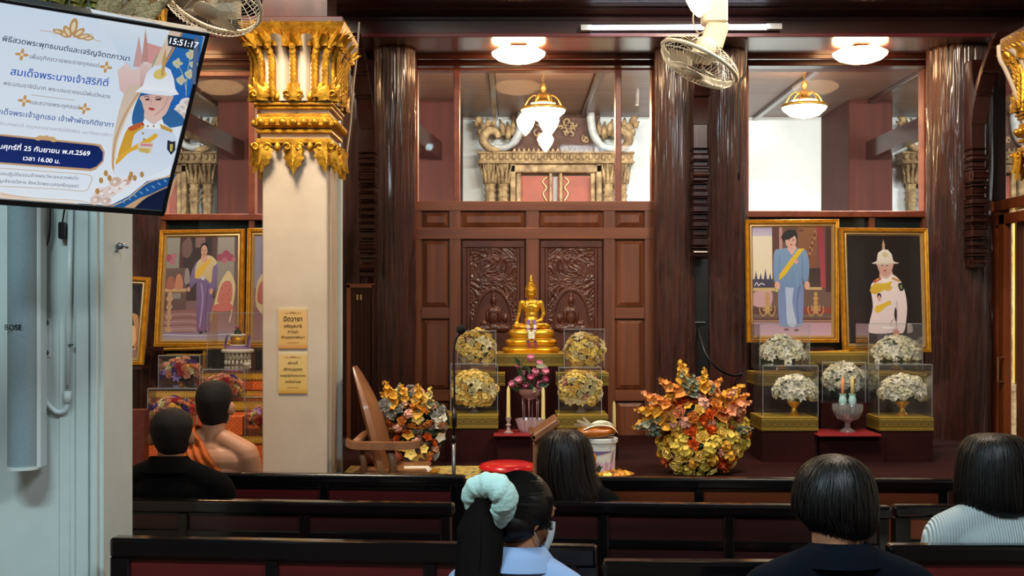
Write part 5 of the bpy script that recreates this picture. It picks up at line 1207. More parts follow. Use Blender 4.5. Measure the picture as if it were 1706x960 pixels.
def dome(parent, c, rad, n, pal, seed, lo=-.35, size=.04, leaves=10, hi=1.0):
    """blooms all over an ellipsoid; pal: (mesh, name, material, scale, weight)"""
    rr = random.Random(seed); pm = wm(parent).inverted(); g = PI*(3-math.sqrt(5)); tot = sum(p[4] for p in pal)
    for i in range(n):
        z = hi-(hi-lo)*(i+.5)/n; r = math.sqrt(max(1-z*z, 0)); a = g*i+seed; u = Vector((r*math.cos(a), r*math.sin(a), z)); w = rr.random()*tot
        for p in pal:
            w -= p[4]
            if w <= 0: break
        q = c+Vector((u.x*rad[0], u.y*rad[1], u.z*rad[2]))*(.84+.14*rr.random())
        nn = Vector((u.x/rad[0], u.y/rad[1], u.z/rad[2])).normalized()+Vector((rr.uniform(-.25, .25), rr.uniform(-.25, .25), rr.uniform(-.1, .3)))
        put(p[0], p[1], q, nn, size*p[3]*(.85+.3*rr.random()), p[2], parent, rr.random()*6, pm)
    for i in range(leaves):
        a = rr.random()*2*PI; z = rr.uniform(lo, .8); r = math.sqrt(1-min(z*z, 1)); u = Vector((r*math.cos(a), r*math.sin(a), z))
        put('leaf', 'leaf', c+Vector((u.x*rad[0], u.y*rad[1], u.z*rad[2]))*.8, u+Vector((0, 0, .3)), size*.9, 'leafgreen', parent, rr.random()*6, pm)
WHITE = [('lily', 'lily', 'f_white', 1.0, 3), ('hydrangea', 'hydrangea', 'f_ivory', .95, 5), ('rose', 'rose', 'f_white', .8, 3), ('carnation', 'carnation', 'f_white', .8, 3)]
YEL = [('lily', 'lily', 'f_cream', 1.0, 2), ('hydrangea', 'hydrangea', 'f_yellow', 1, 6), ('rose', 'rose', 'f_yellow', .9, 4), ('blossom', 'blossom', 'f_gold', .6, 2), ('carnation', 'carnation', 'f_salmon', .7, 1.2), ('rose', 'rose', 'f_cream', .8, 3)]
MIX = [('rose', 'rose', 'f_red', .95, 3), ('rose', 'rose', 'f_salmon', 1, 4), ('rose', 'rose', 'f_purple', .9, 2), ('lily', 'lily', 'f_lilac', .9, 1.5), ('rose', 'rose', 'f_cream', .9, 2.5), ('rose', 'rose', 'f_peach', .9, 4), ('blossom', 'blossom', 'f_gold', .9, 3)]
def pedestal(t, c, zb, r, m='gold', h=None):      # footed bowl under a bouquet
    h = h or c.z-zb
    MB().lathe([(r*.55, 0), (r*.58, h*.06), (r*.3, h*.2), (r*.22, h*.4), (r*.6, h*.62), (r*.95, h*.92), (r, h), (r*.8, h)], (c.x, c.y, zb), 20).build('footed_bowl', M[m], t, .7)
def acase(x0, x1, yt, yb, d, dep, label, inner=None):
    """clear acrylic display case standing on its altar tier"""
    a, b = P(x0, yb, d), P(x1, yt, d); z0, z1 = a.z, b.z; y1 = d+dep; t = thing('acrylic_case', label, 'display case', ((a.x+b.x)/2, d+dep/2, z0)); e = .003
    def pan(p, q, name):
        mm = MB().bb(p, q); th = min(range(3), key=lambda i: abs(p[i]-q[i]))
        for f in mm.bm.faces:
            f.normal_update(); f.material_index = 0 if abs(f.normal[th]) > .7 else 1
        mm.build(name, [M['acrylic'], M['acrylic_edge']], t, None)
    pan((a.x, d, z0), (b.x, d+e, z1), 'front_panel'); pan((a.x, y1-e, z0), (b.x, y1, z1), 'back_panel'); pan((a.x, d+e, z0), (a.x+e, y1-e, z1), 'side_panel'); pan((b.x-e, d+e, z0), (b.x, y1-e, z1), 'side_panel'); pan((a.x, d, z1), (b.x, y1, z1+e), 'top_panel')
    m = MB()
    for x in (a.x, b.x):
        m.bb((x-.002, d-.001, z0), (x+.002, d+.003, z1+e))
    m.bb((a.x, d-.001, z1-.001), (b.x, d+.003, z1+e+.001)); m.build('polished_edge', M['acrylic_edge'], t, None)
    return t
def caseflower(x0, x1, yt, yb, d, dep, clabel, flabel, pal, seed, fx, fy, fr, foot='gold', footr=.05, squash=.8, n=44, lo=-.45, fsize=.036):
    acase(x0, x1, yt, yb, d, dep, clabel)
    dc = d+dep/2; zb = P(0, yb, d).z; c = P(fx, fy, dc); rx = fr*dc/F
    t = thing('flower_bouquet', flabel, 'flowers', (c.x, c.y, zb), None)
    c = Vector((c.x, c.y, max(c.z, zb+.05)))
    dome(t, c, (rx, min(rx*.95, dep/2-.03), rx*squash), int(n*1.5), pal, seed, lo, fsize)
    MB().ball(c, (rx*.7, min(rx, dep/2-.04)*.8, rx*squash*.7), None, 12, 8).build('foliage_core', M['leafgreen'], t, 3)
    if c.z-rx*squash*.5-zb > .02: pedestal(t, Vector((c.x, c.y, c.z-rx*squash*.35)), zb, footr, foot)
    return t

# ------------------------------------------------------------------ altars
def tier(parent, x0, x1, d, zt, dep, bandh, bm_, body, name='tier', zb=0):
    a, b = (x0-CX)/F*d, (x1-CX)/F*d
    MB().bb((a, d+.002, zb), (b, d+dep, zt-.002)).build(name, body, parent, None)
    if name == 'x': return
    o = MB().bb((a-.004, d-.004, zt-bandh), (b+.004, d+dep, zt)).build('band', bm_, parent, None); o['band'] = 1; boxuv(o); del o['band']
    return o
ta = thing('altar', 'dark stepped altar with black and gold bands in front of the carved screen', 'altar', (wx(884, 7.2), 7.2, 0))
Z1, Z2, Z3 = P(0, 692, 6.75).z, P(0, 622, 7.08).z, P(0, 590, 7.32).z
BH = .073
tier(ta, 741, 829, 6.75, Z1, .33, BH, M['band_black'], M['maroon']); tier(ta, 929, 1012, 6.75, Z1, .33, BH, M['band_black'], M['maroon'])
tier(ta, 752, 840, 7.08, Z2, .35, BH, M['band_black'], M['maroon']); tier(ta, 928, 1013, 7.08, Z2, .35, BH, M['band_black'], M['maroon'])
tier(ta, 827, 940, 7.25, P(0, 590, 7.25).z, .5, BH, M['band_black'], M['maroon'])
ZT = P(0, 590, 7.25).z
ZM = P(0, 726, 6.7).z
MB().bb((wx(829, 6.8), 6.68, 0), (wx(929, 6.8), 7.3, ZM)).build('middle_step', M['maroon'], ta, None)
MB().bb((wx(741, 6.9), 6.9, 0), (wx(1030, 6.9), 7.75, .86)).build('lower_body', M['maroon'], ta, None)
MB().bb((wx(822, 6.66), 6.64, ZM), (wx(892, 6.66), 6.95, ZM+.012), .003).build('red_mat', M['red_mat'], ta, None)
tb = thing('altar', 'dark stepped altar with black and gold bands under the two right portraits', 'altar', (wx(1411, 7.2), 7.2, 0))
tier(tb, 1270, 1362, 6.75, P(0, 696, 6.75).z, .33, BH, M['band_black'], M['maroon']); tier(tb, 1466, 1554, 6.75, P(0, 696, 6.75).z, .33, BH, M['band_black'], M['maroon'])
tier(tb, 1264, 1352, 7.08, Z2, .35, BH, M['band_black'], M['maroon']); tier(tb, 1455, 1542, 7.08, Z2, .35, BH, M['band_black'], M['maroon'])
tier(tb, 1345, 1456, 7.3, P(0, 588, 7.3).z, .3, BH, M['band_black'], M['maroon'])
ZR = P(0, 727, 6.7).z
MB().bb((wx(1362, 6.8), 6.72, 0), (wx(1466, 6.8), 7.0, ZR-.0)).build('middle_step', M['maroon'], tb, None)
MB().bb((wx(1368, 7.0), 7.0, 0), (wx(1446, 7.0), 7.3, P(0, 671, 7.0).z)).build('middle_step', M['maroon'], tb, None)
MB().bb((wx(1272, 6.9), 6.9, 0), (wx(1552, 6.9), 7.6, .85)).build('lower_body', M['maroon'], tb, None)
MB().bb((wx(1362, 6.68), 6.66, ZR), (wx(1467, 6.68), 6.98, ZR+.014), .003).build('red_mat', M['red_mat'], tb, None)
tc_ = thing('altar', 'stepped altar in orange brocade with gold bands under the left portraits', 'altar', (wx(360, 6.9), 6.9, 0))
def ltier(x0, x1, y, d, dep, bh, body): tier(tc_, x0, x1, d, P(0, y, d).z, dep, bh, M['band_gold'], body)
ltier(228, 520, 727, 6.5, .5, .038, M['brocade']); ltier(262, 520, 669, 6.92, .25, .052, M['brocade']); ltier(262, 520, 652, 7.0, .3, .04, M['brocade']); ltier(326, 520, 622, 7.15, .35, .04, M['brocade'])
for o in kids(tc_):
    if o.name.startswith('tier'): boxuv(o)

for x_, d_, l_ in ((300, 7.9, 'portrait of the woman in lilac'), (480, 7.9, 'portrait hidden by the cream pillar'), (185, 7.42, 'small portrait at the far left'), (1318, 7.9, 'portrait of the woman in pale blue'), (1475, 7.86, 'portrait of the officer in white')):
    e = thing('easel', 'dark wooden easel behind the '+l_, 'easel', (wx(x_, d_), d_, 0)); X_ = wx(x_, d_); zz = P(0, 575 if d_ > 7.5 else 605, d_).z
    for s_ in (-1, 1): MB().tube([(X_+s_*.22, d_-.1, 0), (X_+s_*.03, d_+.0, zz+.5)], .014, 6).build('leg', M['wood_dark_z'], e, 3)
    MB().tube([(X_, d_+.25, 0), (X_, d_+.02, zz+.45)], .014, 6).build('leg', M['wood_dark_z'], e, 3)
    MB().bb((X_-.24, d_-.16, zz-.03), (X_+.24, d_-.02, zz-.012)).build('ledge', M['wood_dark_x'], e, None)

C_ = 'clear acrylic case '
caseflower(762, 826, 552, 613, 7.12, .27, C_+'with yellow flowers, upper left of the golden statue', 'yellow bouquet in the upper left case beside the golden statue', YEL, 1, 794, 580, 31, 'clear_glass', .05, .92, 48, -.8, .034)
caseflower(751, 829, 607, 691, 6.79, .27, C_+'with yellow flowers, lower left, behind the microphone stand', 'yellow bouquet in the lower left case behind the microphone stand', YEL, 2, 790, 650, 35, 'clear_glass', .05, .85, 52, -.75, .036)
caseflower(940, 1007, 549, 613, 7.12, .27, C_+'with yellow flowers, upper right of the golden statue', 'yellow bouquet in the upper right case beside the golden statue', YEL, 3, 974, 584, 31, 'clear_glass', .05, .88, 48, -.8, .034)
caseflower(931, 1002, 613, 691, 6.79, .27, C_+'with yellow flowers, lower right, above the ribboned robe parcel', 'yellow bouquet in the lower right case above the ribboned robe parcel', YEL, 4, 968, 649, 33, 'clear_glass', .05, .85, 50, -.75, .036)
caseflower(1266, 1349, 541, 616, 7.12, .27, C_+'with white flowers, upper left on the right altar', 'white lily bouquet in the upper left case below the portrait in blue', WHITE, 5, 1303, 589, 33, 'gold', .055, .8, 46, -.25, .036)
caseflower(1271, 1363, 610, 695, 6.79, .27, C_+'with white flowers, lower left on the right altar', 'white lily bouquet in the lower left case on the right altar', WHITE, 6, 1323, 654, 35, 'gold', .055, .75, 48, -.3, .037)
caseflower(1447, 1537, 540, 616, 7.12, .27, C_+'with white flowers, upper right on the right altar', 'white bouquet in the upper right case below the officer portrait', WHITE, 7, 1493, 589, 35, 'gold', .055, .8, 46, -.3, .036)
caseflower(1464, 1553, 608, 695, 6.79, .27, C_+'with white flowers, lower right on the right altar', 'white bouquet in the lower right case beside the thick trunk', WHITE, 8, 1503, 654, 35, 'gold', .055, .75, 48, -.3, .037)
caseflower(1370, 1442, 604, 671, 7.02, .25, C_+'in the middle of the right altar, behind the glass bowl', 'white bouquet in the middle case behind the glass bowl', WHITE, 9, 1405, 632, 32, 'gold', .05, .8, 44, -.6, .035)
caseflower(264, 333, 593, 648, 7.02, .25, C_+'with mixed flowers, upper left on the orange altar', 'bouquet of red, purple and peach roses in the upper left case', MIX, 10, 302, 622, 31, 'f_gold', .05, .72, 40, -.2, .034)
caseflower(246, 328, 648, 726, 6.55, .27, C_+'with mixed flowers, lower left behind the bald man', 'bouquet of red and purple roses in the lower left case behind the bald man', MIX, 11, 290, 688, 33, 'f_gold', .05, .72, 40, -.2, .034)
caseflower(337, 407, 616, 668, 6.93, .22, C_+'with mixed flowers behind the head of the monk', 'bouquet of red and purple roses behind the head of the monk', MIX, 12, 374, 652, 30, 'f_gold', .05, .8, 38, -.2, .033)
caseflower(408, 470, 662, 726, 6.55, .27, C_+'half hidden by the cream pillar on the orange altar', 'small bouquet in the case half hidden by the cream pillar', MIX, 13, 437, 697, 20, 'f_gold', .04, .8, 24, -.4, .03)
acase(345, 452, 522, 622, 7.2, .25, C_+'over the white tiered garland stand')
c = P(387, 726, 6.6); tag(boxuv(MB().bb((c.x-.065, 6.56, c.z+.001), (c.x+.065, 6.7, P(0, 693, 6.6).z), .002).build('brocade_box', M['brocade'], None, None)), 'orange brocade box standing on the altar right of the monk', 'box')
c = P(228, 800, 6.4); tag(MB().bb((c.x-.09, 6.4, .0), (c.x+.040, 6.48, P(0, 683, 6.4).z), .003).build('wooden_stand', M['brocade_red'], None, None), 'reddish stand with a pale edge at the far left of the orange altar', 'stand')

# tiered garland stand
c = P(396, 622, 7.32); c.z = P(0, 622, 7.15).z; k = 7.32/F
t = thing('garland_stand', 'white and purple tiered garland stand with a pink bud on top', 'offering', c)
G_ = M['f_white']
MB().lathe([(17*k, 0), (18*k, 2*k), (17*k, 3*k), (15*k, 12*k), (19*k, 26*k), (20*k, 32*k), (8*k, 32*k)], c, 24).build('stand_base', mat('stand brown lattice', '8a6a5a', .6, col2='b7a68f', nsc=60), t)
for z, r, w in ((35, 24, 3), (61, 11, 2), (44, 12, 1.5)): MB().tube([(c.x+r*k*math.cos(a), c.y+r*k*math.sin(a), c.z+z*k) for a in [2*PI*i/28 for i in range(29)]], w*k, 8, False).build('white_roll', G_, t, 3)
MB().lathe([(24*k, 34*k), (20*k, 40*k), (15*k, 43*k), (0, 43*k)], c, 24).build('lilac_tray', M['f_lilac'], t, 3)
MB().lathe([(12*k, 43*k), (11*k, 50*k), (12.5*k, 58*k), (0, 60*k)], c, 20).build('gold_drum', M['gold_leaf'], t, 3)
MB().lathe([(7*k, 62*k), (6*k, 66*k), (4*k, 70*k), (0, 71*k)], c, 12).build('green_cone', M['leafgreen'], t, 3)
pm = wm(t).inverted(); put('rose', 'bud', c+Vector((0, 0, 71*k)), (0, 0, 1), .022, 'f_rose', t, 0, pm)
for q in range(18):                      # pendants all round, alternating diamonds above them
    a = q*2*PI/18; x, y = c.x+20*k*math.cos(a), c.y+20*k*math.sin(a)
    MB().tube([(x, y, c.z+33*k), (x, y, c.z+20*k)], .8*k, 4).ball((x, y, c.z+16*k), (2.1*k, 2.1*k, 4.5*k), None, 6, 5).ball((x, y, c.z+7*k), (2.6*k, 2.6*k, 2.6*k), None, 6, 5).build('pendant', G_, t, 3)
    put('blossom', 'pink_blossom', Vector((x, y, c.z+3*k)), (math.cos(a), math.sin(a), 0), 4*k, 'f_rose', t, 0, pm)
m = MB()
for q in range(18):
    for s in (-1, 1):
        m.tube([(c.x+20.5*k*math.cos((q+i*.5*s)*2*PI/18), c.y+20.5*k*math.sin((q+i*.5*s)*2*PI/18), c.z+(32-11*i)*k) for i in (0, .5, 1)], .7*k, 4)
m.build('lattice', G_, t, 3)
for s in (-1, 1):
    for q in range(7): put('blossom', 'purple_blossom', c+Vector((s*(17+2*(q % 2))*k, -8*k+q*2*k, (42+q*2.6)*k)), (s, -.6, .2), 5*k, 'f_lilac', t, q, pm)
MB().lathe([(3*k, 0), (2*k, 6*k), (4*k, 10*k), (7*k, 13*k), (6*k, 16*k), (0, 16*k)], c+Vector((21*k, -24*k, 0)), 12).build('small_posy', G_, t, 3)

# ------------------------------------------------------------------ golden seated statue
bc = Vector((wx(885, 7.45), 7.45, ZT)); k = 7.45/F
t = thing('buddha_statue', 'golden seated statue with a pointed flame crown on the middle altar', 'statue', bc)
def BP(x, z, y=0): return bc+Vector((x*k, y*k, z*k))
def plinth(z0, z1, w, dp, name, lot=False):
    m = MB(); n = 40; prof = ((.9, 0), (.98, .12), (1.02, .35), (1.02, .6), (.98, .82), (.92, .95), (.86, 1)) if not lot else ((1.0, 0), (1.0, .08), (.95, .14), (.99, .25), (1.03, .45), (1.0, .65), (.93, .78), (.84, .86), (.84, 1))
    rings = []
    for s_, u in prof:
        ring = []
        for j in range(n):
            a = 2*PI*j/n; ca, sa = math.cos(a), math.sin(a); e = 1/(abs(ca)**3+abs(sa)**3)**(1/3)
            lob = 1+(.018*math.cos(a*20) if lot and .1 < u < .8 else 0)
            ring.append(BP(ca*e*w*s_*lob, z0+(z1-z0)*u, sa*e*dp*s_*lob))
        rings.append(ring)
    return m.loft(rings).build(name, M['gold'], t, .7)
plinth(0, 13, 46, 30, 'lower_lotus_tier', True); plinth(13, 26, 41.5, 27, 'middle_tier', True); plinth(26, 39.5, 37.5, 24, 'upper_tier')
m = MB()
for x, y, z, rx, ry, rz in ((0, 2, 44, 24, 14, 5.5), (-19, -3, 44.5, 13, 10, 5.5), (19, -3, 44.5, 13, 10, 5.5), (-4, -13, 43, 20, 6, 3.6), (6, -12, 47, 18, 6, 3.4),
                            (0, 4, 54, 12, 8.5, 9), (0, 4, 64, 11, 7.5, 9), (0, 3.5, 74, 14, 8.2, 10), (0, 2.5, 78, 14.5, 7.5, 7), (-6.5, 1.2, 76, 7, 6.5, 6), (6.5, 1.2, 76, 7, 6.5, 6), (-15.5, 4, 83, 5.5, 5, 4.5), (15.5, 4, 83, 5.5, 5, 4.5), (0, 4, 84.5, 14, 6, 4)):
    m.ball(BP(x, z, y), (rx*k, ry*k, rz*k))
for a, b, ra, rb in (((-17, 4, 82.5), (-20.5, 5, 65), 4.2, 3.2), ((-20.5, 5, 65), (-24, -8, 51), 3.2, 2.4), ((17, 4, 82.5), (21, 5, 65), 4.2, 3.3), ((21, 5, 65), (15, -7, 54), 3.3, 2.6), ((17, -7, 55), (4, -12, 51.5), 3, 2.6), ((0, 3.5, 86), (0, 3, 93), 5, 4.6)):
    m.cone(BP(a[0], a[2], a[1]), BP(b[0], b[2], b[1]), ra*k, rb*k)
for q in range(4): m.cone(BP(-27+q*2, 50, -9), BP(-27+q*2.1, 43+abs(q-1.5), -13), 1.2*k, .9*k, 8); m.cone(BP(4, 51.5+q*.2, -13+q*1.3), BP(-7, 50.5, -15+q*1.5), 1.1*k, .9*k, 8)
m.cone(BP(-21, 50, -9), BP(-19, 46, -12), 1.2*k, .9*k, 8)
m.ball(BP(0, 103, 2), (8.8*k, 9*k, 11*k)); m.ball(BP(0, 97, 0), (6.8*k, 7*k, 6*k)); m.cone(BP(0, 104, -6.6), BP(0, 100, -8.4), .8*k, 1.4*k, 8); m.ball(BP(0, 96.8, -5.8), (2.6*k, 1.4*k, .9*k)); m.ball(BP(0, 94.2, -4.2), (2.2*k, 2*k, 1.6*k))
for s in (-1, 1):
    m.cone(BP(s*8.6, 106, 2), BP(s*9.0, 93, 2.5), 1.2*k, 1.0*k, 8); m.ball(BP(s*3.2, 104.4, -5.6), (2.2*k, 1.2*k, .9*k)); m.cone(BP(s*1.2, 106.6, -6.3), BP(s*5.6, 107.2, -4.6), .6*k, .5*k, 6)
body = m.build('seated_figure', M['gold'], t, 3); remesh(body, .0024, 2)
m = MB(); m.ball(BP(0, 106, 3.2), (10*k, 9.8*k, 10*k)); 
for v in list(m.bm.verts):
    l_ = (v.co-BP(0, 106, 3.2))/k
    if l_.y < -4.5 and l_.z < 4.2: v.co.y += 5.5*k
    if l_.z < -6: v.co.z = BP(0, 100, 0).z
m.lathe([(6*k, 0), (5.6*k, 4*k), (3*k, 7*k), (0, 8*k)], BP(0, 112.5, 3), 20); m.build('hair_cap', M['gold_leaf'], t, 3)
m = MB()
for q in range(5):
    a = q*2*PI/5; gleaf(m, BP(1.2*math.cos(a), 118.5, 3+1.2*math.sin(a)), (0, 0, 1), (math.cos(a), math.sin(a), 0), 8*k, 4*k, .12, 5, 1.2*k)
m.lathe([(3*k, 0), (3.3*k, 2*k), (1.8*k, 5*k), (1.2*k, 9*k), (0, 14.5*k)], BP(0, 118.5, 3), 12); m.build('flame_crown', M['gold'], t, 3)
m = MB(); m.grid([[BP(-9+4*j+i*(.4), 86-i*3.4+(j == 2)*-.4, -6.2-1.6*math.sin(i*.55)-(.9 if j in (1, 2) else 0)) for j in range(2)] for i in range(7)])
m.build('shoulder_cloth', M['gold'], t, 3)
t = thing('flower_garland', 'white and purple garland draped over the lap of the golden statue', 'garland', BP(0, 0, -31))
for q in range(11):
    z = 54-q*2.9; 
    for s in (-1, 1):
        dx = s*(4.5+1.2*math.sin(q*.5)) if q < 7 else s*2.6
        MB().ball(BP(dx, z, -19-q*1.6), (3.6*k, 3.2*k, 1.7*k), None, 10, 6).build('jasmine_bead', M['f_white'] if q not in (0, 1, 2, 5) else M['f_lilac'], t, 3)
pm = wm(t).inverted()
for s in (-1, 1):
    for q in range(3): put('rose', 'purple_tip', BP(s*5+q, 20-q*4, -34), (s*.4, -1, -.4), .013, 'f_rose' if q else 'f_lilac', t, q, pm)

# ------------------------------------------------------------------ vase of peonies, candles, glass bowls
c = Vector((wx(884, 6.80), 6.80, ZM+.0)); k = 6.8/F
t = thing('peony_vase', 'glass footed vase of pink peonies in front of the golden statue', 'vase', c)
m = MB(); n = 32; prof = [(14, 0), (17, 2), (20, 10), (24, 22), (25, 25), (23, 25), (19, 11), (0, 6)]
m.loft([[Vector((c.x+r*k*(1+.05*math.cos(j*PI))*math.cos(2*PI*j/n), c.y+r*k*(1+.05*math.cos(j*PI))*math.sin(2*PI*j/n), c.z+z*k)) for j in range(n)] for r, z in prof], True, False); m.build('fluted_bowl', mat('pinkish white glass', 'b9a3a6', .15, spec=.8, coat=.5), t, .7)
for q in range(6):
    a = q*PI/3+.3; MB().tube([(c.x+13*k*math.cos(a), c.y+13*k*math.sin(a), c.z+16*k), (c.x+14*k*math.cos(a), c.y+14*k*math.sin(a), c.z+60*k)], .9*k, 6).build('rod', mat('pink glass rod', '8f6a6c', .2, coat=.5) if q == 0 else bpy.data.materials['pink glass rod'], t, 3)
m = MB(); m.loft([[Vector((c.x+r*k*math.cos(2*PI*j/n), c.y+r*k*math.sin(2*PI*j/n), c.z+z*k)) for j in range(n)] for r, z in [(4, 56), (14, 60), (20, 68), (21, 75), (18, 70), (0, 62)]], True, False); m.build('vase_cup', bpy.data.materials['pink glass rod'], t, .7)
pm = wm(t).inverted()
for (x, y, s) in ((884, 597, 15), (866, 611, 13), (897, 606, 14), (867, 632, 15), (884, 628, 13), (891, 620, 16), (877, 641, 13), (897, 641, 19), (857, 638, 14), (906, 618, 15), (905, 632, 14), (872, 622, 12)):
    q = P(x, y, 6.8+R.uniform(-.05, .06)); put('peony', 'peony', q-Vector((0, 0, s*k*.4)), (q-(c+Vector((0, .05, 66*k))))+Vector((0, -.08, .03)), s*k*.78, R.choice(['f_pink', 'f_rose', 'f_pink']), t, R.random()*6, pm)
for q in range(26):
    a = R.random()*2*PI; put('leaf', 'leaf', c+Vector((14*k*math.cos(a), 12*k*math.sin(a), (72+R.random()*42)*k)), (math.cos(a), math.sin(a)-.4, R.uniform(-.4, .8)), 13*k, 'leafgreen' if q % 3 else 'leafpale', t, R.random()*6, pm)
for q in range(8): MB().tube([(c.x, c.y, c.z+66*k), P(R.uniform(862, 906), R.uniform(605, 640), 6.8)], .7*k, 4).build('stem', M['leafgreen'], t, 3)
M['wax'] = mat('pale yellow candle wax', 'dfc983', .45, sub=.2)
def candle(px, ytop, ybot, d, label, stick=True, zbase=None):
    a, b = P(px, ybot, d), P(px, ytop, d); zb = zbase if zbase is not None else a.z
    t = thing('candle', label, 'candle', (a.x, a.y, zb))
    z0 = zb+(.085 if stick else 0)
    if stick: MB().lathe([(.026, 0), (.028, .005), (.012, .014), (.008, .035), (.016, .045), (.008, .055), (.014, .075), (.017, .09), (.006, .09)], (a.x, a.y, zb), 16).build('glass_candlestick', M['clear_glass'] if False else mat('candlestick glass', 'a58f8a', .15, coat=.6), t, .7)
    MB().lathe([(.012, 0), (.0115, .02), (.0095, b.z-z0-.02), (.006, b.z-z0-.01), (.001, b.z-z0)], (a.x, a.y, z0), 12).build('wax_stick', M['wax'], t)
    MB().tube([(a.x, a.y, b.z-.004), (a.x+.001, a.y, b.z+.008)], .0012, 5).build('wick', M['black'], t)
candle(847, 643, 727, 6.72, 'pale candle in a glass stick left of the peony vase', True, ZM+.012)
candle(905, 645, 727, 6.74, 'pale candle right of the peony vase, above the lectern', True, ZM)
candle(1023, 668, 700, 6.95, 'thin candle at the right end of the middle altar', False, .86)
c = Vector((wx(1412, 6.82), 6.82, ZR+.014)); k = 6.8/F
t = thing('glass_bowl', 'fluted cut glass bowl on a foot on the red mat of the right altar', 'bowl', c)
m = MB(); n = 36
m.loft([[Vector((c.x+r*k*(1+(.05 if 26 < z < 52 else 0)*math.cos(j*PI))*math.cos(2*PI*j/n), c.y+r*k*(1+(.05 if 26 < z < 52 else 0)*math.cos(j*PI))*math.sin(2*PI*j/n), c.z+z*k)) for j in range(n)] for r, z in [(13, 0), (12, 2), (5, 7), (4, 14), (8, 18), (17, 21), (21, 28), (24, 38), (24, 46), (23, 46), (20, 30), (0, 21)]], True, False); m.build('fluted_bowl', M['clear_glass'], t, .7)
for s in (-1, 1):
    MB().lathe([(0, 24*k), (7*k, 30*k), (8*k, 44*k), (6*k, 47*k)], c+Vector((s*8*k, 0, 0)), 16).build('inner_cup', M['clear_glass'], t, .7)
for s, cc_ in ((-1, 'f_peach'), (1, 'wax')):
    x = c.x+s*8*k; t2 = thing('flower_cup_candle', ('orange tinted' if s < 0 else 'pale yellow')+' candle in a blue lotus cup in the glass bowl', 'candle', (x, c.y, c.z+31*k))
    m = MB()
    for q in range(6): gleaf(m, (x+2*k*math.cos(q), c.y+2*k*math.sin(q), c.z+47*k), (0, 0, 1), (math.cos(q*1.05), math.sin(q*1.05), 0), 18*k, 10*k, .22, 5, 1*k)
    m.lathe([(2*k, -16*k), (5*k, -2*k), (7*k, 4*k), (5*k, 12*k), (2*k, 16*k)], (x, c.y, c.z+47*k), 12)
    m.build('lotus_cup', mat('pale blue ceramic', '9cc4c4', .4), t2, 3); MB().lathe([(3*k, 0), (3*k, 28*k), (1*k, 34*k), (0, 36*k)], (x, c.y, c.z+58*k), 10).build('wax_stick', M[cc_], t2, 3)

# ------------------------------------------------------------------ platform and things on it
ST = .70
o = struct(MB().bb((-1.9, 5.95, 0), (3.2, 8.2, ST), .01).build('platform', M['maroon'], None, None), 'low dark wooden platform carrying the altars')
def cloth_pat():
    t = NT('patterned yellow cloth'); b = t.b.inputs; co = t.coord((1, 1, 1)); v = t.n('ShaderNodeTexVoronoi'); v.inputs['Scale'].default_value = 22; t.l(co, v.inputs['Vector'])
    c = t.mix(t.ramp(v.outputs['Distance'], .3, .34), lin('8c4a3a'), lin('c2ab52')); t.l(t.mix(t.ramp(t.noise(co, 30), .55, .6), c, lin('3c4a6a')), b['Base Color']); b['Roughness'].default_value = .8; return t.m
m = MB(); m.grid([[((-.88+i*.09), 6.06+j*.1, ST+.004+.004*noise.noise(Vector((i*.6, j*.8, 0)))) for i in range(15)] for j in range(6)])
o = m.build('floor_cloth', cloth_pat(), None, 3); tag(o, 'patterned yellow cloth spread on the platform under the wooden chair', 'cloth')
def stool():
    c = P(846, 790, 6.3); c.z = ST; t = thing('floor_stool', 'round red padded seat low on the platform behind the ponytailed girl', 'stool', c)
    MB().lathe([(.10, 0), (.11, .0), (.12, .018), (.10, .02)], c, 28).build('base', M['red_seat'], t, .7)
    MB().lathe([(.12, .014), (.145, .017), (.152, .027), (.145, .045), (.11, .056), (0, .06)], c, 36).build('seat', M['red_seat'], t, .9)
stool()
# wooden armchair, its back leaning at the left
W = M['chair_wood']; DC = 6.25
t = thing('wooden_armchair', 'golden brown wooden armchair with a tall oval back, facing right', 'chair', Vector((wx(650, DC), DC, ST)))
def C3(x, y, dy=0): return P(x, y, DC)+Vector((0, dy, 0))
m = MB(); rings = []
for i in range(15):
    u = i/14; x = 590+(640-590)*u+6*math.sin(PI*u); y = 611+(778-611)*u; w = .23*math.sin(PI*min(.08+u*.62, .62))**.7+.0; hh = 3+14*min(u*2.2, 1)**.7
    c = C3(x, y); rr_ = []
    for j in range(10):
        a = 2*PI*j/10; rr_.append(c+Vector((hh*DC/F*math.cos(a)*.9, .03+w*.9*math.sin(a), 0)))
    rings.append(rr_)
m.loft(rings).build('backrest', W, t, .9)
for nm, y0, xs, dy in (('armrest', 732, (588, 600, 640, 680, 706), -.24), ('armrest', 716, (622, 640, 670, 705, 738), .26)):
    yy = (728, 733, 734, 734, 731) if dy < 0 else (722, 718, 716, 716, 716)
    q = spl([tuple(C3(x, y, dy)) for x, y in zip(xs, yy)], 4); m = MB(); m.loft([[Vector(p)+Vector(v) for v in ((-.0, -.035, -.018), (0, .035, -.018), (0, .035, .018), (0, -.035, .018))] for p in q]); m.build(nm, W, t, .5)
MB().tube([C3(600, 732, -.2), C3(606, 726, 0), C3(624, 720, .24)], .022, 8).build('back_bow', W, t, 3)
for x, y0, dy, w in ((656, 738, -.22, .032), (689, 722, .24, .03), (608, 734, -.2, .024), (634, 722, .2, .024)):
    a = C3(x, y0, dy); a2 = Vector((a.x+.02, a.y, ST)); MB().tube([a, (a+a2)/2+Vector((.008, 0, 0)), a2], [w*.8, w*.65, w*.8], 8).build('leg', W, t, 3)
q = C3(650, 770); MB().bb((q.x-.17, DC-.22, ST+.015), (q.x+.2, DC+.24, ST+.04), .01).build('seat', W, t, None)
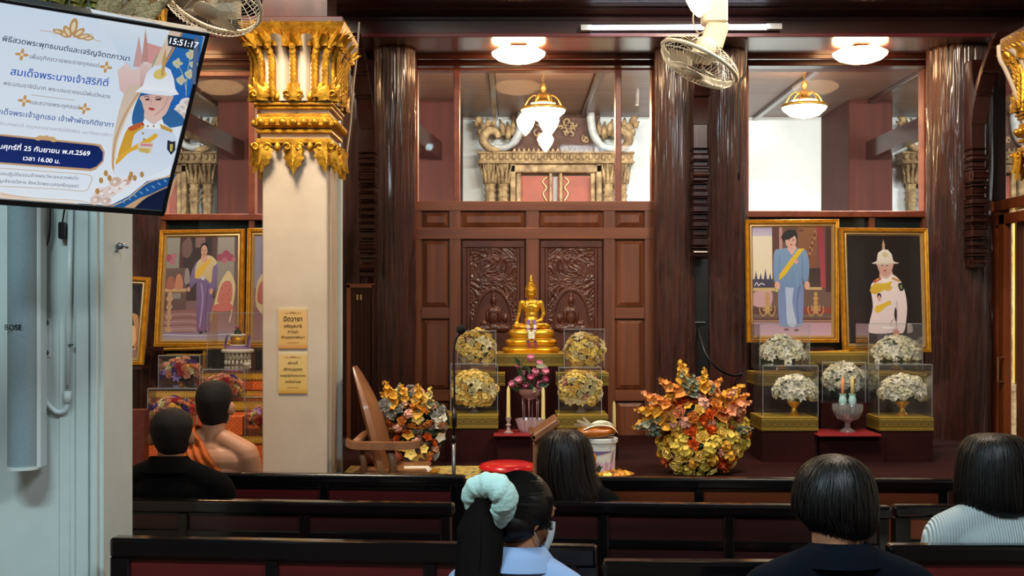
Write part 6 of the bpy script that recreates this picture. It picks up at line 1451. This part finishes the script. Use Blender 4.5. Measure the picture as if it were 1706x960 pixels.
c = C3(640, 772, .15); MB().ball((c.x-.02, DC+.1, ST+.075), (.1, .12, .045)).build('cushion', mat('brown red cushion', '6a2c20', .7, col2='8a4030', nsc=20), t, 3)
c = P(694, 783, 6.22); c.z = ST+.004; t = thing('offering_plate', 'white papers and sheets lying on a gold rimmed plate by the armchair', 'plate', c)
MB().lathe([(.05, 0), (.10, .008), (.125, .02), (.118, .02), (.05, .006)], c, 28).build('plate', M['gold_frame'], t, .7)
for k_ in range(3): MB().box(c+Vector((0, 0, .022+k_*.006)), (.15-.01*k_, .1, .005), Matrix.Rotation(.1*k_-.1, 3, 'Z')).build('paper', M['f_white'], t, None)
# microphone on its stand
DM = 5.95; c = Vector((wx(756, DM), DM, 0)); t = thing('microphone_stand', 'slim microphone stand with a gooseneck and black foam ball', 'microphone', c)
MB().tube([P(756, 845, DM), P(756, 730, DM)], .010, 10).build('lower_tube', M['steel'], t, 3); MB().tube([P(756, 735, DM), P(757, 680, DM)], .007, 10).build('upper_tube', M['black'], t, 3)
MB().tube([P(756, 738, DM), P(756, 726, DM)], .013, 12).build('clutch', M['darksteel'], t, 3); MB().tube([P(757, 712, DM), P(757, 684, DM)], .012, 12).build('grip', M['black'], t, 3)
MB().tube(spl([tuple(P(x, y, DM)) for x, y in ((757, 690), (757, 640), (756, 590), (759, 568), (766, 556))], 5), .005, 8).build('gooseneck', M['black'], t, 3)
MB().ball(P(768, 549, DM), .024, None, 20, 14).build('foam_ball', M['black_matte'], t, 3)
z0 = P(756, 845, DM).z; MB().tube([P(756, 845, DM), (c.x, c.y, ST*0+.02)], .010, 10).build('lower_tube', M['steel'], t, 3); MB().lathe([(.13, 0), (.13, .012), (.02, .03), (0, .03)], c, 28).build('base', M['darksteel'], t)
# wooden book rest
DL = 5.88; t = thing('book_stand', 'wooden reading stand with a tilted board beside the woman with dark hair', 'stand', Vector((wx(897, DL), DL, 0)))
MB().bb((wx(888, DL), DL-.02, 0), (wx(904, DL), DL+.05, wz(738, DL)), .004).build('post', W, t, None)
a, b = P(889, 728, DL), P(927, 702, DL); dr = (b-a); ang = math.atan2(dr.z, dr.x)
MB().box((a+b)/2+Vector((.0, .06, 0)), (dr.length+.02, .30, .035), Matrix.Rotation(-ang, 3, 'Y'), .006).build('reading_board', M['chair_wood'], t, None)
MB().box(a+Vector((-.005, .06, .012)), (.02, .30, .04), Matrix.Rotation(-ang, 3, 'Y'), .004).build('ledge', M['wood_red_x'], t, None)
# offering bucket, robe parcel
DB = 6.1; c = Vector((wx(1000, DB), DB, ST)); k = DB/F
t = thing('offering_bucket', 'white plastic offering bucket with purple print, on the platform right of the dark haired woman', 'bucket', c)
zt = wz(729, DB)-ST
MB().lathe([(.068, 0), (.07, .006), (.082, zt-.02), (.0, zt-.02)], c, 32).build('body', M['white_plastic'], t, .7)
MB().lathe([(.084, zt-.024), (.089, zt-.022), (.09, zt-.004), (.086, zt), (0, zt)], c, 32).build('lid', M['white_plastic'], t, .7)
def wrap(u, z, k_=0):      # on the bucket's surface; u angle from the viewer's side
    r = .0705+(z/(zt-.02))*.0115+.0006+k_; return Vector((c.x+r*math.sin(u), c.y-r*math.cos(u), c.z+z))
pt = Paint(lambda x, y, q: wrap(x, y, q), .0002)
for x in range(10):
    u0 = -1.2+x*.24; pt.poly([(u0, .11+.004*x), (u0+.24, .114+.004*x), (u0+.24, .145), (u0, .145)], '6f5c86')
    pt.poly([(u0, .02), (u0+.24, .02), (u0+.24, .085), (u0, .085)], 'c9b9d6' if x % 3 else 'b995b0')
for s in (-.5, -.2, .25): pt.ell(s, .075, .05, .009, 'b86a84', .5, 8)
pt.poly([(.45, .0), (.7, .0), (.9, .14), (.75, .14)], 'a87a96'); pt.build('printed_wrap', M['paper'], t)
c2_ = Vector((wx(994, DB), DB-.01, ST+zt)); t = thing('robe_parcel', 'folded orange robe wrapped in clear film and tied with a white ribbon', 'parcel', c2_)
m = MB(); rings = []
for i in range(17):
    u = i/8-1; w_ = (1-abs(u)**3.2)**.45 if abs(u) < 1 else .03; rings.append([c2_+Vector((u*.108-.005, math.copysign(abs(math.cos(a))**.6, math.cos(a))*.08*w_, .030+math.copysign(abs(math.sin(a))**.7, math.sin(a))*.028*w_+.006*u)) for a in [2*PI*j/24 for j in range(24)]])
m.loft(rings)
for v in m.bm.verts: v.co += Vector((0, 0, .008*noise.noise(v.co*22))); v.co.z = max(v.co.z, c2_.z)
m.build('folded_robe', mat('orange robe in film', 'cc7526', .25, col2='b35f1c', nsc=18, coat=.8, bump=.3), t, 3)
m = MB()
for j, (x0, x1, z0_, y0) in enumerate(((-.07, .10, .05, -.06), (-.06, .09, .058, -.02), (-.05, .10, .06, .03))):
    q = spl([(c2_.x+x0, c2_.y+y0, c2_.z+.045), (c2_.x+(x0+x1)/2-.02, c2_.y+y0, c2_.z+z0_+.018), (c2_.x+x1*.7, c2_.y+y0, c2_.z+z0_+.01), (c2_.x+x1, c2_.y+y0-.02, c2_.z+.03)], 5); m.grid([[Vector(p)+Vector((0, -.012, 0)) for p in q], [Vector(p)+Vector((0, .012, .004)) for p in q]])
for a in (2.6, 2.1, 3.1, .2): m.grid([[c2_+Vector((-.03+.085*u*math.cos(a), -.05-.01*s+.0*u, .068+.045*u*math.sin(a)+.008*s)) for u in (0, .5, 1)] for s in (-1, 1)])
m.build('ribbon', M['f_white'], t, 3)
# gold tray with fruit and blossom
c = P(1015, 783, 5.98); c.z = ST; t = thing('gold_tray', 'gold footed tray heaped with yellow blossom beside the bucket', 'tray', c)
MB().lathe([(.05, 0), (.045, .006), (.03, .016), (.10, .03), (.125, .042), (.12, .044), (.09, .034), (0, .03)], c, 32).build('tray', M['gold_frame'], t, .7)
pm = wm(t).inverted()
for q in range(34):
    a = R.random()*2*PI; r = math.sqrt(R.random())*.11; put('blossom', 'blossom', c+Vector((r*math.cos(a), r*math.sin(a), .04+.01*R.random())), (math.cos(a)*.5, math.sin(a)*.5-.3, .8), .018, R.choice(['f_gold', 'f_yellow', 'f_gold', 'f_apricot']), t, q, pm)
c = P(984, 768, 5.93); c.z = ST; t = thing('gold_bowl', 'small gold bowl with a green sprig in front of the bucket', 'bowl', c)
MB().lathe([(.03, 0), (.028, .008), (.045, .02), (.055, .045), (.052, .047), (.02, .03), (0, .03)], c+Vector((.03, 0, 0)), 24).build('bowl', M['gold_frame'], t, .7)
pm = wm(t).inverted()
for a in (-.9, -.3, .5, .9, .1): put('leaf', 'leaf', c+Vector((.03, 0, .045)), (math.sin(a), -.2, math.cos(a)), .032, 'leafgreen', t, a, pm)
tag(MB().ball(P(985, 764, 5.92), (.026, .026, .03), None, 20, 14).lathe([(.03, 0), (.028, .01), (.022, .03), (0, .045)], (P(985, 764, 5.92).x, 5.92, ST), 16).build('orange', mat('orange peel', 'd98a1a', .5, bump=.15, bsc=200), None, 3), 'small orange fruit beside the dark haired woman, left of the bucket', 'fruit')
# big flower arrangements
def arrangement(px, pyb, d, hz, label, blobs, pal, spikes, seed, size):
    c = P(px, pyb, d); c.z = ST; t = thing('flower_arrangement', label, 'flowers', c); pm = wm(t).inverted(); rr = random.Random(seed)
    for (x, y, rx, ry, n, pl) in blobs:
        q = P(x, y, d); k = d/F; dome(t, q, (rx*k, min(rx*k, .2)*.9, ry*k), int(n*1.25), pl, seed+int(x), -.9, size, n//5)
        MB().ball(q, (rx*k*.7, min(rx*k, .2)*.6, ry*k*.7), None, 12, 8).build('foliage_core', M['leafgreen'], t, 3)
    for (x, y, x2, y2, mt, s) in spikes:
        a, b = P(x, y, d-.10), P(x2, y2, d-.10+rr.uniform(-.05, .05)); put('spike', 'flower_spike', a, b-a, (b-a).length/2.1*s, mt, t, rr.random()*6, pm)
    return t
OR = [('carnation', 'carnation', 'f_orange', 1.0, 3), ('rose', 'rose', 'f_peach', .95, 4), ('rose', 'rose', 'f_apricot', .9, 3), ('rose', 'rose', 'f_yellow', .9, 2), ('hydrangea', 'hydrangea', 'f_salmon', 1, 2), ('blossom', 'blossom', 'f_gold', .7, 2), ('rose', 'rose', 'f_white', .65, 1)]
YL = [('hydrangea', 'hydrangea', 'f_lemon', 1.15, 5), ('carnation', 'carnation', 'f_orange', 1.1, 3), ('rose', 'rose', 'f_yellow', .95, 3), ('rose', 'rose', 'f_salmon', .7, 1), ('lily', 'lily', 'f_white', .8, .8), ('hydrangea', 'hydrangea', 'f_gold', 1, 2), ('rose', 'rose', 'f_red', .7, .4)]
PK = [('hydrangea', 'hydrangea', 'f_salmon', 1, 3), ('rose', 'rose', 'f_peach', .9, 3), ('blossom', 'blossom', 'f_white', .7, 1), ('rose', 'rose', 'f_orange', .9, 1)]
arrangement(1160, 796, 6.3, 0, 'large orange and yellow flower arrangement in front of the pair of trunks',
    [(1165, 742, 66, 52, 84, YL), (1152, 688, 58, 34, 60, OR), (1165, 660, 32, 24, 22, PK), (1108, 684, 24, 20, 14, OR), (1210, 684, 24, 22, 14, PK), (1222, 722, 20, 30, 16, YL)],
    [], [(1135, 660, 1100, 634, 'f_apricot', 1.1), (1142, 652, 1134, 604, 'f_gold', 1.1), (1172, 650, 1174, 612, 'f_gold', 1), (1178, 655, 1204, 630, 'f_apricot', 1), (1200, 672, 1240, 640, 'f_gold', 1), (1205, 690, 1252, 668, 'f_peach', 1), (1098, 690, 1060, 682, 'f_gold', 1.1), (1105, 675, 1068, 652, 'f_peach', 1), (1150, 660, 1128, 596, 'leafpale', .7), (1150, 660, 1138, 606, 'f_gold', 1), (1160, 655, 1158, 628, 'f_gold', 1), (1158, 660, 1152, 598, 'leafpale', .6), (1195, 700, 1187, 645, 'f_apricot', 1.1), (1120, 700, 1053, 710, 'f_gold', 1), (1100, 705, 1038, 716, 'leafpale', .7), (1120, 680, 1074, 660, 'f_apricot', 1),
         (1125, 660, 1110, 626, 'leafpale', .7), (1120, 665, 1107, 640, 'f_gold', .9), (1185, 660, 1192, 628, 'leafpale', .7), (1215, 680, 1248, 655, 'f_apricot', 1), (1225, 690, 1246, 672, 'f_salmon', 1), (1225, 720, 1262, 712, 'leafpale', .8), (1235, 720, 1256, 715, 'f_yellow', .6), (1100, 720, 1062, 728, 'leafpale', .6), (1212, 665, 1230, 645, 'f_salmon', .9), (1098, 672, 1076, 672, 'f_white', .8)], 21, .042)
# same composition rules, airier, left
c = None
SM = [('blossom', 'blossom', 'f_gold', 1.1, 4), ('rose', 'rose', 'f_orange', .8, 2), ('hydrangea', 'hydrangea', 'f_salmon', .9, 2), ('rose', 'rose', 'f_grey', 1.0, 1.6), ('blossom', 'blossom', 'f_yellow', 1.1, 3), ('rose', 'rose', 'f_apricot', .8, 2), ('carnation', 'carnation', 'f_lemon', .9, 1)]
arrangement(690, 785, 6.55, 0, 'airy orange, yellow and grey white flower arrangement behind the wooden armchair',
    [(680, 690, 52, 34, 58, SM), (690, 740, 40, 36, 40, SM), (680, 668, 30, 22, 22, SM), (722, 705, 24, 34, 20, [('rose', 'rose', 'f_grey', .6, 2), ('blossom', 'blossom', 'f_white', 1, 2), ('blossom', 'blossom', 'leafgreen', 1.2, 4)])],
    [], [(660, 680, 640, 634, 'f_gold', 1), (668, 670, 664, 624, 'leafpale', .7), (675, 670, 668, 640, 'f_gold', 1), (695, 680, 698, 628, 'leafpale', .7), (695, 690, 697, 640, 'f_gold', 1), (710, 680, 718, 640, 'f_yellow', .9), (715, 680, 720, 636, 'leafpale', .6), (650, 690, 622, 672, 'f_grey', .8), (655, 680, 632, 650, 'f_gold', .9), (720, 700, 738, 680, 'f_grey', .9), (725, 705, 744, 690, 'f_white', .8)], 31, .036)
for x, y, s in ((641, 676, .045), (625, 690, .03), (735, 685, .03)): put('rose', 'grey_rose', P(x, y, 6.35), (0, -1, .3), s, 'f_grey', bpy.data.objects['flower_arrangement.001'], .3, wm(bpy.data.objects['flower_arrangement.001']).inverted())
MB().lathe([(.06, 0), (.07, .02), (.05, .06), (.08, .1), (.1, .14)], (bpy.data.objects['flower_arrangement.001'].location.x, 6.55, ST), 20).build('vase', M['clear_glass'], bpy.data.objects['flower_arrangement.001'], .7)
MB().lathe([(.1, 0), (.12, .02), (.08, .05), (.1, .1), (.12, .12)], (bpy.data.objects['flower_arrangement'].location.x, 6.35, ST), 20).build('vase', M['black'], bpy.data.objects['flower_arrangement'], .7)

# ------------------------------------------------------------------ people, seated on the benches, seen from behind
def person(label, hx, htop, y, sh, yaw, head_tilt, cloth, skin, face=0.0, hwid=.077, drop=0, arms='lap', bench_z=.43, sleeves='long', bare=False, nk=.058):
    """hx, y: head centre; htop: height of the crown; sh: half width of the shoulders"""
    s = (htop-bench_z)/.80; t = thing('person', label, 'person', (hx, y-.03, bench_z)); S_ = M[skin]
    RZ = Matrix.Rotation(yaw, 3, 'Z')
    o = Vector((hx, y-.03*s, bench_z))
    def V(x, yy, z): return o+RZ @ Vector((x*s, yy*s, z*s))
    V0 = V
    # head frame: centre 0.105 below crown, turned by face, bowed by head_tilt
    HC = V(0, .03, .80-.108); RH = RZ @ Matrix.Rotation(face, 3, 'Z') @ Matrix.Rotation(-head_tilt, 3, 'X')
    def Hd(x, yy, z): return HC+RH @ Vector((x*s, yy*s, z*s))
    w = hwid
    def body_(m, infl=0, torso_only=False, slv=1.0):
        e = infl
        V = lambda x, yy, z: V0(x, yy, z*(1-drop) if z > .06 else z)
        def C(a, b, ra, rb): m.cone(V(*a), V(*b), ra*s+e, rb*s+e, 14)
        q = sh/s
        m.ball(V(0, 0, .06), (.165*s+e, .115*s+e, .09*s+e), RZ); m.ball(V(0, -.005, .19), (.145*s+e, .095*s+e, .14*s+e), RZ); m.ball(V(0, -.01, .35), (.165*s+e, .10*s+e, .14*s+e), RZ)
        m.ball(V(0, -.015, .44), (q*.86*s+e, .085*s+e, .085*s+e), RZ); m.ball(V(0, -.012, .49), (.105*s+e, .066*s+e, .052*s+e), RZ)
        for sg in (-1, 1):
            C((sg*q*.25, -.01, .535), (sg*q*.78, -.012, .475), .052, .055)
            sx_ = sg*(q-.045); C((sx_, -.01, .46), (sg*(q-.005), .05, .24), .058, .043)
            if slv > .6: C((sg*(q-.005), .05, .24), (sg*.10, .27, .13), .043, .030)
            C((sg*.085, .02, .03), (sg*.11, .42, .04), .078, .058)
        if not torso_only or slv > 1.5:
            for sg in (-1, 1): C((sg*.11, .42, .035), (sg*.11, .44, -.34), .055, .038)
    global BODY; BODY = body_
    m = MB(); body_(m)
    m.cone(V(0, .0, .50), V(0, .012, .63), nk*s, (nk-.004)*s, 16)
    m.ball(Hd(0, 0, .012), (w*s, .094*s, .098*s), RH, 24, 16); m.ball(Hd(0, .035, -.045), (w*.78*s, .062*s, .062*s), RH, 20, 12); m.ball(Hd(0, .05, -.085), (.034*s, .036*s, .026*s), RH)
    m.cone(Hd(0, .098, .005), Hd(0, .112, -.025), .009*s, .014*s, 10); m.ball(Hd(0, .098, -.052), (.024*s, .012*s, .006*s), RH); m.ball(Hd(0, .097, -.062), (.02*s, .012*s, .006*s), RH)
    for sg in (-1, 1):
        m.ball(Hd(sg*w*1.06, -.004, -.014), (.014*s, .021*s, .033*s), RH @ Matrix.Rotation(sg*-.35, 3, 'Z')); m.ball(Hd(sg*.03, .088, .018), (.014*s, .008*s, .009*s), RH); m.cone(Hd(sg*.014, .094, .036), Hd(sg*.045, .084, .038), .007*s, .006*s, 8)
        hb = V(sg*.10, .27, .13); m.ball(V(sg*.085, .31, .12), (.038*s, .05*s, .017*s), RZ)
        for f_ in range(4): m.cone(V(sg*(.115-f_*.021), .345, .122), V(sg*(.108-f_*.019), .40-.012*abs(f_-1.5), .108), .0088*s, .0072*s, 8); m.cone(V(sg*(.108-f_*.019), .40-.012*abs(f_-1.5), .108), V(sg*(.104-f_*.018), .425-.014*abs(f_-1.5), .092), .0072*s, .0062*s, 8)
        m.cone(V(sg*.052, .30, .12), V(sg*.035, .345, .115), .011*s, .009*s, 8)
        m.cone(V(sg*.11, .43, -.36), V(sg*.115, .56, -.385), .036*s, .026*s, 10)
    b = m.build('body', S_, t, 3); remesh(b, .0062, 4)
    if cloth and not bare:
        m = MB(); body_(m, .012, True, 1.0 if sleeves == 'long' else .5); 
        sh_ = m.build('shirt', M[cloth], t, 3)
        md = remesh(sh_, .0075, 14)
    if cloth in ('cloth_navy', 'cloth_blue', 'cloth_black') and htop > 1.12:
        m = MB(); rg = []                      # collar
        for i in range(24):
            a = 2*PI*i/24; r = .066*s; pz = .535+.018*(-math.cos(a+PI/2))*0; rg.append((a, r))
        rows = [[V(math.cos(a)*rr_/s, -.006+math.sin(a)*rr_/s*.92, (z+.008*math.sin(a)*-1)*(1-drop)) for a, _ in rg+rg[:1]] for rr_, z in ((.112*s, .535), (.098*s, .562), (.074*s, .602), (.079*s, .606), (.103*s, .575), (.119*s, .540))]
        m.grid(rows).build('collar', M[cloth], t, 3)
    if True:
        m = MB()
        for sg in (-1, 1):
            m.cone(V(sg*.085, .02, .03), V(sg*.11, .42, .04), .088*s, .068*s, 14); m.cone(V(sg*.11, .42, .035), V(sg*.11, .44, -.32), .066*s, .055*s, 14)
        m.ball(V(0, 0, .05), (.178*s, .128*s, .085*s), RZ); tr = m.build('trousers', M['robe'] if bare else M['cloth_trouser'], t, 3); remesh(tr, .011, 3)
    return t, V, Hd, RH, s
def hair_shell(t, m_, prof, y, fy, by, strands, seed, name='hair', cxo=None, ragged=.012, front_cut=None, thick=.006, part=None):
    """prof: photo px rows (py, x left, x right) at depth y -> closed hair volume plus loose strands; fy, by: depth of the front and back"""
    rr = random.Random(seed); q = spl([tuple(map(float, p)) for p in prof], 3); n = 44; k = y/F
    def surf(u, a, off=0):
        f = u*(len(q)-1); i = min(int(f), len(q)-2); w = f-i; py, xl, xr = [q[i][j]*(1-w)+q[i+1][j]*w for j in range(3)]
        z = CZ+(CY-py)*k; hw = (xr-xl)/2*k+off; cx_ = ((xl+xr)/2-CX)*k; ca, sa = math.cos(a), math.sin(a)
        base = hw/max((max(p[2]-p[1] for p in q))/2*k, 1e-6)
        dpt = (by if sa < 0 else fy)*base**.8+off
        if front_cut is not None and sa > 0 and py > front_cut: dpt *= max(0, 1-(py-front_cut)/12)*.6; hw *= 1-.25*min((py-front_cut)/12, 1)*sa
        return Vector((cx_+hw*ca, y+dpt*sa, z))
    m = MB(); R_ = [[surf(u/26, 2*PI*j/n) for j in range(n)] for u in range(27)]; m.loft(R_); core = m.build(name, M[m_], t, 3)
    if not strands: return core
    m = MB()
    for i in range(strands):
        a = -PI*rr.random() if rr.random() < .75 else rr.random()*PI; off = rr.uniform(.0005, thick); u0 = rr.random()**1.5*.5*(1 if rr.random() < .6 else .2); u1 = min(1, u0+.35+rr.random()*.75); da = rr.uniform(-.08, .08); wd = rr.uniform(.0012, .0026); L = []
        if front_cut is not None and math.sin(a) > 0: u1 = min(u1, .45)
        for j in range(8):
            u = u0+(u1-u0)*j/7; L.append(surf(u, a+da*j/7+.03*math.sin(j+i), off*(math.sin(PI*j/7)*.7+.3) if u1 < 1 else off))
        if u1 >= 1: L.append(L[-1]+Vector((rr.uniform(-.006, .006), rr.uniform(-.004, .004), -rr.random()*ragged)))
        kk = len(L); m.grid([[p+Vector((-math.sin(a)*wd*(1-j_/kk), math.cos(a)*wd*(1-j_/kk), 0)) for j_, p in enumerate(L)], [p-Vector((-math.sin(a)*wd*(1-j_/kk), math.cos(a)*wd*(1-j_/kk), 0)) for j_, p in enumerate(L)]])
    stuff(m.build('loose_strand', M[m_], core, 3))
    return core
def hz(py, y): return CZ+(CY-py)*y/F
def hxx(px, y): return (px-CX)*y/F
# man in the navy shirt (front, right of centre)
y = 3.10; t, V, Hd, RH, s = person('man with thick black hair and navy polo collar, front bench, back to the viewer', hxx(1392, y), hz(762, y), y, .235, .05, .22, 'cloth_navy', 'skin', .42, .084, sleeves='short', drop=.055, nk=.072)
hair_shell(t, 'hair', [(757, 1388, 1398), (761, 1368, 1416), (771, 1347, 1434), (790, 1330, 1449), (818, 1320, 1457), (842, 1319, 1459), (858, 1322, 1458), (872, 1340, 1457), (884, 1350, 1452), (892, 1362, 1444)], y, .115, .118, 800, 3, front_cut=795, ragged=.016)
# woman in the white blouse
y = 3.80; t, V, Hd, RH, s = person('woman with a straight black bob and white ribbed blouse at the right edge', hxx(1657, y), hz(728, y), y, .215, 0, .1, 'ribbed', 'skin', .05, .074)
hair_shell(t, 'hair', [(722, 1648, 1664), (725, 1625, 1690), (735, 1608, 1706), (755, 1597, 1718), (785, 1592, 1724), (815, 1589, 1727), (838, 1590, 1727), (850, 1600, 1722), (856, 1622, 1712)], y, .10, .115, 900, 4, front_cut=775, ragged=.02)
# bald-cropped man in black
y = 4.72; t, V, Hd, RH, s = person('man with closely cropped thinning hair and black jacket, left benches', hxx(286, y), hz(683, y), y, .235, 0, .12, 'cloth_black', 'skin_dark', .1, .078)
hair_shell(t, 'hair_crop', [(680, 282, 292), (683, 270, 303), (692, 258, 315), (706, 252, 321), (720, 252, 320), (733, 257, 317), (744, 261, 314), (753, 268, 310), (758, 278, 300)], y, .09, .112, 0, 5, front_cut=706, ragged=.002, thick=.002)
m = MB(); m.ball(Vector((hxx(286, y), y-.018, hz(697, y))), (.050, .055, .034), None, 20, 12); m.build('thinning_crown', mat('thin hair over scalp', '2c1f1a', .4), t, 3)
MB().tube([Hd(.086, .0, -.01), Hd(.09, .03, -.03), Hd(.075, .07, -.04)], .003, 6).build('mask_strap', M['mask'], t, 3)
# monk
y = 5.42; t, V, Hd, RH, s = person('orange robed monk with shaved dark head and one bare shoulder, behind the man in black', hxx(357, y), hz(638, y), y, .205, -.1, .05, None, 'skin', .0, .078, bare=True, bench_z=.46)
hair_shell(t, 'hair_crop', [(634, 351, 363), (637, 339, 375), (646, 331, 383), (660, 327, 387), (676, 328, 386), (690, 331, 382), (702, 336, 379), (710, 344, 371), (716, 350, 364)], y, .085, .112, 0, 6, front_cut=662, ragged=.001, thick=.0015)
m = MB(); iv = lambda x, yy, z: V(x, yy, z)
BODY(m, .012, True, 1.0); ro = m.build('robe', M['robe'], t, 3); remesh(ro, .006, 10)   # robe over the left shoulder only
O_ = wm(ro).inverted(); c0 = O_ @ V(0, 0, 0); bm = bmesh.new(); bm.from_mesh(ro.data); dl = []
for v in bm.verts:
    l = (v.co-c0)/s; e_ = l.z-(.50-1.33*l.x)
    if e_ > 0 and l.x > -.14: dl.append(v)
    else: v.co += v.normal*(.005*math.sin(e_*120+noise.noise(v.co*9)*3)+.010*math.exp(-(e_/.03)**2))
bmesh.ops.delete(bm, geom=dl, context='VERTS'); bm.to_mesh(ro.data); bm.free(); ro.data.polygons.foreach_set('use_smooth', [True]*len(ro.data.polygons))
# dark haired woman in the middle
y = 4.60; t, V, Hd, RH, s = person('woman with long dark brown wavy hair, centre, in front of the reading stand', hxx(944, y), hz(722, y), y, .19, .0, .25, 'cloth_black', 'skin', .1, .076)
hair_shell(t, 'hair_brown', [(716, 938, 950), (718, 920, 962), (728, 907, 975), (745, 900, 983), (770, 896, 988), (795, 897, 994), (815, 900, 1002), (832, 905, 1008), (850, 915, 1004)], y, .10, .12, 900, 7, front_cut=770, ragged=.03, thick=.012)
# girl with ponytail and scrunchie
y = 3.05; t, V, Hd, RH, s = person('girl with a long ponytail, mint scrunchie and face mask, head turned right', hxx(862, y), hz(792, y), y, .165, -.25, .30, 'cloth_blue', 'skin', -.72, .074)
hc_ = Vector((hxx(865, y), y-.012, hz(842, y)))
m = MB(); m.ball(hc_+Vector((.004, .008, .006)), (.083, .098, .082), None, 24, 16); m.ball(hc_+Vector((-.014, -.012, -.036)), (.066, .082, .056), None, 20, 12); m.ball(hc_+Vector((-.04, -.02, -.01)), (.05, .06, .06), None, 20, 12); hr = m.build('hair', M['hair'], t, 3); remesh(hr, .005, 3)
rr = random.Random(8); m = MB()
for i in range(420):                     # strands swept back from the temple into the tie
    a0 = Vector((rr.uniform(-.03, .062), rr.uniform(-.085, .03), 0)); a0.z = .085*math.sqrt(max(0, 1-(a0.x/.082)**2-(a0.y/.095)**2))*rr.choice((1, 1, .6, -.3))+.0
    b0 = Vector((-.062, -.055, .012)); L = []
    for j in range(7):
        p = a0.lerp(b0, j/6); l = math.sqrt((p.x/.082)**2+(p.y/.092)**2+(p.z/.08)**2) or 1; L.append(hc_+Vector((p.x/l, p.y/l, p.z/l))*1.0+Vector((0, 0, .008)))
    wd = rr.uniform(.001, .002); m.grid([[p+Vector((0, 0, wd)) for p in L], [p-Vector((0, 0, wd)) for p in L]])
for i in range(60):                      # loose wisps by the ear
    x0 = rr.uniform(.05, .082); L = [hc_+Vector((x0+.004*math.sin(j+i), rr.uniform(-.05, -.03)+.002*j, .03-.017*j)) for j in range(6)]; m.grid([[p+Vector((.0008, 0, 0)) for p in L], [p-Vector((.0008, 0, 0)) for p in L]])
stuff(m.build('loose_strand', M['hair'], hr, 3))
pc = Vector((hxx(800, y), y-.12, 0)); m = MB(); rings = []
for i in range(22):                      # ponytail
    u = i/21; py = 822+u*190; xl, xr = 790-30*min(u*3, 1)+(4*math.sin(u*5)), 820+16*min(u*2.5, 1); k = 2.92/F; cx_ = ((xl+xr)/2-CX)*k; hw = (xr-xl)/2*k; rings.append([Vector((cx_+hw*math.cos(a)*(1+.05*math.sin(a*7+i*.3)), 2.95+.045*math.sin(a), CZ+(CY-py)*k)) for a in [2*PI*j/26 for j in range(26)]])
pt_ = m.loft(rings).build('ponytail', M['hair'], t, 3)
m = MB()
for i in range(700):
    a = rr.uniform(-PI, .0) if rr.random() < .85 else rr.uniform(0, PI); u0 = rr.random()*.5; L = []
    for j in range(8):
        u = min(u0+j*.075, 1); f = u*21; q = min(int(f), 20); w_ = f-q; c0 = sum(rings[q], Vector())/26; c1 = sum(rings[q+1], Vector())/26; p = (rings[q][0]-c0).length*(1-w_)+(rings[q+1][0]-c1).length*w_; c = c0.lerp(c1, w_); L.append(c+Vector((math.cos(a)*(p+.002), .047*math.sin(a), 0)))
    wd = rr.uniform(.0008, .0018); m.grid([[p+Vector((wd, 0, 0)) for p in L], [p-Vector((wd, 0, 0)) for p in L]])
stuff(m.build('loose_strand', M['hair'], pt_, 3))
sc = Vector((hxx(815, 2.93), 2.93, hz(836, 2.93))); ax = Vector((-.35, -.75, -.35)).normalized(); e1 = Vector((0, 0, 1)).cross(ax).normalized(); e2 = ax.cross(e1); m = MB(); rows = []
for i in range(73):
    a = 2*PI*i/72; row = []; rad = .043+.004*math.sin(a*3); cc = sc+(e1*math.cos(a)*1.0+e2*math.sin(a)*1.12)*rad; out = (e1*math.cos(a)+e2*math.sin(a))
    for j in range(19):
        b = 2*PI*j/18; tr_ = (.029+.0016*math.sin(a*9+math.sin(b)*1.5)+.001*math.sin(a*17+b*2)+.003*math.sin(a*2+b))*(1+.15*math.sin(a+1)); row.append(cc+out*math.cos(b)*tr_+ax*math.sin(b)*tr_)
    rows.append(row)
m.grid(rows).build('scrunchie', M['mint'], t, 3)
fd = (RH @ Vector((0, 1, 0))); m = MB(); rows = []   # mask over nose and chin
for i in range(9):
    v = i/8; row = []
    for j in range(13):
        a = (j/12-.5)*2.5; r = 1.0; row.append(Hd(math.sin(a)*.074*(1-.15*abs(v-.5)), .035+math.cos(a)*(.088-.012*(abs(v-.35)*2)**2), .0-.105*v))
    rows.append(row)
mk = m.grid(rows).build('face_mask', M['mask'], t, 3)
for sg in (-1, 1):
    MB().tube([Hd(sg*.070, .05, -.005), Hd(sg*.082, .012, .012), Hd(sg*.086, -.012, -.005), Hd(sg*.08, .005, -.04), Hd(sg*.066, .05, -.085)], .0016, 5).build('ear_loop', M['mask'], mk, 3)

# repeats carry the name of their set
GR = {'display case': 'acrylic display cases on the altars', 'bench': 'black framed benches facing the altar', 'easel': 'dark easels behind the portraits', 'portrait': 'gold framed portraits', 'pillar': None, 'chandelier': 'brass chandeliers of the outer hall', 'doorway': 'gilded doorways of the outer hall', 'fan': 'cream cage fans', 'bracket': None, 'candle': 'candles on the altars', 'sign': 'paper signs on the cream pillar', 'person': 'people seated on the benches', 'altar': 'stepped altars'}
for o in list(COL.objects):
    if o.parent is None and 'category' in o and 'group' not in o:
        g_ = GR.get(o['category'])
        if o.name.startswith('tree_trunk'): g_ = 'varnished tree trunk pillars'
        if o.name.startswith('ceiling_lamp'): g_ = 'flush ceiling lamps over the altars'
        if o.name.startswith('flower_bouquet'): g_ = 'bouquets in the acrylic cases'
        if o.name.startswith('carved_bracket'): g_ = 'carved wooden brackets'
        if g_: o['group'] = g_
